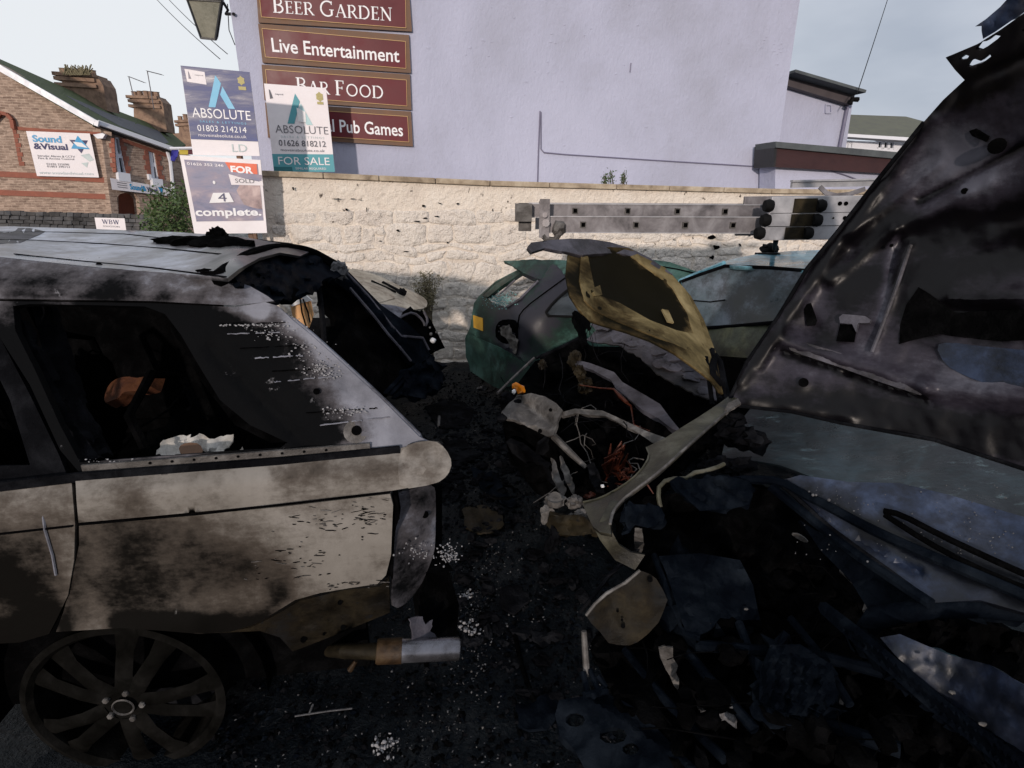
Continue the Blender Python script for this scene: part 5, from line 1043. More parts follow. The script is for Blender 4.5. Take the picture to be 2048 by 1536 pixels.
panel('spoiler', [(1007, 521), (1060, 519), (1135, 521), (1132, 545), (1110, 556), (1092, 562), (1070, 556), (1040, 541), (1026, 533)], TPS([(1007, 521, 'd', 6.6), (1135, 521, 'd', 6.1), (1092, 562, 'd', 5.85), (1040, 541, 'd', 6.1)]), m_green, gc, step=8, thick=.04, crumple=(.10, 40), soot=[(1075, 550, 30, .5)], soot0=.1, jag=1, seed=35)
panel('tailgate_rim', [(964, 592), (990, 568), (1034, 541), (1042, 546), (1000, 574), (976, 594)], GC, m_green, gc, step=8, thick=.04, off=.03, soot0=.3)
mb = MB(); mb.tube([GC(x, y, .03) for x, y in [(1014, 614), (1040, 598), (1076, 562)]], .016, 5); mb.tube([GC(x, y, .03) for x, y in [(1000, 588), (1030, 560)]], .012, 5); mb.build('window_rim', m_bonnetgrey, gc)
rs = random.Random(17); mb = MB()
for _ in range(240):
    x, y = rs.gauss(1002, 16), rs.gauss(600, 7); p = GC(x, y, .01); s = rs.uniform(.006, .016); mb.box(p, s, s, s*.6)
o = mb.build('shattered_glass', M('broken_green_glass', [lin(60, 110, 110), lin(140, 180, 180)], 60, rough=.2, bump=0), gc); o['kind'] = 'stuff'
panel('number_plate', [(946, 630), (964, 636), (965, 662), (947, 655)], GC, m_yellow, gc, step=8, thick=.01, off=.03)
panel('lamp_housing', [(990, 655), (1000, 640), (1022, 638), (1035, 642), (1033, 690), (1020, 692), (992, 680)], GC, m_soot, gc, step=6, thick=.02, off=.012, crumple=(.04, 12), rnd=1)
panel('melted_lamp', [(1000, 655), (1018, 650), (1024, 668), (1036, 680), (1032, 712), (1022, 700), (1012, 676), (1002, 670)], GC, m_palemetal, gc, step=5, thick=.01, off=.03, crumple=(.05, 10), jag=1)
panel('bumper', [(930, 676), (938, 668), (960, 678), (1010, 700), (1060, 735), (1062, 760), (1000, 778), (985, 772), (945, 745), (932, 715)], GC, m_green, gc, step=9, thick=.05, off=.05, soot=[(1030, 740, 40, .6), (960, 700, 20, .1)], soot0=.0, seed=37)
mb = MB(); mb.tube([D(957, 778, 5.9), D(968, 776, 5.8)], .028, 8); mb.build('exhaust_tip', m_steel, gc)
mb = MB(); mb.box((1.7, 6.55, .4), 2.6, .9, .7, (1, .08, 0), (-.08, 1, 0)); mb.build('underbody', m_soot, gc)
# ================================================================ light blue van with ladders on its roof
vn = thing('light_blue_van', 'light blue van with smoke filmed windscreen and ladders on its roof', 'van')
VG = TPS([(1362, 563, 'd', 4.9), (1450, 531, 'd', 4.6), (1608, 540, 'd', 4.0), (1404, 650, 'd', 4.6), (1548, 642, 'd', 3.9), (1760, 545, 'd', 3.7)])
VR = TPS([(1362, 560, 'd', 4.95), (1450, 530, 'd', 4.62), (1608, 539, 'd', 4.02), (1400, 545, 'd', 5.2), (1560, 503, 'd', 5.3), (1760, 498, 'd', 5.0), (1760, 545, 'd', 3.8)])
panel('roof', [(1362, 563), (1395, 548), (1460, 519), (1520, 507), (1580, 502), (1760, 496), (1760, 552), (1608, 541), (1530, 534), (1450, 531), (1400, 548)], VR, m_sky_blue, vn, step=14, thick=.03, soot=[(1440, 540, 40, .2), (1540, 500, 30, .35)], soot0=.02, ridges=[(1560, 525, 1760, 520, 8, -.015)])
panel('windscreen', [(1362, 565), (1400, 550), (1450, 533), (1530, 536), (1608, 542), (1760, 556), (1760, 690), (1600, 660), (1548, 644), (1470, 652), (1404, 655), (1385, 620)], VG, m_vanglass, vn, step=14, thick=.012, soot=[(1480, 600, 1600, 570, 30, .25), (1480, 640, 1560, 640, 14, .4), (1520, 560, 1450, 600, 22, .12)], soot0=.1, crumple=(.008, 60))  # soot film, left thinner at left so paler colour paints a reflection
mb = MB(); mb.tube([VG(x, y, .01) for x, y in [(1360, 564), (1400, 549), (1450, 532), (1530, 535), (1608, 541), (1760, 554)]], .014, 6); mb.tube([VG(x, y, .01) for x, y in [(1404, 656), (1470, 652), (1548, 645), (1600, 662)]], .014, 6); mb.tube([VG(x, y, .01) for x, y in [(1385, 601), (1420, 604), (1450, 600)]], .006, 5); mb.build('windscreen_seal', m_char, vn, smooth=True)
mb = MB(); mb.tube([VR(x, y, .01) for x, y in [(1360, 562), (1400, 545), (1448, 526)]], .02, 6); mb.build('roof_pillar', m_sky_blue, vn, smooth=True)
VB = TPS([(1404, 655, 'd', 4.6), (1548, 646, 'd', 3.95), (1410, 712, 'd', 4.35), (1520, 700, 'd', 3.85), (1620, 680, 'd', 3.8)])
panel('scuttle_panel', [(1404, 657), (1470, 655), (1548, 647), (1620, 660), (1620, 720), (1500, 716), (1440, 712), (1415, 708), (1408, 680)], VB, m_vanbon, vn, step=11, thick=.03, soot=[(1410, 700, 1500, 714, 16, .5)], soot0=.05, crumple=(.04, 60), ridges=[(1450, 700, 1470, 660, 8, .03)])
BN = TPS([(1175, 690, 'd', 4.6), (1230, 637, 'd', 5.0), (1344, 691, 'd', 4.2), (1429, 791, 'd', 3.5), (1391, 788, 'd', 3.45), (1235, 690, 'd', 4.3), (1329, 760, 'd', 3.6), (1407, 700, 'd', 4.4)])
panel('bonnet', [(1172, 680), (1188, 664), (1228, 637), (1260, 640), (1310, 665), (1370, 690), (1407, 704), (1440, 740), (1440, 800), (1391, 790), (1360, 770), (1320, 752), (1280, 715), (1235, 690), (1200, 686)], BN, m_bonnetgrey, vn, step=9, thick=.01, crumple=(.06, 45), jag=2, soot=[(1220, 690, 1400, 790, 14, .5), (1400, 740, 30, .3)], soot0=.16, seed=41, angle=25)
rs = random.Random(23)
for i in range(16):
    cx = 1215+rs.uniform(-20, 210); cy = 650+(cx-1215)*.55+rs.uniform(-14, 26); q = []
    for k in range(6): a = k*1.05+rs.uniform(-.3, .3); q.append((cx+math.cos(a)*rs.uniform(14, 30), cy+math.sin(a)*rs.uniform(6, 13)))
    panel('paint_sheet', q, BN, m_bonnetgrey, vn, step=9, thick=.006, off=.02+.008*rs.random()*3, crumple=(.05, 22), jag=1.5, seed=50+i, soot0=.05+.2*rs.random(), angle=25)
mb = MB(); mb.box((1.55, 4.7, .3), 1.9, 1.1, .55, (1, -.05, 0), (.05, 1, 0)); mb.build('underbody', m_soot, vn)
panel('grille_slab', [(1080, 716), (1160, 672), (1180, 690), (1300, 760), (1400, 830), (1420, 900), (1200, 860), (1090, 800)], TPS([(1080, 716, 'd', 4.6), (1160, 672, 'd', 4.9), (1400, 830, 'd', 3.5), (1200, 860, 'd', 4.0)]), m_soot, vn, step=14, thick=.04, crumple=(.12, 50))
mb = MB(); mb.tube([D(1072, 716, 4.5), D(1110, 700, 4.6), D(1162, 674, 4.8)], .014, 6); mb.build('bumper_bar', m_char, vn)
mb = MB(); mb.box((3.75, 4.72, .78), 2.2, 1.35, 1.35, (1, -.05, 0), (.05, 1, 0)); bevelled(mb.build('rear_body', m_sky_blue, vn), .06, 3)
# roof rack and ladders
mb = MB(); mb.lump(VR(1540, 498, .02), .085, .06, .055, .35, 2, 3, 5); mb.box(VR(1535, 508, .0), .2, .08, .02); mb.build('roof_rack_foot', m_black, vn, smooth=True)
mb = MB(); mb.tube([VR(1548, 500, .03), D(1552, 480, 4.3)], .02, 6); mb.build('roof_rack_post', m_black, vn)
def ladder(name, label, p0, p1, width, h, rungs, holes=True, back=None, mat=None):
    t = thing(name, label, 'ladder', 'ladders on the van roof'); mat = mat or m_alu; a, b = Vector(p0), Vector(p1); x = (b-a); L_ = x.length; x.normalize(); y = Vector((-x.y, x.x, 0)).normalized()
    if y.y < 0: y = -y
    z = x.cross(y);  z = z if z.z > 0 else -z
    for s in (0, width):                                # channel section stiles
        mb = MB(); o = y*s; mb.box((a+b)/2+o, L_, .006, h, x, y, z); mb.build('stile', mat, t)
        for sg in (-1, 1): mb = MB(); mb.box((a+b)/2+o+y*.004+z*sg*(h/2+.001), L_, .030, .006, x, y, z); mb.build('flange', m_alubright, t)
    for f in rungs:
        c = a.lerp(b, f); mb = MB(); mb.box(c+y*width/2, .030, width+.02, .030, x, y, z); r = mb.build('rung', m_alu, t)
        mb = MB(); mb.box(c-y*.010, .040, .012, .042, x, y, z); s_ = mb.build('rung_socket', m_palemetal, r); mb = MB(); mb.box(c-y*.016, .026, .008, .028, x, y, z); mb.build('rung_hole', m_soot, r)
    return t, x, y, z, a, b
LD = 4.15
def lad(px0, py0, px1, py1, d0, d1): return D(px0, py0, d0), D(px1, py1, d1)
a, b = lad(1063, 421, 1700, 424, LD, LD+.05); L_ = 622
t1, x_, y_, z_, A, B = ladder('ladder', 'upper section of the long smoke stained ladder overhanging the gold bonnet', a, b, .42, .090, [(1149-1063)/637, (1253-1063)/637, (1352-1063)/637, (1447-1063)/637, .78, .95])
a, b = lad(1078, 449, 1700, 451, LD-.16, LD-.12)
t2, *_ = ladder('ladder', 'lower section of the long smoke stained ladder, just above the raised gold bonnet', a, b, .44, .106, [(1165-1078)/L_, (1270-1078)/L_, (1368-1078)/L_, (1463-1078)/L_, .80, .95])
q = D(1047, 425, LD-.08); mb = MB(); mb.box(q+y_*.03, .115, .14, .12, x_, y_, z_); mb.box(D(1050, 452, LD-.02)+y_*.03, .09, .10, .07, x_, y_, z_); mb.build('end_cap', m_palemetal, t1)
mb = MB(); mb.box(D(1047, 409, LD), .07, .06, .02, x_, y_, z_); mb.build('rubber_pad', m_black, t1)
mb = MB(); mb.box(D(1089, 437, LD-.20), .07, .014, .255, x_, y_, z_); mb.box(D(1089, 405, LD-.16), .07, .10, .015, x_, y_, z_); mb.tube([D(1090, 430, LD-.22), D(1090, 430, LD-.24)], .018, 10); mb.tube([D(1092, 446, LD-.22), D(1092, 446, LD-.24)], .026, 10); mb.build('stay_bracket', m_alu, t2)
mb = MB(); mb.tube([D(1086, 470, LD-.19), D(1092, 478, LD-.19), D(1110, 480, LD-.19), D(1122, 462, LD-.19)], .022, 8); mb.lump(D(1118, 456, LD-.19), .05, .03, .05, .4, 2, 2, 3); mb.build('hook', m_palemetal, t2, smooth=True)
labs = ['short aluminium ladder end, top row of the three stacked by the big bonnet', 'short aluminium ladder end, middle row of the three stacked by the big bonnet', 'short aluminium ladder end, bottom row of the three stacked by the big bonnet']
for i, (px0, cy, hh, c2) in enumerate([(1540, 411, 30, 1642), (1534, 440, 26, 1634), (1522, 466, 26, 1616)]):
    t = thing('ladder', labs[i], 'ladder', 'ladders on the van roof'); d = 3.9; a, b = D(px0, cy, d), D(1760, cy-3, d); x = (b-a).normalized(); y = Vector((0, 1, 0)); z = Vector((0, 0, 1)); h = hh*d*1.06/1100
    for (s, st_) in ((0, 0), (.45, 0)):
        mb = MB(); mb.box((a+b)/2+y*s, (b-a).length, .03, h, x, y, z); bevelled(mb.build('stile', m_alubright if s == 0 else m_alu, t), .004)
    for xx in (px0-2, c2):
        p = D(xx, cy+.5, d-.03); mb = MB(); mb.tube([p-x*.03, p+x*.0, p+x*.025], [.036, .044, .034], 12); mb.build('rubber_foot', m_black, t, smooth=True)
    p = D(px0+70, cy, d-.02); mb = MB(); mb.box(p, .15, .02, h*.8, x, y, z); mb.build('rusty_sleeve', m_plate, t)
    for xx in ((1680, 1692) if i == 0 else (1667, 1690) if i == 1 else ()):
        mb = MB(); mb.tube([D(xx, cy-4, d-.015), D(xx, cy-4, d-.022)], .014 if xx > 1675 else .006, 10); mb.build('bolt', m_soot, t)
t = thing('aluminium_rail', 'thin bright aluminium rail lying above the stacked ladder ends', 'rail'); mb = MB(); a, b = D(1583, 368, 4.1), D(1790, 364, 4.1); mb.bar(a, b, .03, .05); mb.bar(D(1583, 362, 4.08), D(1790, 358, 4.08), .04, .012); mb.build('rail', m_alubright, t)
mb = MB(); mb.strip([D(x, y, 4.05) for x, y in [(1640, 374), (1652, 386), (1672, 391), (1700, 388), (1730, 378)]], .03, .012, (0, -1, 0)); mb.build('bracket', m_alu, t)
mb = MB(); mb.bar(D(1560, 396, 4.0), D(1760, 392, 4.0), .03, .012); mb.build('lower_rail', m_alubright, t)
# ================================================================ car with the raised golden bonnet
go = thing('burnt_car', 'burnt out car with raised gold scorched bonnet and gutted engine bay', 'car')
GB = TPS([(1150, 500, 'd', 3.5), (1240, 486, 'd', 3.9), (1320, 530, 'd', 3.95), (1385, 590, 'd', 3.8), (1425, 690, 'd', 3.3), (1448, 785, 'd', 2.75), (1160, 615, 'd', 2.75), (1180, 660, 'd', 2.65), (1300, 680, 'd', 2.65), (1410, 760, 'd', 2.65), (1060, 490, 'd', 3.3), (1250, 600, 'd', 3.3), (1340, 650, 'd', 3.1)])
OUT = [(1136, 508), (1160, 500), (1220, 494), (1256, 496), (1300, 516), (1345, 550), (1382, 592), (1408, 640), (1430, 700), (1448, 760), (1452, 790), (1440, 784), (1424, 762), (1400, 742), (1350, 706), (1300, 680), (1250, 662), (1200, 648), (1176, 640), (1160, 620), (1140, 590), (1132, 550)]
panel('bonnet', OUT, GB, m_gold, go, step=9, thick=.012, seed=61, soot=[(1200, 560, 1320, 650, 50, 1.3), (1150, 560, 30, .6), (1240, 540, 50, .9), (1300, 560, 1350, 640, 24, .9), (1440, 760, 30, .7), (1250, 650, 1200, 640, 18, .4), (1330, 600, 40, .4)], soot0=-.05,
      ridges=[(1172, 520, 1175, 590, 6, .03), (1175, 590, 1200, 615, 7, .03), (1190, 622, 1300, 660, 9, .03), (1300, 660, 1400, 715, 9, .035), (1260, 515, 1330, 560, 6, .025), (1330, 560, 1370, 630, 8, .03), (1370, 630, 1385, 690, 8, .03), (1230, 560, 1320, 640, 36, -.05), (1290, 530, 1350, 610, 10, -.02)])
panel('bonnet_inner_frame', [(1162, 512), (1176, 512), (1186, 560), (1192, 588), (1240, 606), (1300, 640), (1352, 660), (1388, 668), (1372, 620), (1345, 575), (1310, 545), (1262, 512), (1275, 508), (1330, 535), (1372, 580), (1400, 640), (1415, 690), (1418, 720), (1400, 712), (1350, 688), (1290, 664), (1230, 640), (1190, 622), (1170, 600), (1160, 560)], GB, m_gold, go, step=7, thick=.02, off=.035, soot=[(1175, 540, 30, .55), (1200, 610, 28, .6), (1250, 630, 26, .45), (1270, 515, 20, .3), (1200, 640, 1320, 668, 14, .45), (1405, 700, 18, .3)], soot0=-.2, seed=63, ridges=[(1200, 612, 1390, 700, 3, -.012)])
panel('bonnet_front_lip', [(1055, 494), (1062, 485), (1100, 480), (1140, 477), (1180, 478), (1220, 484), (1260, 496), (1300, 516), (1345, 548), (1330, 546), (1290, 520), (1240, 506), (1200, 507), (1160, 510), (1130, 503), (1110, 500), (1090, 496), (1064, 504)], TPS([(1055, 494, 'd', 3.2), (1140, 478, 'd', 3.6), (1260, 496, 'd', 3.95), (1160, 510, 'd', 3.42), (1345, 548, 'd', 3.9)]), m_bonnetgrey, go, step=7, thick=.02, crumple=(.05, 30), soot=[(1062, 496, 20, .5), (1180, 486, 40, .3)], soot0=.05, seed=65, off=.02)
panel('melted_drip', [(1150, 620), (1168, 632), (1180, 645), (1182, 658), (1178, 650), (1172, 660), (1176, 690), (1168, 690), (1160, 660), (1150, 640)], GB, m_soot, go, step=6, thick=.02, off=.0, jag=1)
for q in ([(1324, 618), (1337, 620), (1348, 645), (1336, 642)], [(1182, 578), (1200, 570), (1205, 590), (1188, 592)]): panel('hinge_tab', q, GB, m_gold, go, step=6, thick=.01, off=.055)
mb = MB(); mb.tube(path3([(1442, 770), (1420, 745), (1434, 700), (1452, 790), (1456, 800)], GB, .02, 1), .02, 6); mb.tube([GB(1424, 700, .03), D(1440, 800, 2.7)], .018, 6); mb.tube([GB(1412, 715, .03), D(1425, 810, 2.7)], .014, 6); mb.build('bonnet_hinge', m_char, go, smooth=True)
# gutted front end
BAY = TPS([(1000, 820, 'z', .45), (1060, 720, 'z', .5), (1200, 700, 'z', .6), (1440, 800, 'z', .7), (1300, 1000, 'z', .3), (1100, 1000, 'z', .2), (1180, 850, 'z', .45)])
panel('engine_bay', [(1010, 800), (1070, 722), (1180, 690), (1300, 740), (1440, 820), (1400, 900), (1300, 1010), (1180, 1030), (1100, 1000), (1030, 880)], BAY, m_soot, go, step=9, thick=.05, crumple=(.16, 40), seed=67)
FP = TPS([(1003, 830, 'z', .80), (1039, 788, 'z', .86), (1120, 820, 'z', .88), (1107, 869, 'z', .80), (1094, 872, 'z', .76)])
panel('lamp_corner_panel', [(1004, 822), (1018, 806), (1036, 792), (1062, 786), (1090, 793), (1112, 806), (1125, 820), (1116, 838), (1112, 856), (1107, 870), (1094, 873), (1060, 856), (1028, 839), (1010, 838)], FP, m_palemetal, go, step=7, thick=.015, crumple=(.02, 20), ridges=[(1040, 800, 1100, 845, 7, -.05), (1010, 832, 1100, 862, 4, .02), (1062, 790, 1118, 815, 8, .02)], seed=69)
disc('bolt_hole', FP, 1080, 862, .012, m_soot, go, .016, 10); disc('bolt_hole', FP, 1101, 820, .010, m_soot, go, .018, 10)
def flat(name, pts, d, mat, parent, step=8, thick=.01, w=None, **k): return panel(name, pts, TPS(d), mat, parent, step=step, thick=thick, **k)
flat('nose_panel', [(1006, 842), (1030, 846), (1060, 860), (1094, 876), (1110, 878), (1140, 908), (1172, 938), (1166, 980), (1140, 1000), (1104, 1004), (1070, 985), (1040, 945), (1018, 905), (1008, 870)], [(1006, 842, 'z', .76), (1107, 876, 'z', .74), (1172, 938, 'z', .64), (1104, 1004, 'z', .35), (1018, 905, 'z', .42), (1070, 940, 'z', .5)], m_soot, go, 7, .03, crumple=(.07, 30), seed=121, ridges=[(1020, 880, 1150, 970, 6, .05), (1015, 905, 1120, 990, 5, -.04)])
flat('bumper_beam', [(1012, 884), (1030, 888), (1080, 925), (1130, 968), (1124, 984), (1074, 944), (1024, 906)], [(1012, 884, 'z', .62), (1130, 968, 'z', .56), (1074, 944, 'z', .52)], m_char, go, 6, .04, crumple=(.02, 20), seed=123)
flat('wing_flange', [(1118, 826), (1150, 817), (1205, 821), (1251, 842), (1293, 862), (1332, 876), (1338, 892), (1306, 886), (1267, 860), (1211, 832), (1150, 827), (1122, 834)], [(1118, 826, 'z', .86), (1205, 822, 'z', .92), (1335, 880, 'z', .93), (1267, 858, 'z', .9)], m_palemetal, go, 6, .02, soot0=0, ridges=[(1150, 822, 1330, 880, 4, .01)], seed=71, crumple=(.01, 25))
flat('inner_strut', [(1146, 718), (1180, 726), (1228, 744), (1245, 764), (1290, 790), (1320, 808), (1340, 835), (1362, 862), (1345, 858), (1316, 836), (1283, 818), (1231, 776), (1222, 760), (1185, 740), (1150, 728)], [(1146, 718, 'z', .85), (1245, 770, 'z', .9), (1360, 860, 'z', .9), (1231, 776, 'z', .88)], m_bonnetgrey, go, 6, .03, seed=73, crumple=(.015, 25))
mb = MB(); mb.tube([G(995, 787, .8), G(1030, 752, .8), G(1068, 716, .8)], .010, 6); mb.build('front_edge', m_palemetal, go, smooth=True)
mb = MB(); mb.tube([G(1107, 872, .76), G(1140, 905, .72), G(1172, 935, .66)], [.02, .018, .012], 6); mb.build('front_leg', m_palemetal, go, smooth=True)
panel('side_indicator', [(1024, 768), (1032, 764), (1044, 772), (1045, 784), (1036, 788), (1030, 776), (1024, 778)], TPS([(1024, 768, 'z', .88), (1045, 772, 'z', .9), (1040, 788, 'z', .85)]), m_orange, go, step=4, thick=.02, crumple=(.02, 8))
mb = MB(); mb.lump(G(1028, 783, .87), .012, .012, .015, .3); mb.build('bulb', m_white, go)
mb = MB(); 
for (x, y, r) in [(1012, 790, .03), (1022, 800, .035), (1008, 802, .025), (1034, 806, .03), (1003, 836, .03)]: MB().lump(G(x, y, .82), r, r, r*.7, .5, 2.5, 2, x).build('melted_lamp', m_char, go, smooth=True)
rs = random.Random(29)
def wires(name, parent, mat, region, zr, n, r, curl=.08, seed=1):
    rr = random.Random(seed); mb = MB()
    for _ in range(n):
        x, y = rr.uniform(region[0], region[2]), rr.uniform(region[1], region[3]); p = G(x, y, rr.uniform(*zr)); pts = [p]; d = Vector((rr.uniform(-1, 1), rr.uniform(-1, 1), rr.uniform(-.4, .8)))
        for k in range(6): d = (d+Vector((rr.uniform(-1, 1), rr.uniform(-1, 1), rr.uniform(-.8, .6)))*.7).normalized(); pts.append(pts[-1]+d*curl)
        mb.tube(pts, r*rr.uniform(.6, 1.4), 4)
    o = mb.build(name, mat, parent, smooth=True); o['kind'] = 'stuff'; return o
wires('burnt_wiring', go, m_char, (1090, 740, 1300, 860), (.6, .8), 30, .0025, .09, 3)
wires('burnt_wiring', go, m_palemetal, (1130, 850, 1290, 980), (.5, .7), 10, .0025, .06, 5)
# copper loom
mb = MB(); base = G(1218, 955, .62)
for _ in range(14):
    a_ = rs.uniform(-1, 1); tip = G(rs.choice([1222, 1236, 1250])+rs.uniform(-10, 12), 880+rs.uniform(0, 40), .82); mid = base.lerp(tip, .5)+Vector((rs.uniform(-.05, .05), rs.uniform(-.03, .03), .02)); mb.strip([base+Vector((rs.uniform(-.02, .02), 0, -.02)), base.lerp(mid, .5), mid, tip], [.008, .016, .018, .004], .004, (rs.uniform(-.3, .3), -1, .3))
for _ in range(22):
    p = G(rs.uniform(1225, 1285), rs.uniform(925, 975), .66); d = Vector((rs.uniform(-1, 1), rs.uniform(-.5, .5), rs.uniform(-.6, .6))).normalized(); mb.tube([p, p+d*.04+Vector((0, 0, .015)), p+d*.08], [.005, .005, .003], 5)
mb.build('copper_loom', m_copper, go, smooth=True)
mb = MB(); mb.tube([G(x, y, z) for x, y, z in [(1160, 770, .88), (1200, 776, .9), (1228, 778, .92), (1240, 792, .92), (1254, 805, .9)]], [.004, .004, .006, .012, .010], 6); mb.tube([G(x, y, z) for x, y, z in [(1232, 782, .92), (1246, 800, .9), (1262, 812, .86), (1268, 850, .82), (1300, 862, .8)]], [.006, .008, .006, .004, .003], 6); mb.build('copper_wire', m_copper, go, smooth=True)
panel('copper_scrap', [(1168, 990), (1182, 982), (1192, 988), (1180, 996)], hplane(.62), m_copper, go, step=5, thick=.01, crumple=(.02, 8))
mb = MB(); mb.box(G(1205, 972, .7), .013, .012, .010, (1, .3, 0), (-.3, 1, 0)); mb.build('white_connector', m_white, go)
for (x, y, z, r) in [(1150, 720, .85, .05), (1160, 745, .8, .04), (1170, 770, .7, .05), (1085, 730, .85, .03)]: MB().lump(G(x, y, z), r, r, r*1.2, .6, 2.5, 3, x).build('scorched_reservoir', m_plate, go, smooth=True)
# engine block, radiator slab, suspension turret lumps inside the bay
mb = MB()
for i in range(42):
    x, y = rs.uniform(1060, 1420), rs.uniform(740, 960)
    if y > 960-(x-1250)*.6 and x > 1250: continue
    MB().lump(G(x, y, rs.uniform(.4, .62)), rs.uniform(.03, .10), rs.uniform(.03, .10), rs.uniform(.03, .09), .6, 2.2, 2, i).build('engine_fragment', m_soot, go, smooth=True)
mb = MB(); mb.tube([G(1060, 870, .55), G(1060, 900, .3)], .09, 12); mb.build('horn_canister', m_soot, go, smooth=True)
flat('inner_plate', [(1078, 890), (1095, 876), (1110, 880), (1108, 920), (1090, 945), (1072, 930)], [(1078, 890, 'z', .7), (1110, 880, 'z', .7), (1090, 945, 'z', .45)], m_char, go, 8, .02)
# torn aluminium tongues by the bumper
for q, z0 in (([(1104, 915), (1112, 925), (1118, 950), (1134, 980), (1128, 992), (1114, 975), (1104, 945)], .6), ([(1122, 910), (1130, 925), (1142, 950), (1150, 975), (1146, 990), (1134, 970), (1124, 940)], .6), ([(1174, 930), (1188, 925), (1200, 950), (1210, 985), (1196, 985), (1180, 960)], .55), ([(1216, 958), (1226, 950), (1236, 965), (1232, 985), (1222, 985)], .6)):
    xs = [p[0] for p in q]; ys = [p[1] for p in q]; flat('torn_tongue', q, [(xs[0], min(ys), 'z', z0+.14), (max(xs), max(ys), 'z', z0), (min(xs), max(ys), 'z', z0+.02)], m_palemetal if q[0][0] < 1150 else m_char, go, 6, .008, crumple=(.03, 18), jag=1)
# ================================================================ nearest car, big soot black bonnet up
nc = thing('burnt_blue_car', 'dark blue burnt out car with huge soot black bonnet raised, filling the right foreground', 'car')
BB = TPS([(1460, 805, 'd', 2.62), (1556, 632, 'd', 2.75), (1673, 464, 'd', 2.75), (1806, 300, 'd', 2.65), (1891, 115, 'd', 2.35), (2048, 20, 'd', 2.05), (2160, -60, 'd', 1.85), (1752, 862, 'd', 2.25), (2048, 935, 'd', 1.85), (2200, 970, 'd', 1.7), (2048, 500, 'd', 2.1), (1800, 600, 'd', 2.42), (2200, 400, 'd', 1.85)])
panel('bonnet', [(1456, 804), (1474, 764), (1494, 722), (1530, 672), (1556, 632), (1590, 576), (1615, 534), (1646, 494), (1673, 464), (1718, 402), (1752, 362), (1790, 318), (1848, 243), (1886, 200), (1929, 160), (1910, 140), (1891, 115), (1955, 88), (2000, 60), (2048, 26), (2200, -60), (2230, 985), (2048, 940), (1869, 880), (1752, 860), (1584, 826), (1478, 814)], BB, m_bigbon, nc, step=8, thick=.014, seed=81, angle=60,
      holes=[[(1900+17, 118), (1930, 109), (1938, 112), (1934, 118), (1920, 120)][::-1], [(1933, 133), (1940, 122), (1950, 118), (1962, 122), (1980, 108), (1982, 113), (1965, 126), (1938, 134)], [(1950, 98), (1960, 84), (1974, 82), (1990, 70), (2001, 72), (1995, 78), (1976, 92), (1960, 101)], [(2044, 60), (2056, 54), (2056, 62), (2046, 64)]],
      soot=[(1840, 402, 2048, 292, 8, .8), (1570, 706, 1850, 800, 9, .6), (1660, 566, 1790, 466, 6, .5), (1540, 760, 1700, 800, 24, .25), (1480, 770, 1890, 180, 20, .5), (1700, 810, 2100, 920, 30, .5), (1500, 815, 1700, 840, 22, .3), (1750, 460, 2048, 430, 50, .8), (1900, 600, 120, .25), (1700, 560, 2048, 520, 26, .35), (1930, 150, 2048, 60, 60, .95), (1980, 100, 60, .9), (2000, 640, 60, .6), (1850, 620, 50, .5), (1700, 540, 60, .3), (1650, 680, 40, .3), (1900, 300, 60, -.5), (1850, 420, 40, -.55), (1950, 370, 70, -.5), (1980, 740, 60, -.35), (1580, 620, 30, .3), (1790, 470, 1760, 640, 10, -.5), (1560, 620, 1800, 470, 30, -.3), (1500, 830, 2100, 860, 46, .45), (1700, 600, 60, .3), (1650, 560, 40, .3), (1900, 740, 40, -.2)], soot0=.36,  # soot, plus groove shade beside ribs and pale sky sheen painted into the mask
      ridges=[(1480, 765, 1860, 240, 14, .03), (1660, 560, 1790, 460, 14, .03), (1790, 460, 1980, 370, 16, .03), (1820, 490, 1745, 700, 9, .02), (1700, 500, 2048, 430, 30, -.03), (1720, 530, 2100, 500, 40, -.03), (1570, 680, 1850, 775, 20, .05), (1850, 775, 2100, 800, 20, .04), (1500, 800, 1700, 830, 16, .02), (1620, 400+260, 1690, 500, 30, -.02), (1840, 400, 2048, 290, 9, -.03), (1700, 470, 1880, 330, 8, .02), (1780, 560, 1800, 470, 6, -.02), (1560, 700, 1700, 745, 7, -.03), (1700, 745, 1860, 800, 7, -.03), (1520, 735, 1560, 660, 8, .02), (1900, 620, 2100, 640, 16, -.04), (1900, 600, 2100, 600, 10, .03), (1950, 160, 2060, 110, 12, -.02), (1790, 340, 1920, 200, 14, .015)], crumple=(.018, 90))
panel('bonnet_latch_plate', [(1963, 62), (1963, 52), (1950, 53), (1972, 38), (2000, 14), (2020, -8), (2100, -60), (2200, -80), (2200, -30), (2048, 24), (1990, 64), (1966, 78)], BB, m_blue, nc, step=10, thick=.02, off=-.12, soot0=.1, crumple=(.02, 30))
panel('lower_frame', [(1568, 676), (1600, 682), (1673, 703), (1760, 736), (1849, 770), (1852, 786), (1840, 790), (1760, 764), (1673, 732), (1600, 708), (1580, 700)], BB, m_bonnetgrey, nc, step=8, thick=.02, off=.035, seed=83, crumple=(.01, 30), soot=[(1830, 780, 20, .3), (1600, 690, 30, .1)], soot0=.18)
panel('blue_underside', [(1870, 690), (1900, 684), (1960, 692), (2048, 700), (2100, 705), (2100, 790), (2048, 784), (1980, 770), (1930, 752), (1890, 730)], BB, m_blue, nc, step=10, thick=.006, off=.012, soot=[(1880, 700, 30, .3), (2000, 780, 2100, 785, 14, .5)], soot0=.12, rnd=1)
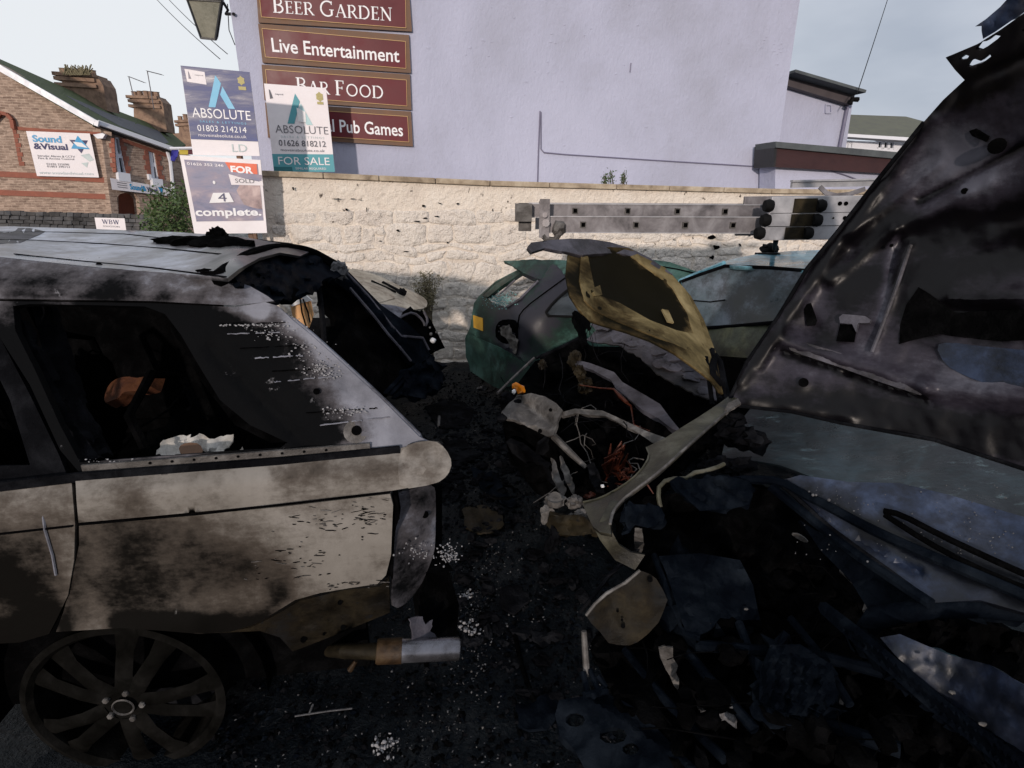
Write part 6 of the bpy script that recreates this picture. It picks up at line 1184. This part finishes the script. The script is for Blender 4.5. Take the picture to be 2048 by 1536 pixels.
panel('insulation_tear', [(1837, 574), (1860, 588), (1890, 612), (1914, 626), (1960, 622), (2100, 616), (2100, 680), (2000, 682), (1920, 674), (1880, 668), (1840, 676), (1798, 688), (1800, 650), (1812, 610)], BB, m_soot, nc, step=10, thick=.004, off=.014, crumple=(.012, 30))
for q, c in (([(1608, 618), (1614, 608), (1622, 606), (1634, 640), (1630, 650), (1614, 652)], m_soot), ([(1680, 648), (1714, 650), (1708, 684), (1672, 682)], m_soot), ([(1938, 262), (1950, 258), (1976, 274), (1972, 284), (1944, 272)], m_soot)):
    panel('cutout', q, BB, c, nc, step=8, thick=.006, off=.012)
panel('bracket_hood', [(1678, 634), (1686, 628), (1730, 632), (1742, 640), (1738, 646), (1716, 646), (1712, 664), (1704, 648), (1680, 646)], BB, m_bonnetgrey, nc, step=6, thick=.02, off=.045)
panel('hinge_bracket', [(1540, 686), (1556, 664), (1570, 654), (1572, 664), (1560, 684), (1548, 700)], BB, m_palemetal, nc, step=6, thick=.01, off=.03, jag=1)
for (x, y, r) in [(1607, 765, .022), (1929, 382, .012), (1994, 292, .028), (1783, 491, .008), (1850, 765, .010)]: disc('bonnet_hole', BB, x, y, r, m_soot, nc, .05 if y == 765 and x < 1700 else .035)
mb = MB(); mb.tube([BB(x, y, .045) for x, y in [(1822, 490), (1795, 570), (1765, 650), (1744, 704)]], .008, 6); mb.build('stay_rod', m_bonnetgrey, nc, smooth=True)
mb = MB(); mb.tube([BB(x, y, .01) for x, y in [(1456, 806), (1494, 724), (1556, 634), (1615, 536), (1673, 466), (1752, 364), (1848, 245)]], .010, 6); mb.tube([BB(x, y, .015) for x, y in [(1478, 812), (1584, 824), (1680, 846), (1752, 859), (1869, 880), (2048, 938), (2220, 980)]], .009, 6); mb.build('bonnet_edge', m_char, nc, smooth=True)
# windscreen / scuttle
WS = TPS([(1520, 850, 'd', 2.75), (1700, 870, 'd', 2.6), (1900, 900, 'd', 2.3), (2150, 960, 'd', 2.05), (1560, 950, 'd', 2.15), (1700, 1000, 'd', 2.0), (2048, 1060, 'd', 1.80)])
panel('windscreen', [(1500, 818), (1600, 826), (1752, 856), (1900, 880), (2048, 920), (2200, 960), (2200, 1060), (2100, 1046), (2048, 1034), (1900, 990), (1800, 966), (1700, 966), (1640, 960), (1560, 930), (1500, 920), (1440, 930), (1450, 880)], WS, m_glassburnt, nc, step=13, thick=.01, soot=[(1900, 1000, 2048, 1030, 24, .5), (1500, 840, 50, .5), (1760, 930, 60, .1), (1480, 920, 40, .3), (1850, 890, 2100, 950, 18, .4), (1700, 965, 1745, 900, 5, -.4), (1810, 975, 1850, 905, 6, -.35), (1600, 850, 1640, 900, 10, .4), (1880, 960, 30, .3), (1660, 910, 24, -.3)], soot0=.22, crumple=(.012, 40), seed=85)
SK = TPS([(1470, 940, 'z', .98), (1700, 960, 'z', 1.05), (2048, 1030, 'z', 1.10), (1560, 980, 'z', .93), (1750, 1080, 'z', .94), (2048, 1220, 'z', .96), (2200, 1060, 'z', 1.12), (2200, 1280, 'z', .96)])
panel('wing_top', [(1560, 962), (1600, 950), (1700, 964), (1800, 966), (1900, 990), (2048, 1034), (2200, 1060), (2200, 1290), (2048, 1225), (1960, 1200), (1860, 1206), (1780, 1150), (1697, 1092), (1620, 1030)], SK, m_blue, nc, step=13, thick=.02, seed=87, soot=[(1850, 1010, 60, -.1), (1980, 1180, 90, .15), (1620, 980, 1740, 1060, 20, .5), (1740, 1060, 2048, 1190, 20, .8), (1770, 1030, 2048, 1160, 10, .5), (1700, 990, 40, .2), (2000, 1060, 60, -.1), (2048, 1220, 1860, 1206, 16, .5)], soot0=.20, crumple=(.01, 60), ridges=[(1560, 985, 1840, 1150, 8, -.02)])
for nm, pts, r, m_ in [('scuttle_edge', [(1460, 962), (1500, 958), (1560, 962), (1600, 985), (1655, 1012), (1740, 1058), (1821, 1095), (1930, 1140), (2060, 1196), (2200, 1260)], .017, m_charb), ('wiper_arm', [(1768, 1022), (1800, 1028), (1880, 1070), (1960, 1108), (2048, 1148), (2150, 1190)], .010, m_soot), ('wiper_arm', [(1770, 1030), (1850, 1082), (1940, 1130), (2048, 1176), (2150, 1215)], .009, m_soot), ('inner_rail', [(1540, 972), (1600, 1020), (1697, 1098), (1780, 1154), (1862, 1208)], .017, m_charb), ('seal_strip', [(1556, 964), (1610, 1010), (1650, 1048), (1720, 1100), (1830, 1180)], .008, m_char)]:
    mb = MB(); mb.tube([SK(x, y, .03) for x, y in smoothpoly(pts, 1, closed=False)], r, 8); mb.build(nm, m_, nc, smooth=True)
rs = random.Random(33); mb = MB()
for (x, y, s) in [(1626, 990, .006), (1632, 990, .005), (1658, 1000, .006), (1618, 983, .004), (1735, 1123, .004), (1660, 1070, .003)]: mb.lump(SK(x, y, .05), s, s, s, .2, 2, 1)
for _ in range(120): mb.lump(SK(rs.uniform(1580, 2040), rs.uniform(970, 1120), .01), *(rs.uniform(.0012, .003) for _ in range(3)), sub=1)
o = mb.build('ash_flakes', m_ash, nc); o['kind'] = 'stuff'
# dark engine bay floor and contents
EB = TPS([(1180, 1060, 'z', .55), (1480, 960, 'z', .65), (1800, 1150, 'z', .6), (2100, 1250, 'z', .6), (1200, 1536, 'z', .30), (1600, 1560, 'z', .35), (2100, 1600, 'z', .4), (1500, 1200, 'z', .42)])
panel('engine_bay', [(1230, 1040), (1330, 990), (1470, 965), (1560, 985), (1700, 1110), (1860, 1220), (2200, 1300), (2200, 1640), (1400, 1640), (1330, 1500), (1230, 1400), (1180, 1300), (1290, 1160)], EB, m_soot, nc, step=12, thick=.04, crumple=(.13, 60), seed=89)
WG = TPS([(1470, 806, 'z', 1.02), (1361, 880, 'z', 1.0), (1295, 960, 'z', .96), (1218, 1050, 'z', .88), (1176, 1025, 'z', .84), (1250, 950, 'z', .90), (1300, 905, 'z', .94)])
panel('far_wing', [(1470, 790), (1476, 806), (1440, 836), (1381, 887), (1316, 946), (1270, 980), (1244, 1000), (1226, 1022), (1220, 1044), (1222, 1068), (1200, 1064), (1185, 1052), (1166, 1010), (1166, 1004), (1199, 997), (1222, 986), (1244, 973), (1266, 958), (1282, 940), (1294, 924), (1300, 910), (1297, 900), (1293, 894), (1330, 876), (1361, 856), (1400, 832), (1439, 806), (1455, 794)], WG, m_olive, nc, step=8, thick=.012, seed=91, soot=[(1200, 1050, 30, .4), (1300, 920, 40, .2), (1230, 1000, 30, .3), (1400, 860, 1470, 800, 16, -.2)], soot0=.12, ridges=[(1295, 900, 1440, 812, 10, .01), (1166, 1004, 1295, 920, 6, -.01)])
panel('wing_front', [(1222, 1000), (1244, 1002), (1226, 1024), (1222, 1060), (1238, 1090), (1262, 1105), (1290, 1110), (1270, 1140), (1230, 1120), (1200, 1080), (1190, 1060)], TPS([(1222, 1000, 'z', .90), (1222, 1060, 'z', .86), (1290, 1110, 'z', .78), (1230, 1120, 'z', .74)]), m_olive, nc, step=8, thick=.012, soot0=.3, soot=[(1250, 1110, 30, .4)])
panel('valance', [(1100, 1030), (1163, 1030), (1200, 1060), (1224, 1070), (1210, 1064), (1150, 1072), (1110, 1068), (1092, 1050)], TPS([(1100, 1030, 'z', .7), (1200, 1030, 'z', .78), (1150, 1072, 'z', .66)]), m_plate, nc, step=7, thick=.02, crumple=(.03, 20), soot0=.0)
mb = MB(); mb.tube([WG(x, y, .008) for x, y in smoothpoly([(1468, 808), (1440, 836), (1381, 887), (1316, 946), (1270, 980), (1244, 1000), (1226, 1022), (1220, 1048)], 1, closed=False)], .0055, 6); mb.build('wing_edge', m_palemetal, nc, smooth=True)  # pale metal on the flange edge paints the highlight running along it
mb = MB(); mb.tube([WG(x, y, .006) for x, y in smoothpoly([(1293, 895), (1300, 912), (1280, 944), (1244, 973), (1199, 997), (1166, 1004)], 1, closed=False)], .004, 6); mb.build('arch_lip', m_olive, nc, smooth=True)
panel('pale_tab', [(1448, 822), (1456, 806), (1476, 796), (1482, 806), (1462, 818), (1450, 828)], TPS([(1448, 822, 'd', 2.45), (1482, 800, 'd', 2.5), (1460, 828, 'd', 2.42)]), m_palemetal, nc, step=5, thick=.01, crumple=(.02, 10))
mb = MB()
for (x, y, z, r, m_) in [(1464, 840, .95, .05, 0), (1470, 870, .9, .07, 0), (1500, 880, .9, .06, 0), (1440, 930, .93, .04, 0), (1415, 935, .93, .03, 0), (1478, 935, .93, .05, 0)]: MB().lump(G(x, y, z), r*1.2, r, r*.8, .7, 2.5, 3, x).build('hinge_clinker', m_char, nc, smooth=True)
# remains of headlamp and fasteners at the far front corner
for i, (x, y, z, rx, ry, rz) in enumerate([(1110, 1003, .72, .040, .035, .035), (1150, 1005, .74, .035, .03, .03), (1166, 1028, .72, .035, .02, .02), (1096, 1030, .68, .03, .025, .045), (1140, 1040, .68, .05, .02, .025), (1112, 1070, .62, .025, .02, .05), (1100, 1090, .58, .02, .02, .04), (1150, 1100, .55, .04, .03, .02)]):
    mb = MB(); mb.lump(G(x, y, z), rx, ry, rz, .5, 2.2, 3, i); mb.build('melted_headlamp', m_palemetal if i < 5 else m_char, nc, smooth=True)
mb = MB(); c = G(1110, 1000, .77); mb.tube([c-Vector((0, 0, .02)), c+Vector((0, 0, .01)), c+Vector((0, -.004, .014))], [.034, .034, .026], 16); mb.build('bulb_holder', m_palemetal, nc, smooth=True)
# brackets, air box, pipe
flat('slam_bracket', [(1250, 1014), (1262, 1008), (1300, 1010), (1320, 1012), (1330, 1030), (1326, 1046), (1296, 1056), (1270, 1050), (1258, 1066), (1250, 1044)], [(1250, 1014, 'z', .92), (1330, 1020, 'z', .9), (1270, 1054, 'z', .86)], m_charb, nc, 6, .03, crumple=(.03, 20), seed=93)
disc('bolt_head', lambda x, y, off=0: G(x, y, .93+off), 1302, 1018, .017, m_charb, nc, .0, 12, th=.012)
flat('air_box', [(1345, 966), (1360, 960), (1400, 958), (1440, 950), (1472, 956), (1500, 962), (1506, 990), (1498, 1010), (1460, 1018), (1430, 1020), (1400, 1022), (1380, 1004), (1360, 984)], [(1345, 966, 'z', .98), (1500, 962, 'z', .97), (1400, 1022, 'z', .90), (1498, 1012, 'z', .90)], m_charb, nc, 7, .02, crumple=(.025, 25), seed=95, ridges=[(1360, 970, 1420, 1012, 5, -.02), (1390, 966, 1450, 1010, 5, -.02), (1420, 960, 1490, 1004, 5, -.02)])
mb = MB(); mb.tube([G(x, y, z) for x, y, z in [(1321, 1014, .90), (1317, 995, .93), (1318, 975, .95), (1330, 962, .97), (1350, 957, .98), (1372, 957, .98), (1390, 945, .98), (1410, 942, .98), (1436, 934, .98), (1448, 928, .98)]], .0085, 8); mb.build('brake_pipe', m_olive, nc, smooth=True)
flat('earth_strap', [(1270, 1058), (1284, 1060), (1288, 1090), (1282, 1110), (1280, 1124), (1274, 1124), (1270, 1110), (1268, 1080)], [(1270, 1058, 'z', .84), (1288, 1060, 'z', .84), (1277, 1124, 'z', .62)], m_palemetal, nc, 5, .006, jag=.6)
PL = TPS([(1172, 1231, 'z', .58), (1280, 1142, 'z', .72), (1333, 1190, 'z', .66), (1259, 1291, 'z', .48), (1217, 1285, 'z', .48)])
panel('front_plate', [(1172, 1231), (1190, 1206), (1213, 1188), (1250, 1166), (1280, 1141), (1300, 1148), (1313, 1158), (1326, 1180), (1335, 1200), (1326, 1225), (1317, 1245), (1296, 1268), (1276, 1284), (1259, 1291), (1236, 1290), (1217, 1286), (1200, 1264), (1182, 1246)], PL, m_plate, nc, step=8, thick=.012, seed=97, crumple=(.015, 50), soot0=.22, soot=[(1320, 1200, 26, .6), (1200, 1270, 30, .4), (1180, 1235, 14, .3)], ridges=[(1240, 1230, 1250, 1250, 8, -.015)])
for x, y, r in [(1300, 1159, .010), (1246, 1252, .008), (1235, 1222, .005), (1244, 1240, .005)]: disc('plate_hole', PL, x, y, r, m_soot, nc, .010, 10)
mb = MB(); mb.tube([PL(x, y, .012) for x, y in [(1172, 1231), (1190, 1208), (1213, 1187), (1250, 1166), (1280, 1141)]], .006, 6); mb.build('plate_edge', m_palemetal, nc, smooth=True)
mb = MB(); mb.tube([G(1284, 1090, .72), G(1220, 1150, .62), G(1160, 1225, .5)], .008, 6); mb.build('bonnet_cable', m_char, nc)
mb = MB(); mb.tube([G(1168, 1262, .5), G(1171, 1310, .42), G(1174, 1352, .36)], [.010, .012, .013], 8); mb.build('tie_rod', m_palemetal, nc, smooth=True)
mb = MB()
for a_, b_ in [((1166, 1345), (1176, 1388)), ((1180, 1340), (1200, 1390)), ((1196, 1352), (1212, 1376)), ((1168, 1390), (1214, 1382)), ((1186, 1392), (1208, 1374))]: mb.tube([G(*a_, .38), G(*b_, .36)], .011, 8)
mb.build('hose_clamp', m_charb, nc, smooth=True)
SP_ = TPS([(1120, 1400, 'z', .26), (1217, 1388, 'z', .32), (1400, 1536, 'z', .34), (1118, 1471, 'z', .22), (1250, 1560, 'z', .24)])
panel('slam_panel', [(1118, 1400), (1155, 1394), (1190, 1388), (1217, 1388), (1250, 1404), (1280, 1422), (1310, 1452), (1350, 1494), (1420, 1560), (1450, 1600), (1200, 1600), (1150, 1500), (1120, 1470), (1110, 1430)], SP_, m_charb, nc, step=9, thick=.03, seed=99, crumple=(.03, 70), holes=[[(1226+28*math.cos(a*.7), 1471+17*math.sin(a*.7)) for a in range(9)], [(1261+17*math.cos(a*.7), 1498+12*math.sin(a*.7)) for a in range(9)], [(1150+20*math.cos(a*.7), 1440+14*math.sin(a*.7)) for a in range(9)]], ridges=[(1180, 1396, 1420, 1560, 12, .03)])
flat('molten_drip', [(1317, 1296), (1330, 1292), (1346, 1296), (1346, 1316), (1356, 1332), (1352, 1345), (1358, 1360), (1358, 1384), (1348, 1372), (1340, 1352), (1332, 1340), (1322, 1318)], [(1317, 1296, 'z', .52), (1346, 1296, 'z', .52), (1356, 1384, 'z', .32)], m_offwhite if False else m_palemetal, nc, 6, .008, crumple=(.01, 20))
flat('molten_drip', [(1386, 1388), (1394, 1392), (1404, 1410), (1432, 1414), (1452, 1418), (1465, 1412), (1468, 1432), (1470, 1456), (1462, 1450), (1450, 1440), (1436, 1444), (1432, 1456), (1420, 1446), (1404, 1424)], [(1386, 1388, 'z', .44), (1465, 1412, 'z', .44), (1440, 1456, 'z', .36)], m_ash, nc, 5, .012, crumple=(.02, 15), soot0=0)
mb = MB(); c = G(1425, 1398, .44); mb.tube([c, c+Vector((0, 0, .02))], .055, 20); mb.tube([c+Vector((.0, 0, .02)), c+Vector((.0, 0, .03))], .03, 16); mb.build('pump_housing', m_soot, nc)
mb = MB(); c = G(1680, 1308, .5); mb.tube([c-Vector((0, 0, .02)), c+Vector((0, 0, .01))], [.07, .065], 24); mb.tube([c+Vector((0, 0, .01)), c+Vector((0, 0, .016))], .03, 16); mb.build('pulley', m_soot, nc, smooth=True)
# rails and hose, near wing
NW = TPS([(1636, 1206, 'z', .66), (1883, 1397, 'z', .72), (2048, 1521, 'z', .76), (2160, 1600, 'z', .78), (1792, 1281, 'z', .82), (2048, 1330, 'z', .96), (2200, 1400, 'z', 1.0), (2048, 1250, 'z', .9)])
panel('near_wing', [(1760, 1275), (1800, 1268), (1850, 1290), (1900, 1310), (1980, 1330), (2048, 1370), (2200, 1440), (2200, 1660), (2100, 1590), (2048, 1528), (1980, 1472), (1900, 1404), (1830, 1350), (1790, 1310)], NW, m_blue, nc, step=10, thick=.02, seed=101, soot=[(1790, 1300, 1980, 1460, 10, .3), (1880, 1330, 2048, 1420, 14, .35), (2048, 1540, 30, .3)], soot0=.34, crumple=(.015, 40))
panel('wing_rail', [(1636, 1214), (1640, 1205), (1652, 1204), (1700, 1240), (1738, 1270), (1800, 1322), (1883, 1392), (1960, 1452), (2048, 1516), (2160, 1600), (2120, 1640), (2048, 1570), (1960, 1500), (1860, 1420), (1770, 1340), (1717, 1295), (1680, 1262), (1640, 1226)], NW, m_charb, nc, step=8, thick=.05, off=.02, seed=103, ridges=[(1645, 1212, 2048, 1540, 6, .02), (1690, 1262, 2048, 1562, 4, -.015)])
panel('bay_shelf', [(1600, 1040), (1660, 1080), (1720, 1120), (1800, 1170), (1862, 1208), (2048, 1198), (2048, 1244), (1904, 1232), (1800, 1250), (1771, 1246), (1740, 1225), (1700, 1160), (1640, 1100)], TPS([(1600, 1040, 'z', .86), (1862, 1208, 'z', .86), (2048, 1220, 'z', .9), (1771, 1246, 'z', .74), (1700, 1160, 'z', .78)]), m_charb, nc, step=9, thick=.03, crumple=(.02, 40), seed=105)
mb = MB(); mb.tube([G(x, y, z) for x, y, z in [(1730, 1262, .7), (1752, 1236, .76), (1800, 1226, .82), (1862, 1216, .86), (1950, 1214, .9), (2048, 1220, .92), (2180, 1240, .94)]], [.028, .034, .03, .03, .03, .032, .032], 12); mb.build('coolant_hose', m_charb, nc, smooth=True)
mb = MB(); mb.tube([G(x, y, z) for x, y, z in [(1684, 1140, .7), (1720, 1170, .7), (1742, 1200, .7), (1738, 1226, .68)]], [.012, .016, .016, .02], 8); mb.build('bent_pipe', m_palemetal, nc, smooth=True)
for q, z0 in (([(1582, 1068), (1598, 1068), (1612, 1078), (1618, 1085), (1606, 1084), (1590, 1075)], .62), ([(1690, 1134), (1712, 1138), (1738, 1154), (1742, 1166), (1716, 1158), (1700, 1146)], .7)):
    flat('pale_flake', q, [(q[0][0], q[0][1], 'z', z0+.02), (q[2][0], q[2][1], 'z', z0), (q[4][0], q[4][1], 'z', z0-.02)], m_palemetal, nc, 5, .006, rnd=1)
BT = TPS([(1330, 1120, 'z', .66), (1500, 1140, 'z', .62), (1515, 1240, 'z', .5), (1390, 1270, 'z', .5)])
panel('battery_tray', [(1318, 1112), (1400, 1106), (1480, 1120), (1506, 1170), (1520, 1240), (1480, 1240), (1440, 1236), (1420, 1260), (1392, 1274), (1372, 1266), (1350, 1200), (1334, 1150)], BT, m_charb, nc, step=10, thick=.10, crumple=(.04, 45), seed=107, angle=30)
mb = MB(); mb.tube([G(1308, 1110, .64), G(1330, 1170, .6), G(1345, 1215, .55), G(1372, 1266, .5), G(1400, 1276, .5)], .013, 8); mb.build('tray_edge', m_charb, nc, smooth=True)
for pts, r in [([(1392, 1290, .46), (1500, 1300, .5), (1640, 1312, .52), (1764, 1344, .54)], .020), ([(1478, 1246, .5), (1510, 1330, .48), (1556, 1424, .46)], .016), ([(1352, 1276, .42), (1420, 1360, .42), (1510, 1460, .42)], .018), ([(1580, 1236, .54), (1640, 1310, .52), (1700, 1410, .5)], .014), ([(1540, 1440, .44), (1660, 1452, .46), (1800, 1500, .48)], .022), ([(1250, 1300, .34), (1330, 1400, .36), (1450, 1520, .38)], .016)]:
    mb = MB(); mb.tube([G(*p) for p in pts], r, 8); mb.build('bay_rib', m_charb, nc, smooth=True)
BK = TPS([(1540, 1290, 'z', .58), (1660, 1330, 'z', .58), (1640, 1430, 'z', .5), (1520, 1400, 'z', .5)])
panel('engine_cover', [(1540, 1290), (1600, 1288), (1664, 1330), (1676, 1390), (1640, 1436), (1570, 1428), (1518, 1402), (1520, 1340)], BK, m_charb, nc, step=9, thick=.06, crumple=(.03, 30), seed=111, angle=30, ridges=[(1540+k*26, 1310+k*8, 1530+k*26, 1400+k*8, 5, .03) for k in range(5)])
rs = random.Random(37); mb = MB(); m2 = MB()
for i in range(120):
    x, y = rs.uniform(1290, 2060), rs.uniform(1090, 1536)
    if y < 1000+(x-1500)*.62 or y > 1590-(1500-x)*.6 and x < 1500: continue
    if x > 1640 and y < 1240+(x-1640)*.75: continue
    MB().lump(G(x, y, rs.uniform(.36, .5)), rs.uniform(.015, .06), rs.uniform(.015, .06), rs.uniform(.012, .05), .6, 2.4, 2, i).build('engine_fragment', m_soot if rs.random() < .93 else m_charb, nc, smooth=True)
wires('burnt_wiring', nc, m_soot, (1340, 1120, 1900, 1500), (.42, .55), 26, .0025, .07, 9)
mb = MB()
for (x, y, z, s) in [(1395, 1232, .52, .012), (1405, 1247, .52, .013), (1420, 1247, .52, .008), (1492, 1218, .54, .009), (1608, 1380, .45, .016), (1640, 1380, .45, .016), (1552, 1385, .45, .008), (1558, 1395, .45, .010), (1577, 1411, .45, .012), (1680, 1402, .45, .02), (1460, 1240, .5, .007), (1750, 1462, .42, .008), (1904, 1385, .85, .009), (1965, 1448, .85, .010)]: MB().lump(G(x, y, z), s*.9, s*.6, s*.4, .4, 2.4, 2, x).build('pale_clinker', m_palemetal, nc, smooth=True)
mb = MB(); mb.tube([G(1767, 1458, .45), G(1795, 1482, .45)], .005, 6); mb.build('steel_rod', m_palemetal, nc)
mb = MB(); mb.tube([G(1196, 1312, .3), G(1205, 1318, .3)], .01, 6); mb.build('amber_fragment', m_orange, nc)
# ================================================================ litter on the ground
mats_d = [m_soot, m_char, m_ash, m_charb, m_palemetal]
rs = random.Random(41); V = []; Fs = []; mi = []
def flake(p, s, m_, up=.25):
    b = len(V); a = Vector((rs.uniform(-1, 1), rs.uniform(-1, 1), rs.uniform(-up, up))).normalized(); n_ = Vector((0, 0, 1)); c = a.cross(n_).normalized(); k = rs.choice((3, 4, 5)); h = s*rs.uniform(.15, .6)
    for i in range(k):
        t_ = i*6.283/k+rs.uniform(-.4, .4); V.append(p+a*math.cos(t_)*s*rs.uniform(.6, 1.2)+c*math.sin(t_)*s*rs.uniform(.4, 1)+Vector((0, 0, rs.uniform(0, h))))
    V.append(p+Vector((0, 0, h+s*.3)))
    for i in range(k): Fs.append((b+i, b+(i+1) % k, b+k)); mi.append(m_)
def gp(px, py):
    P = G(px, py, -.15); return Vector((P.x, P.y, ground_h(P.x, P.y)))
for _ in range(9000):
    py = rs.uniform(745, 1536) if rs.random() < .8 else rs.uniform(745, 950); px = 960+(py-740)*.12+rs.gauss(0, 70+(py-740)*.22)
    if py > 1280: px = rs.uniform(420, 1330)
    p = gp(px, py); s = rs.choice((.004, .006, .008, .012, .02)); r = rs.random(); flake(p+Vector((0, 0, .002)), s, 0 if r < .34 else 1 if r < .66 else 3 if r < .86 else 2 if s < .009 else 1)
for (cx, cy, sx, sy, n) in [(920, 960, 28, 26, 110), (885, 860, 26, 26, 90), (945, 1240, 20, 60, 240), (965, 1160, 20, 30, 60), (980, 1000, 50, 30, 80), (770, 1495, 14, 12, 80), (1000, 1250, 60, 50, 120), (960, 880, 30, 50, 80), (880, 1450, 60, 50, 110), (1000, 1110, 40, 40, 60)]:
    for _ in range(n):
        flake(gp(rs.gauss(cx, sx), rs.gauss(cy, sy))+Vector((0, 0, .004)), rs.choice((.003, .005, .007)), 2 if rs.random() < .6 else 4, .8)
me = bpy.data.meshes.new('ash_litter'); me.from_pydata([tuple(v) for v in V], [], Fs); me.update()
o = link('ash_litter', me, mats_d); me.polygons.foreach_set('material_index', mi); tag(o, 'charred flakes and pale ash scattered over the black ground between the cars', 'ash', kind='stuff')
rs = random.Random(61); mb = MB()
for _ in range(420):
    u = rs.random(); c = rs.random()
    if c < .35: px, py = 905+rs.gauss(0, 22), 780+u*230
    elif c < .7: px, py = 1000+rs.gauss(0, 34), 800+u*260
    elif c < .85: px, py = 1090+rs.gauss(0, 40), 1080+u*320
    else: px, py = 940+rs.gauss(0, 26), 1000+u*300
    r = rs.choice((.008, .012, .02, .035)); mb.lump(gp(px, py)+Vector((0, 0, r*.3)), r*rs.uniform(.6, 1.8), r*rs.uniform(.6, 1.5), r*rs.uniform(.4, .9), .8, 2.2, 1 if r < .02 else 2, rs.random()*50)
o = mb.build('charred_rubble', m_char); tag(o, 'heaped charred rubble along the edges of the gap between the cars', 'rubble', kind='stuff')
labels = {
 'rod': ('long thin black rod lying on the ground right of the exhaust tip', 'rod'), 'strip': ('curled charred strip on the ground below the cream car corner', 'debris')}
t = tag(MB().tube([gp(1030, 1270)+Vector((0, 0, .02)), gp(1045, 1340)+Vector((0, 0, .015)), gp(1068, 1410)+Vector((0, 0, .02))], .012, 8).build('metal_rod', m_soot, smooth=True), 'long thin black rod lying on the ground right of the exhaust tip', 'rod')
q = gp(1000, 985); mb = MB(); mb.tube([q+Vector((math.cos(a)*.11, math.sin(a)*.11, .02+.01*math.sin(3*a))) for a in np.linspace(0, 5.6, 22)], .010, 6); mb.tube([q+Vector((-.02, 0, .03)), q+Vector((.03, .02, .05)), q+Vector((.05, -.02, .03))], .006, 6); tag(mb.build('wire_coil', m_soot, smooth=True), 'black ring of burnt wire lying between the two rows of cars', 'wire')
def slab(px, poly, mat, name, label, cat, h=.02, seed=1):
    o = panel(name, poly, lambda x, y, off=0: gp(x, y)+Vector((0, 0, h+off)), mat, step=8, thick=.012, crumple=(.02, 30), jag=2, seed=seed); tag(o, label, cat); return o
slab(0, [(925, 1025), (960, 1015), (1000, 1030), (1010, 1055), (985, 1075), (950, 1070), (930, 1060)], m_plate, 'fallen_panel', 'flat brownish scrap of panel on the ground beside the SUV tail corner', 'scrap')
slab(0, [(940, 940), (990, 950), (1012, 985), (1040, 1010), (1010, 1008), (960, 980)], m_charb, 'burnt_trim', 'long charred trim piece lying beside the ring of burnt wire', 'debris', seed=2)
slab(0, [(890, 890), (930, 886), (945, 915), (920, 935), (892, 925)], m_char, 'burnt_scrap', 'dark grey scrap on the ground just right of the SUV tail', 'debris', seed=3)
slab(0, [(1000, 1180), (1040, 1170), (1060, 1200), (1030, 1230), (1000, 1215)], m_char, 'burnt_foam', 'crumbling grey scrap in the middle of the ash litter', 'debris', seed=4)
slab(0, [(1030, 1420), (1100, 1395), (1130, 1420), (1090, 1470), (1040, 1460)], m_charb, 'burnt_undertray', 'crumpled bluish black undertray scrap left of the slam panel', 'debris', seed=6)
slab(0, [(850, 818), (905, 800), (950, 820), (940, 850), (880, 860)], m_char, 'charred_mat', 'charred mat of clinker on the ground below the cream car corner', 'debris', seed=7)
tag(MB().tube([gp(879, 838)+Vector((0, 0, .03)), gp(878, 855)+Vector((0, 0, .02))], .014, 6).build('pale_bolt', m_ash), 'short pale bolt standing in the ash near the SUV hatch', 'bolt')
t = MB().tube([gp(590, 1434)+Vector((0, 0, .02)), gp(660, 1425)+Vector((0, 0, .02)), gp(705, 1420)+Vector((0, 0, .015))], .004, 5).tube([gp(618, 1432)+Vector((0, 0, .02)), gp(627, 1415)+Vector((0, 0, .03))], .005, 5).build('wire_scrap', m_ash); tag(t, 'thin pale wire scrap on the ground right of the SUV wheel', 'wire')
rs = random.Random(43); clab = ['largest pale ash clump, on the ground at the bottom edge below the exhaust', 'ash clump on the ground at the end of the exhaust tip', 'ash clump on the ground just beyond the tail lamp bracket']
for i, (cx, cy, s) in enumerate([(770, 1494, .035), (940, 1262, .05), (935, 1190, .035)]):
    mb = MB(); c = gp(cx, cy)
    for _ in range(40): mb.lump(c+Vector((rs.gauss(0, s*.6), rs.gauss(0, s*.6), abs(rs.gauss(0, s*.35)))), *(rs.uniform(.003, .010) for _ in range(3)), sub=1, seed=rs.random())
    tag(mb.build('ash_clump', m_ashwhite), clab[i], 'ash', 'pale ash clumps', 'stuff')
# ================================================================ finish: put every Empty at the base of its thing
bpy.context.view_layer.update()
for t in THINGS:
    lo = Vector((1e9,)*3); hi = -lo; stack = list(t.children); 
    while stack:
        c = stack.pop(); stack += list(c.children)
        if c.type == 'MESH':
            n = len(c.data.vertices); a = np.empty(n*3); c.data.vertices.foreach_get('co', a); a = a.reshape(-1, 3)
            if n: 
                for k in range(3): lo[k] = min(lo[k], a[:, k].min()); hi[k] = max(hi[k], a[:, k].max())
    base = Vector(((lo.x+hi.x)/2, (lo.y+hi.y)/2, lo.z)); t.location = base
    for c in t.children: c.location = -base
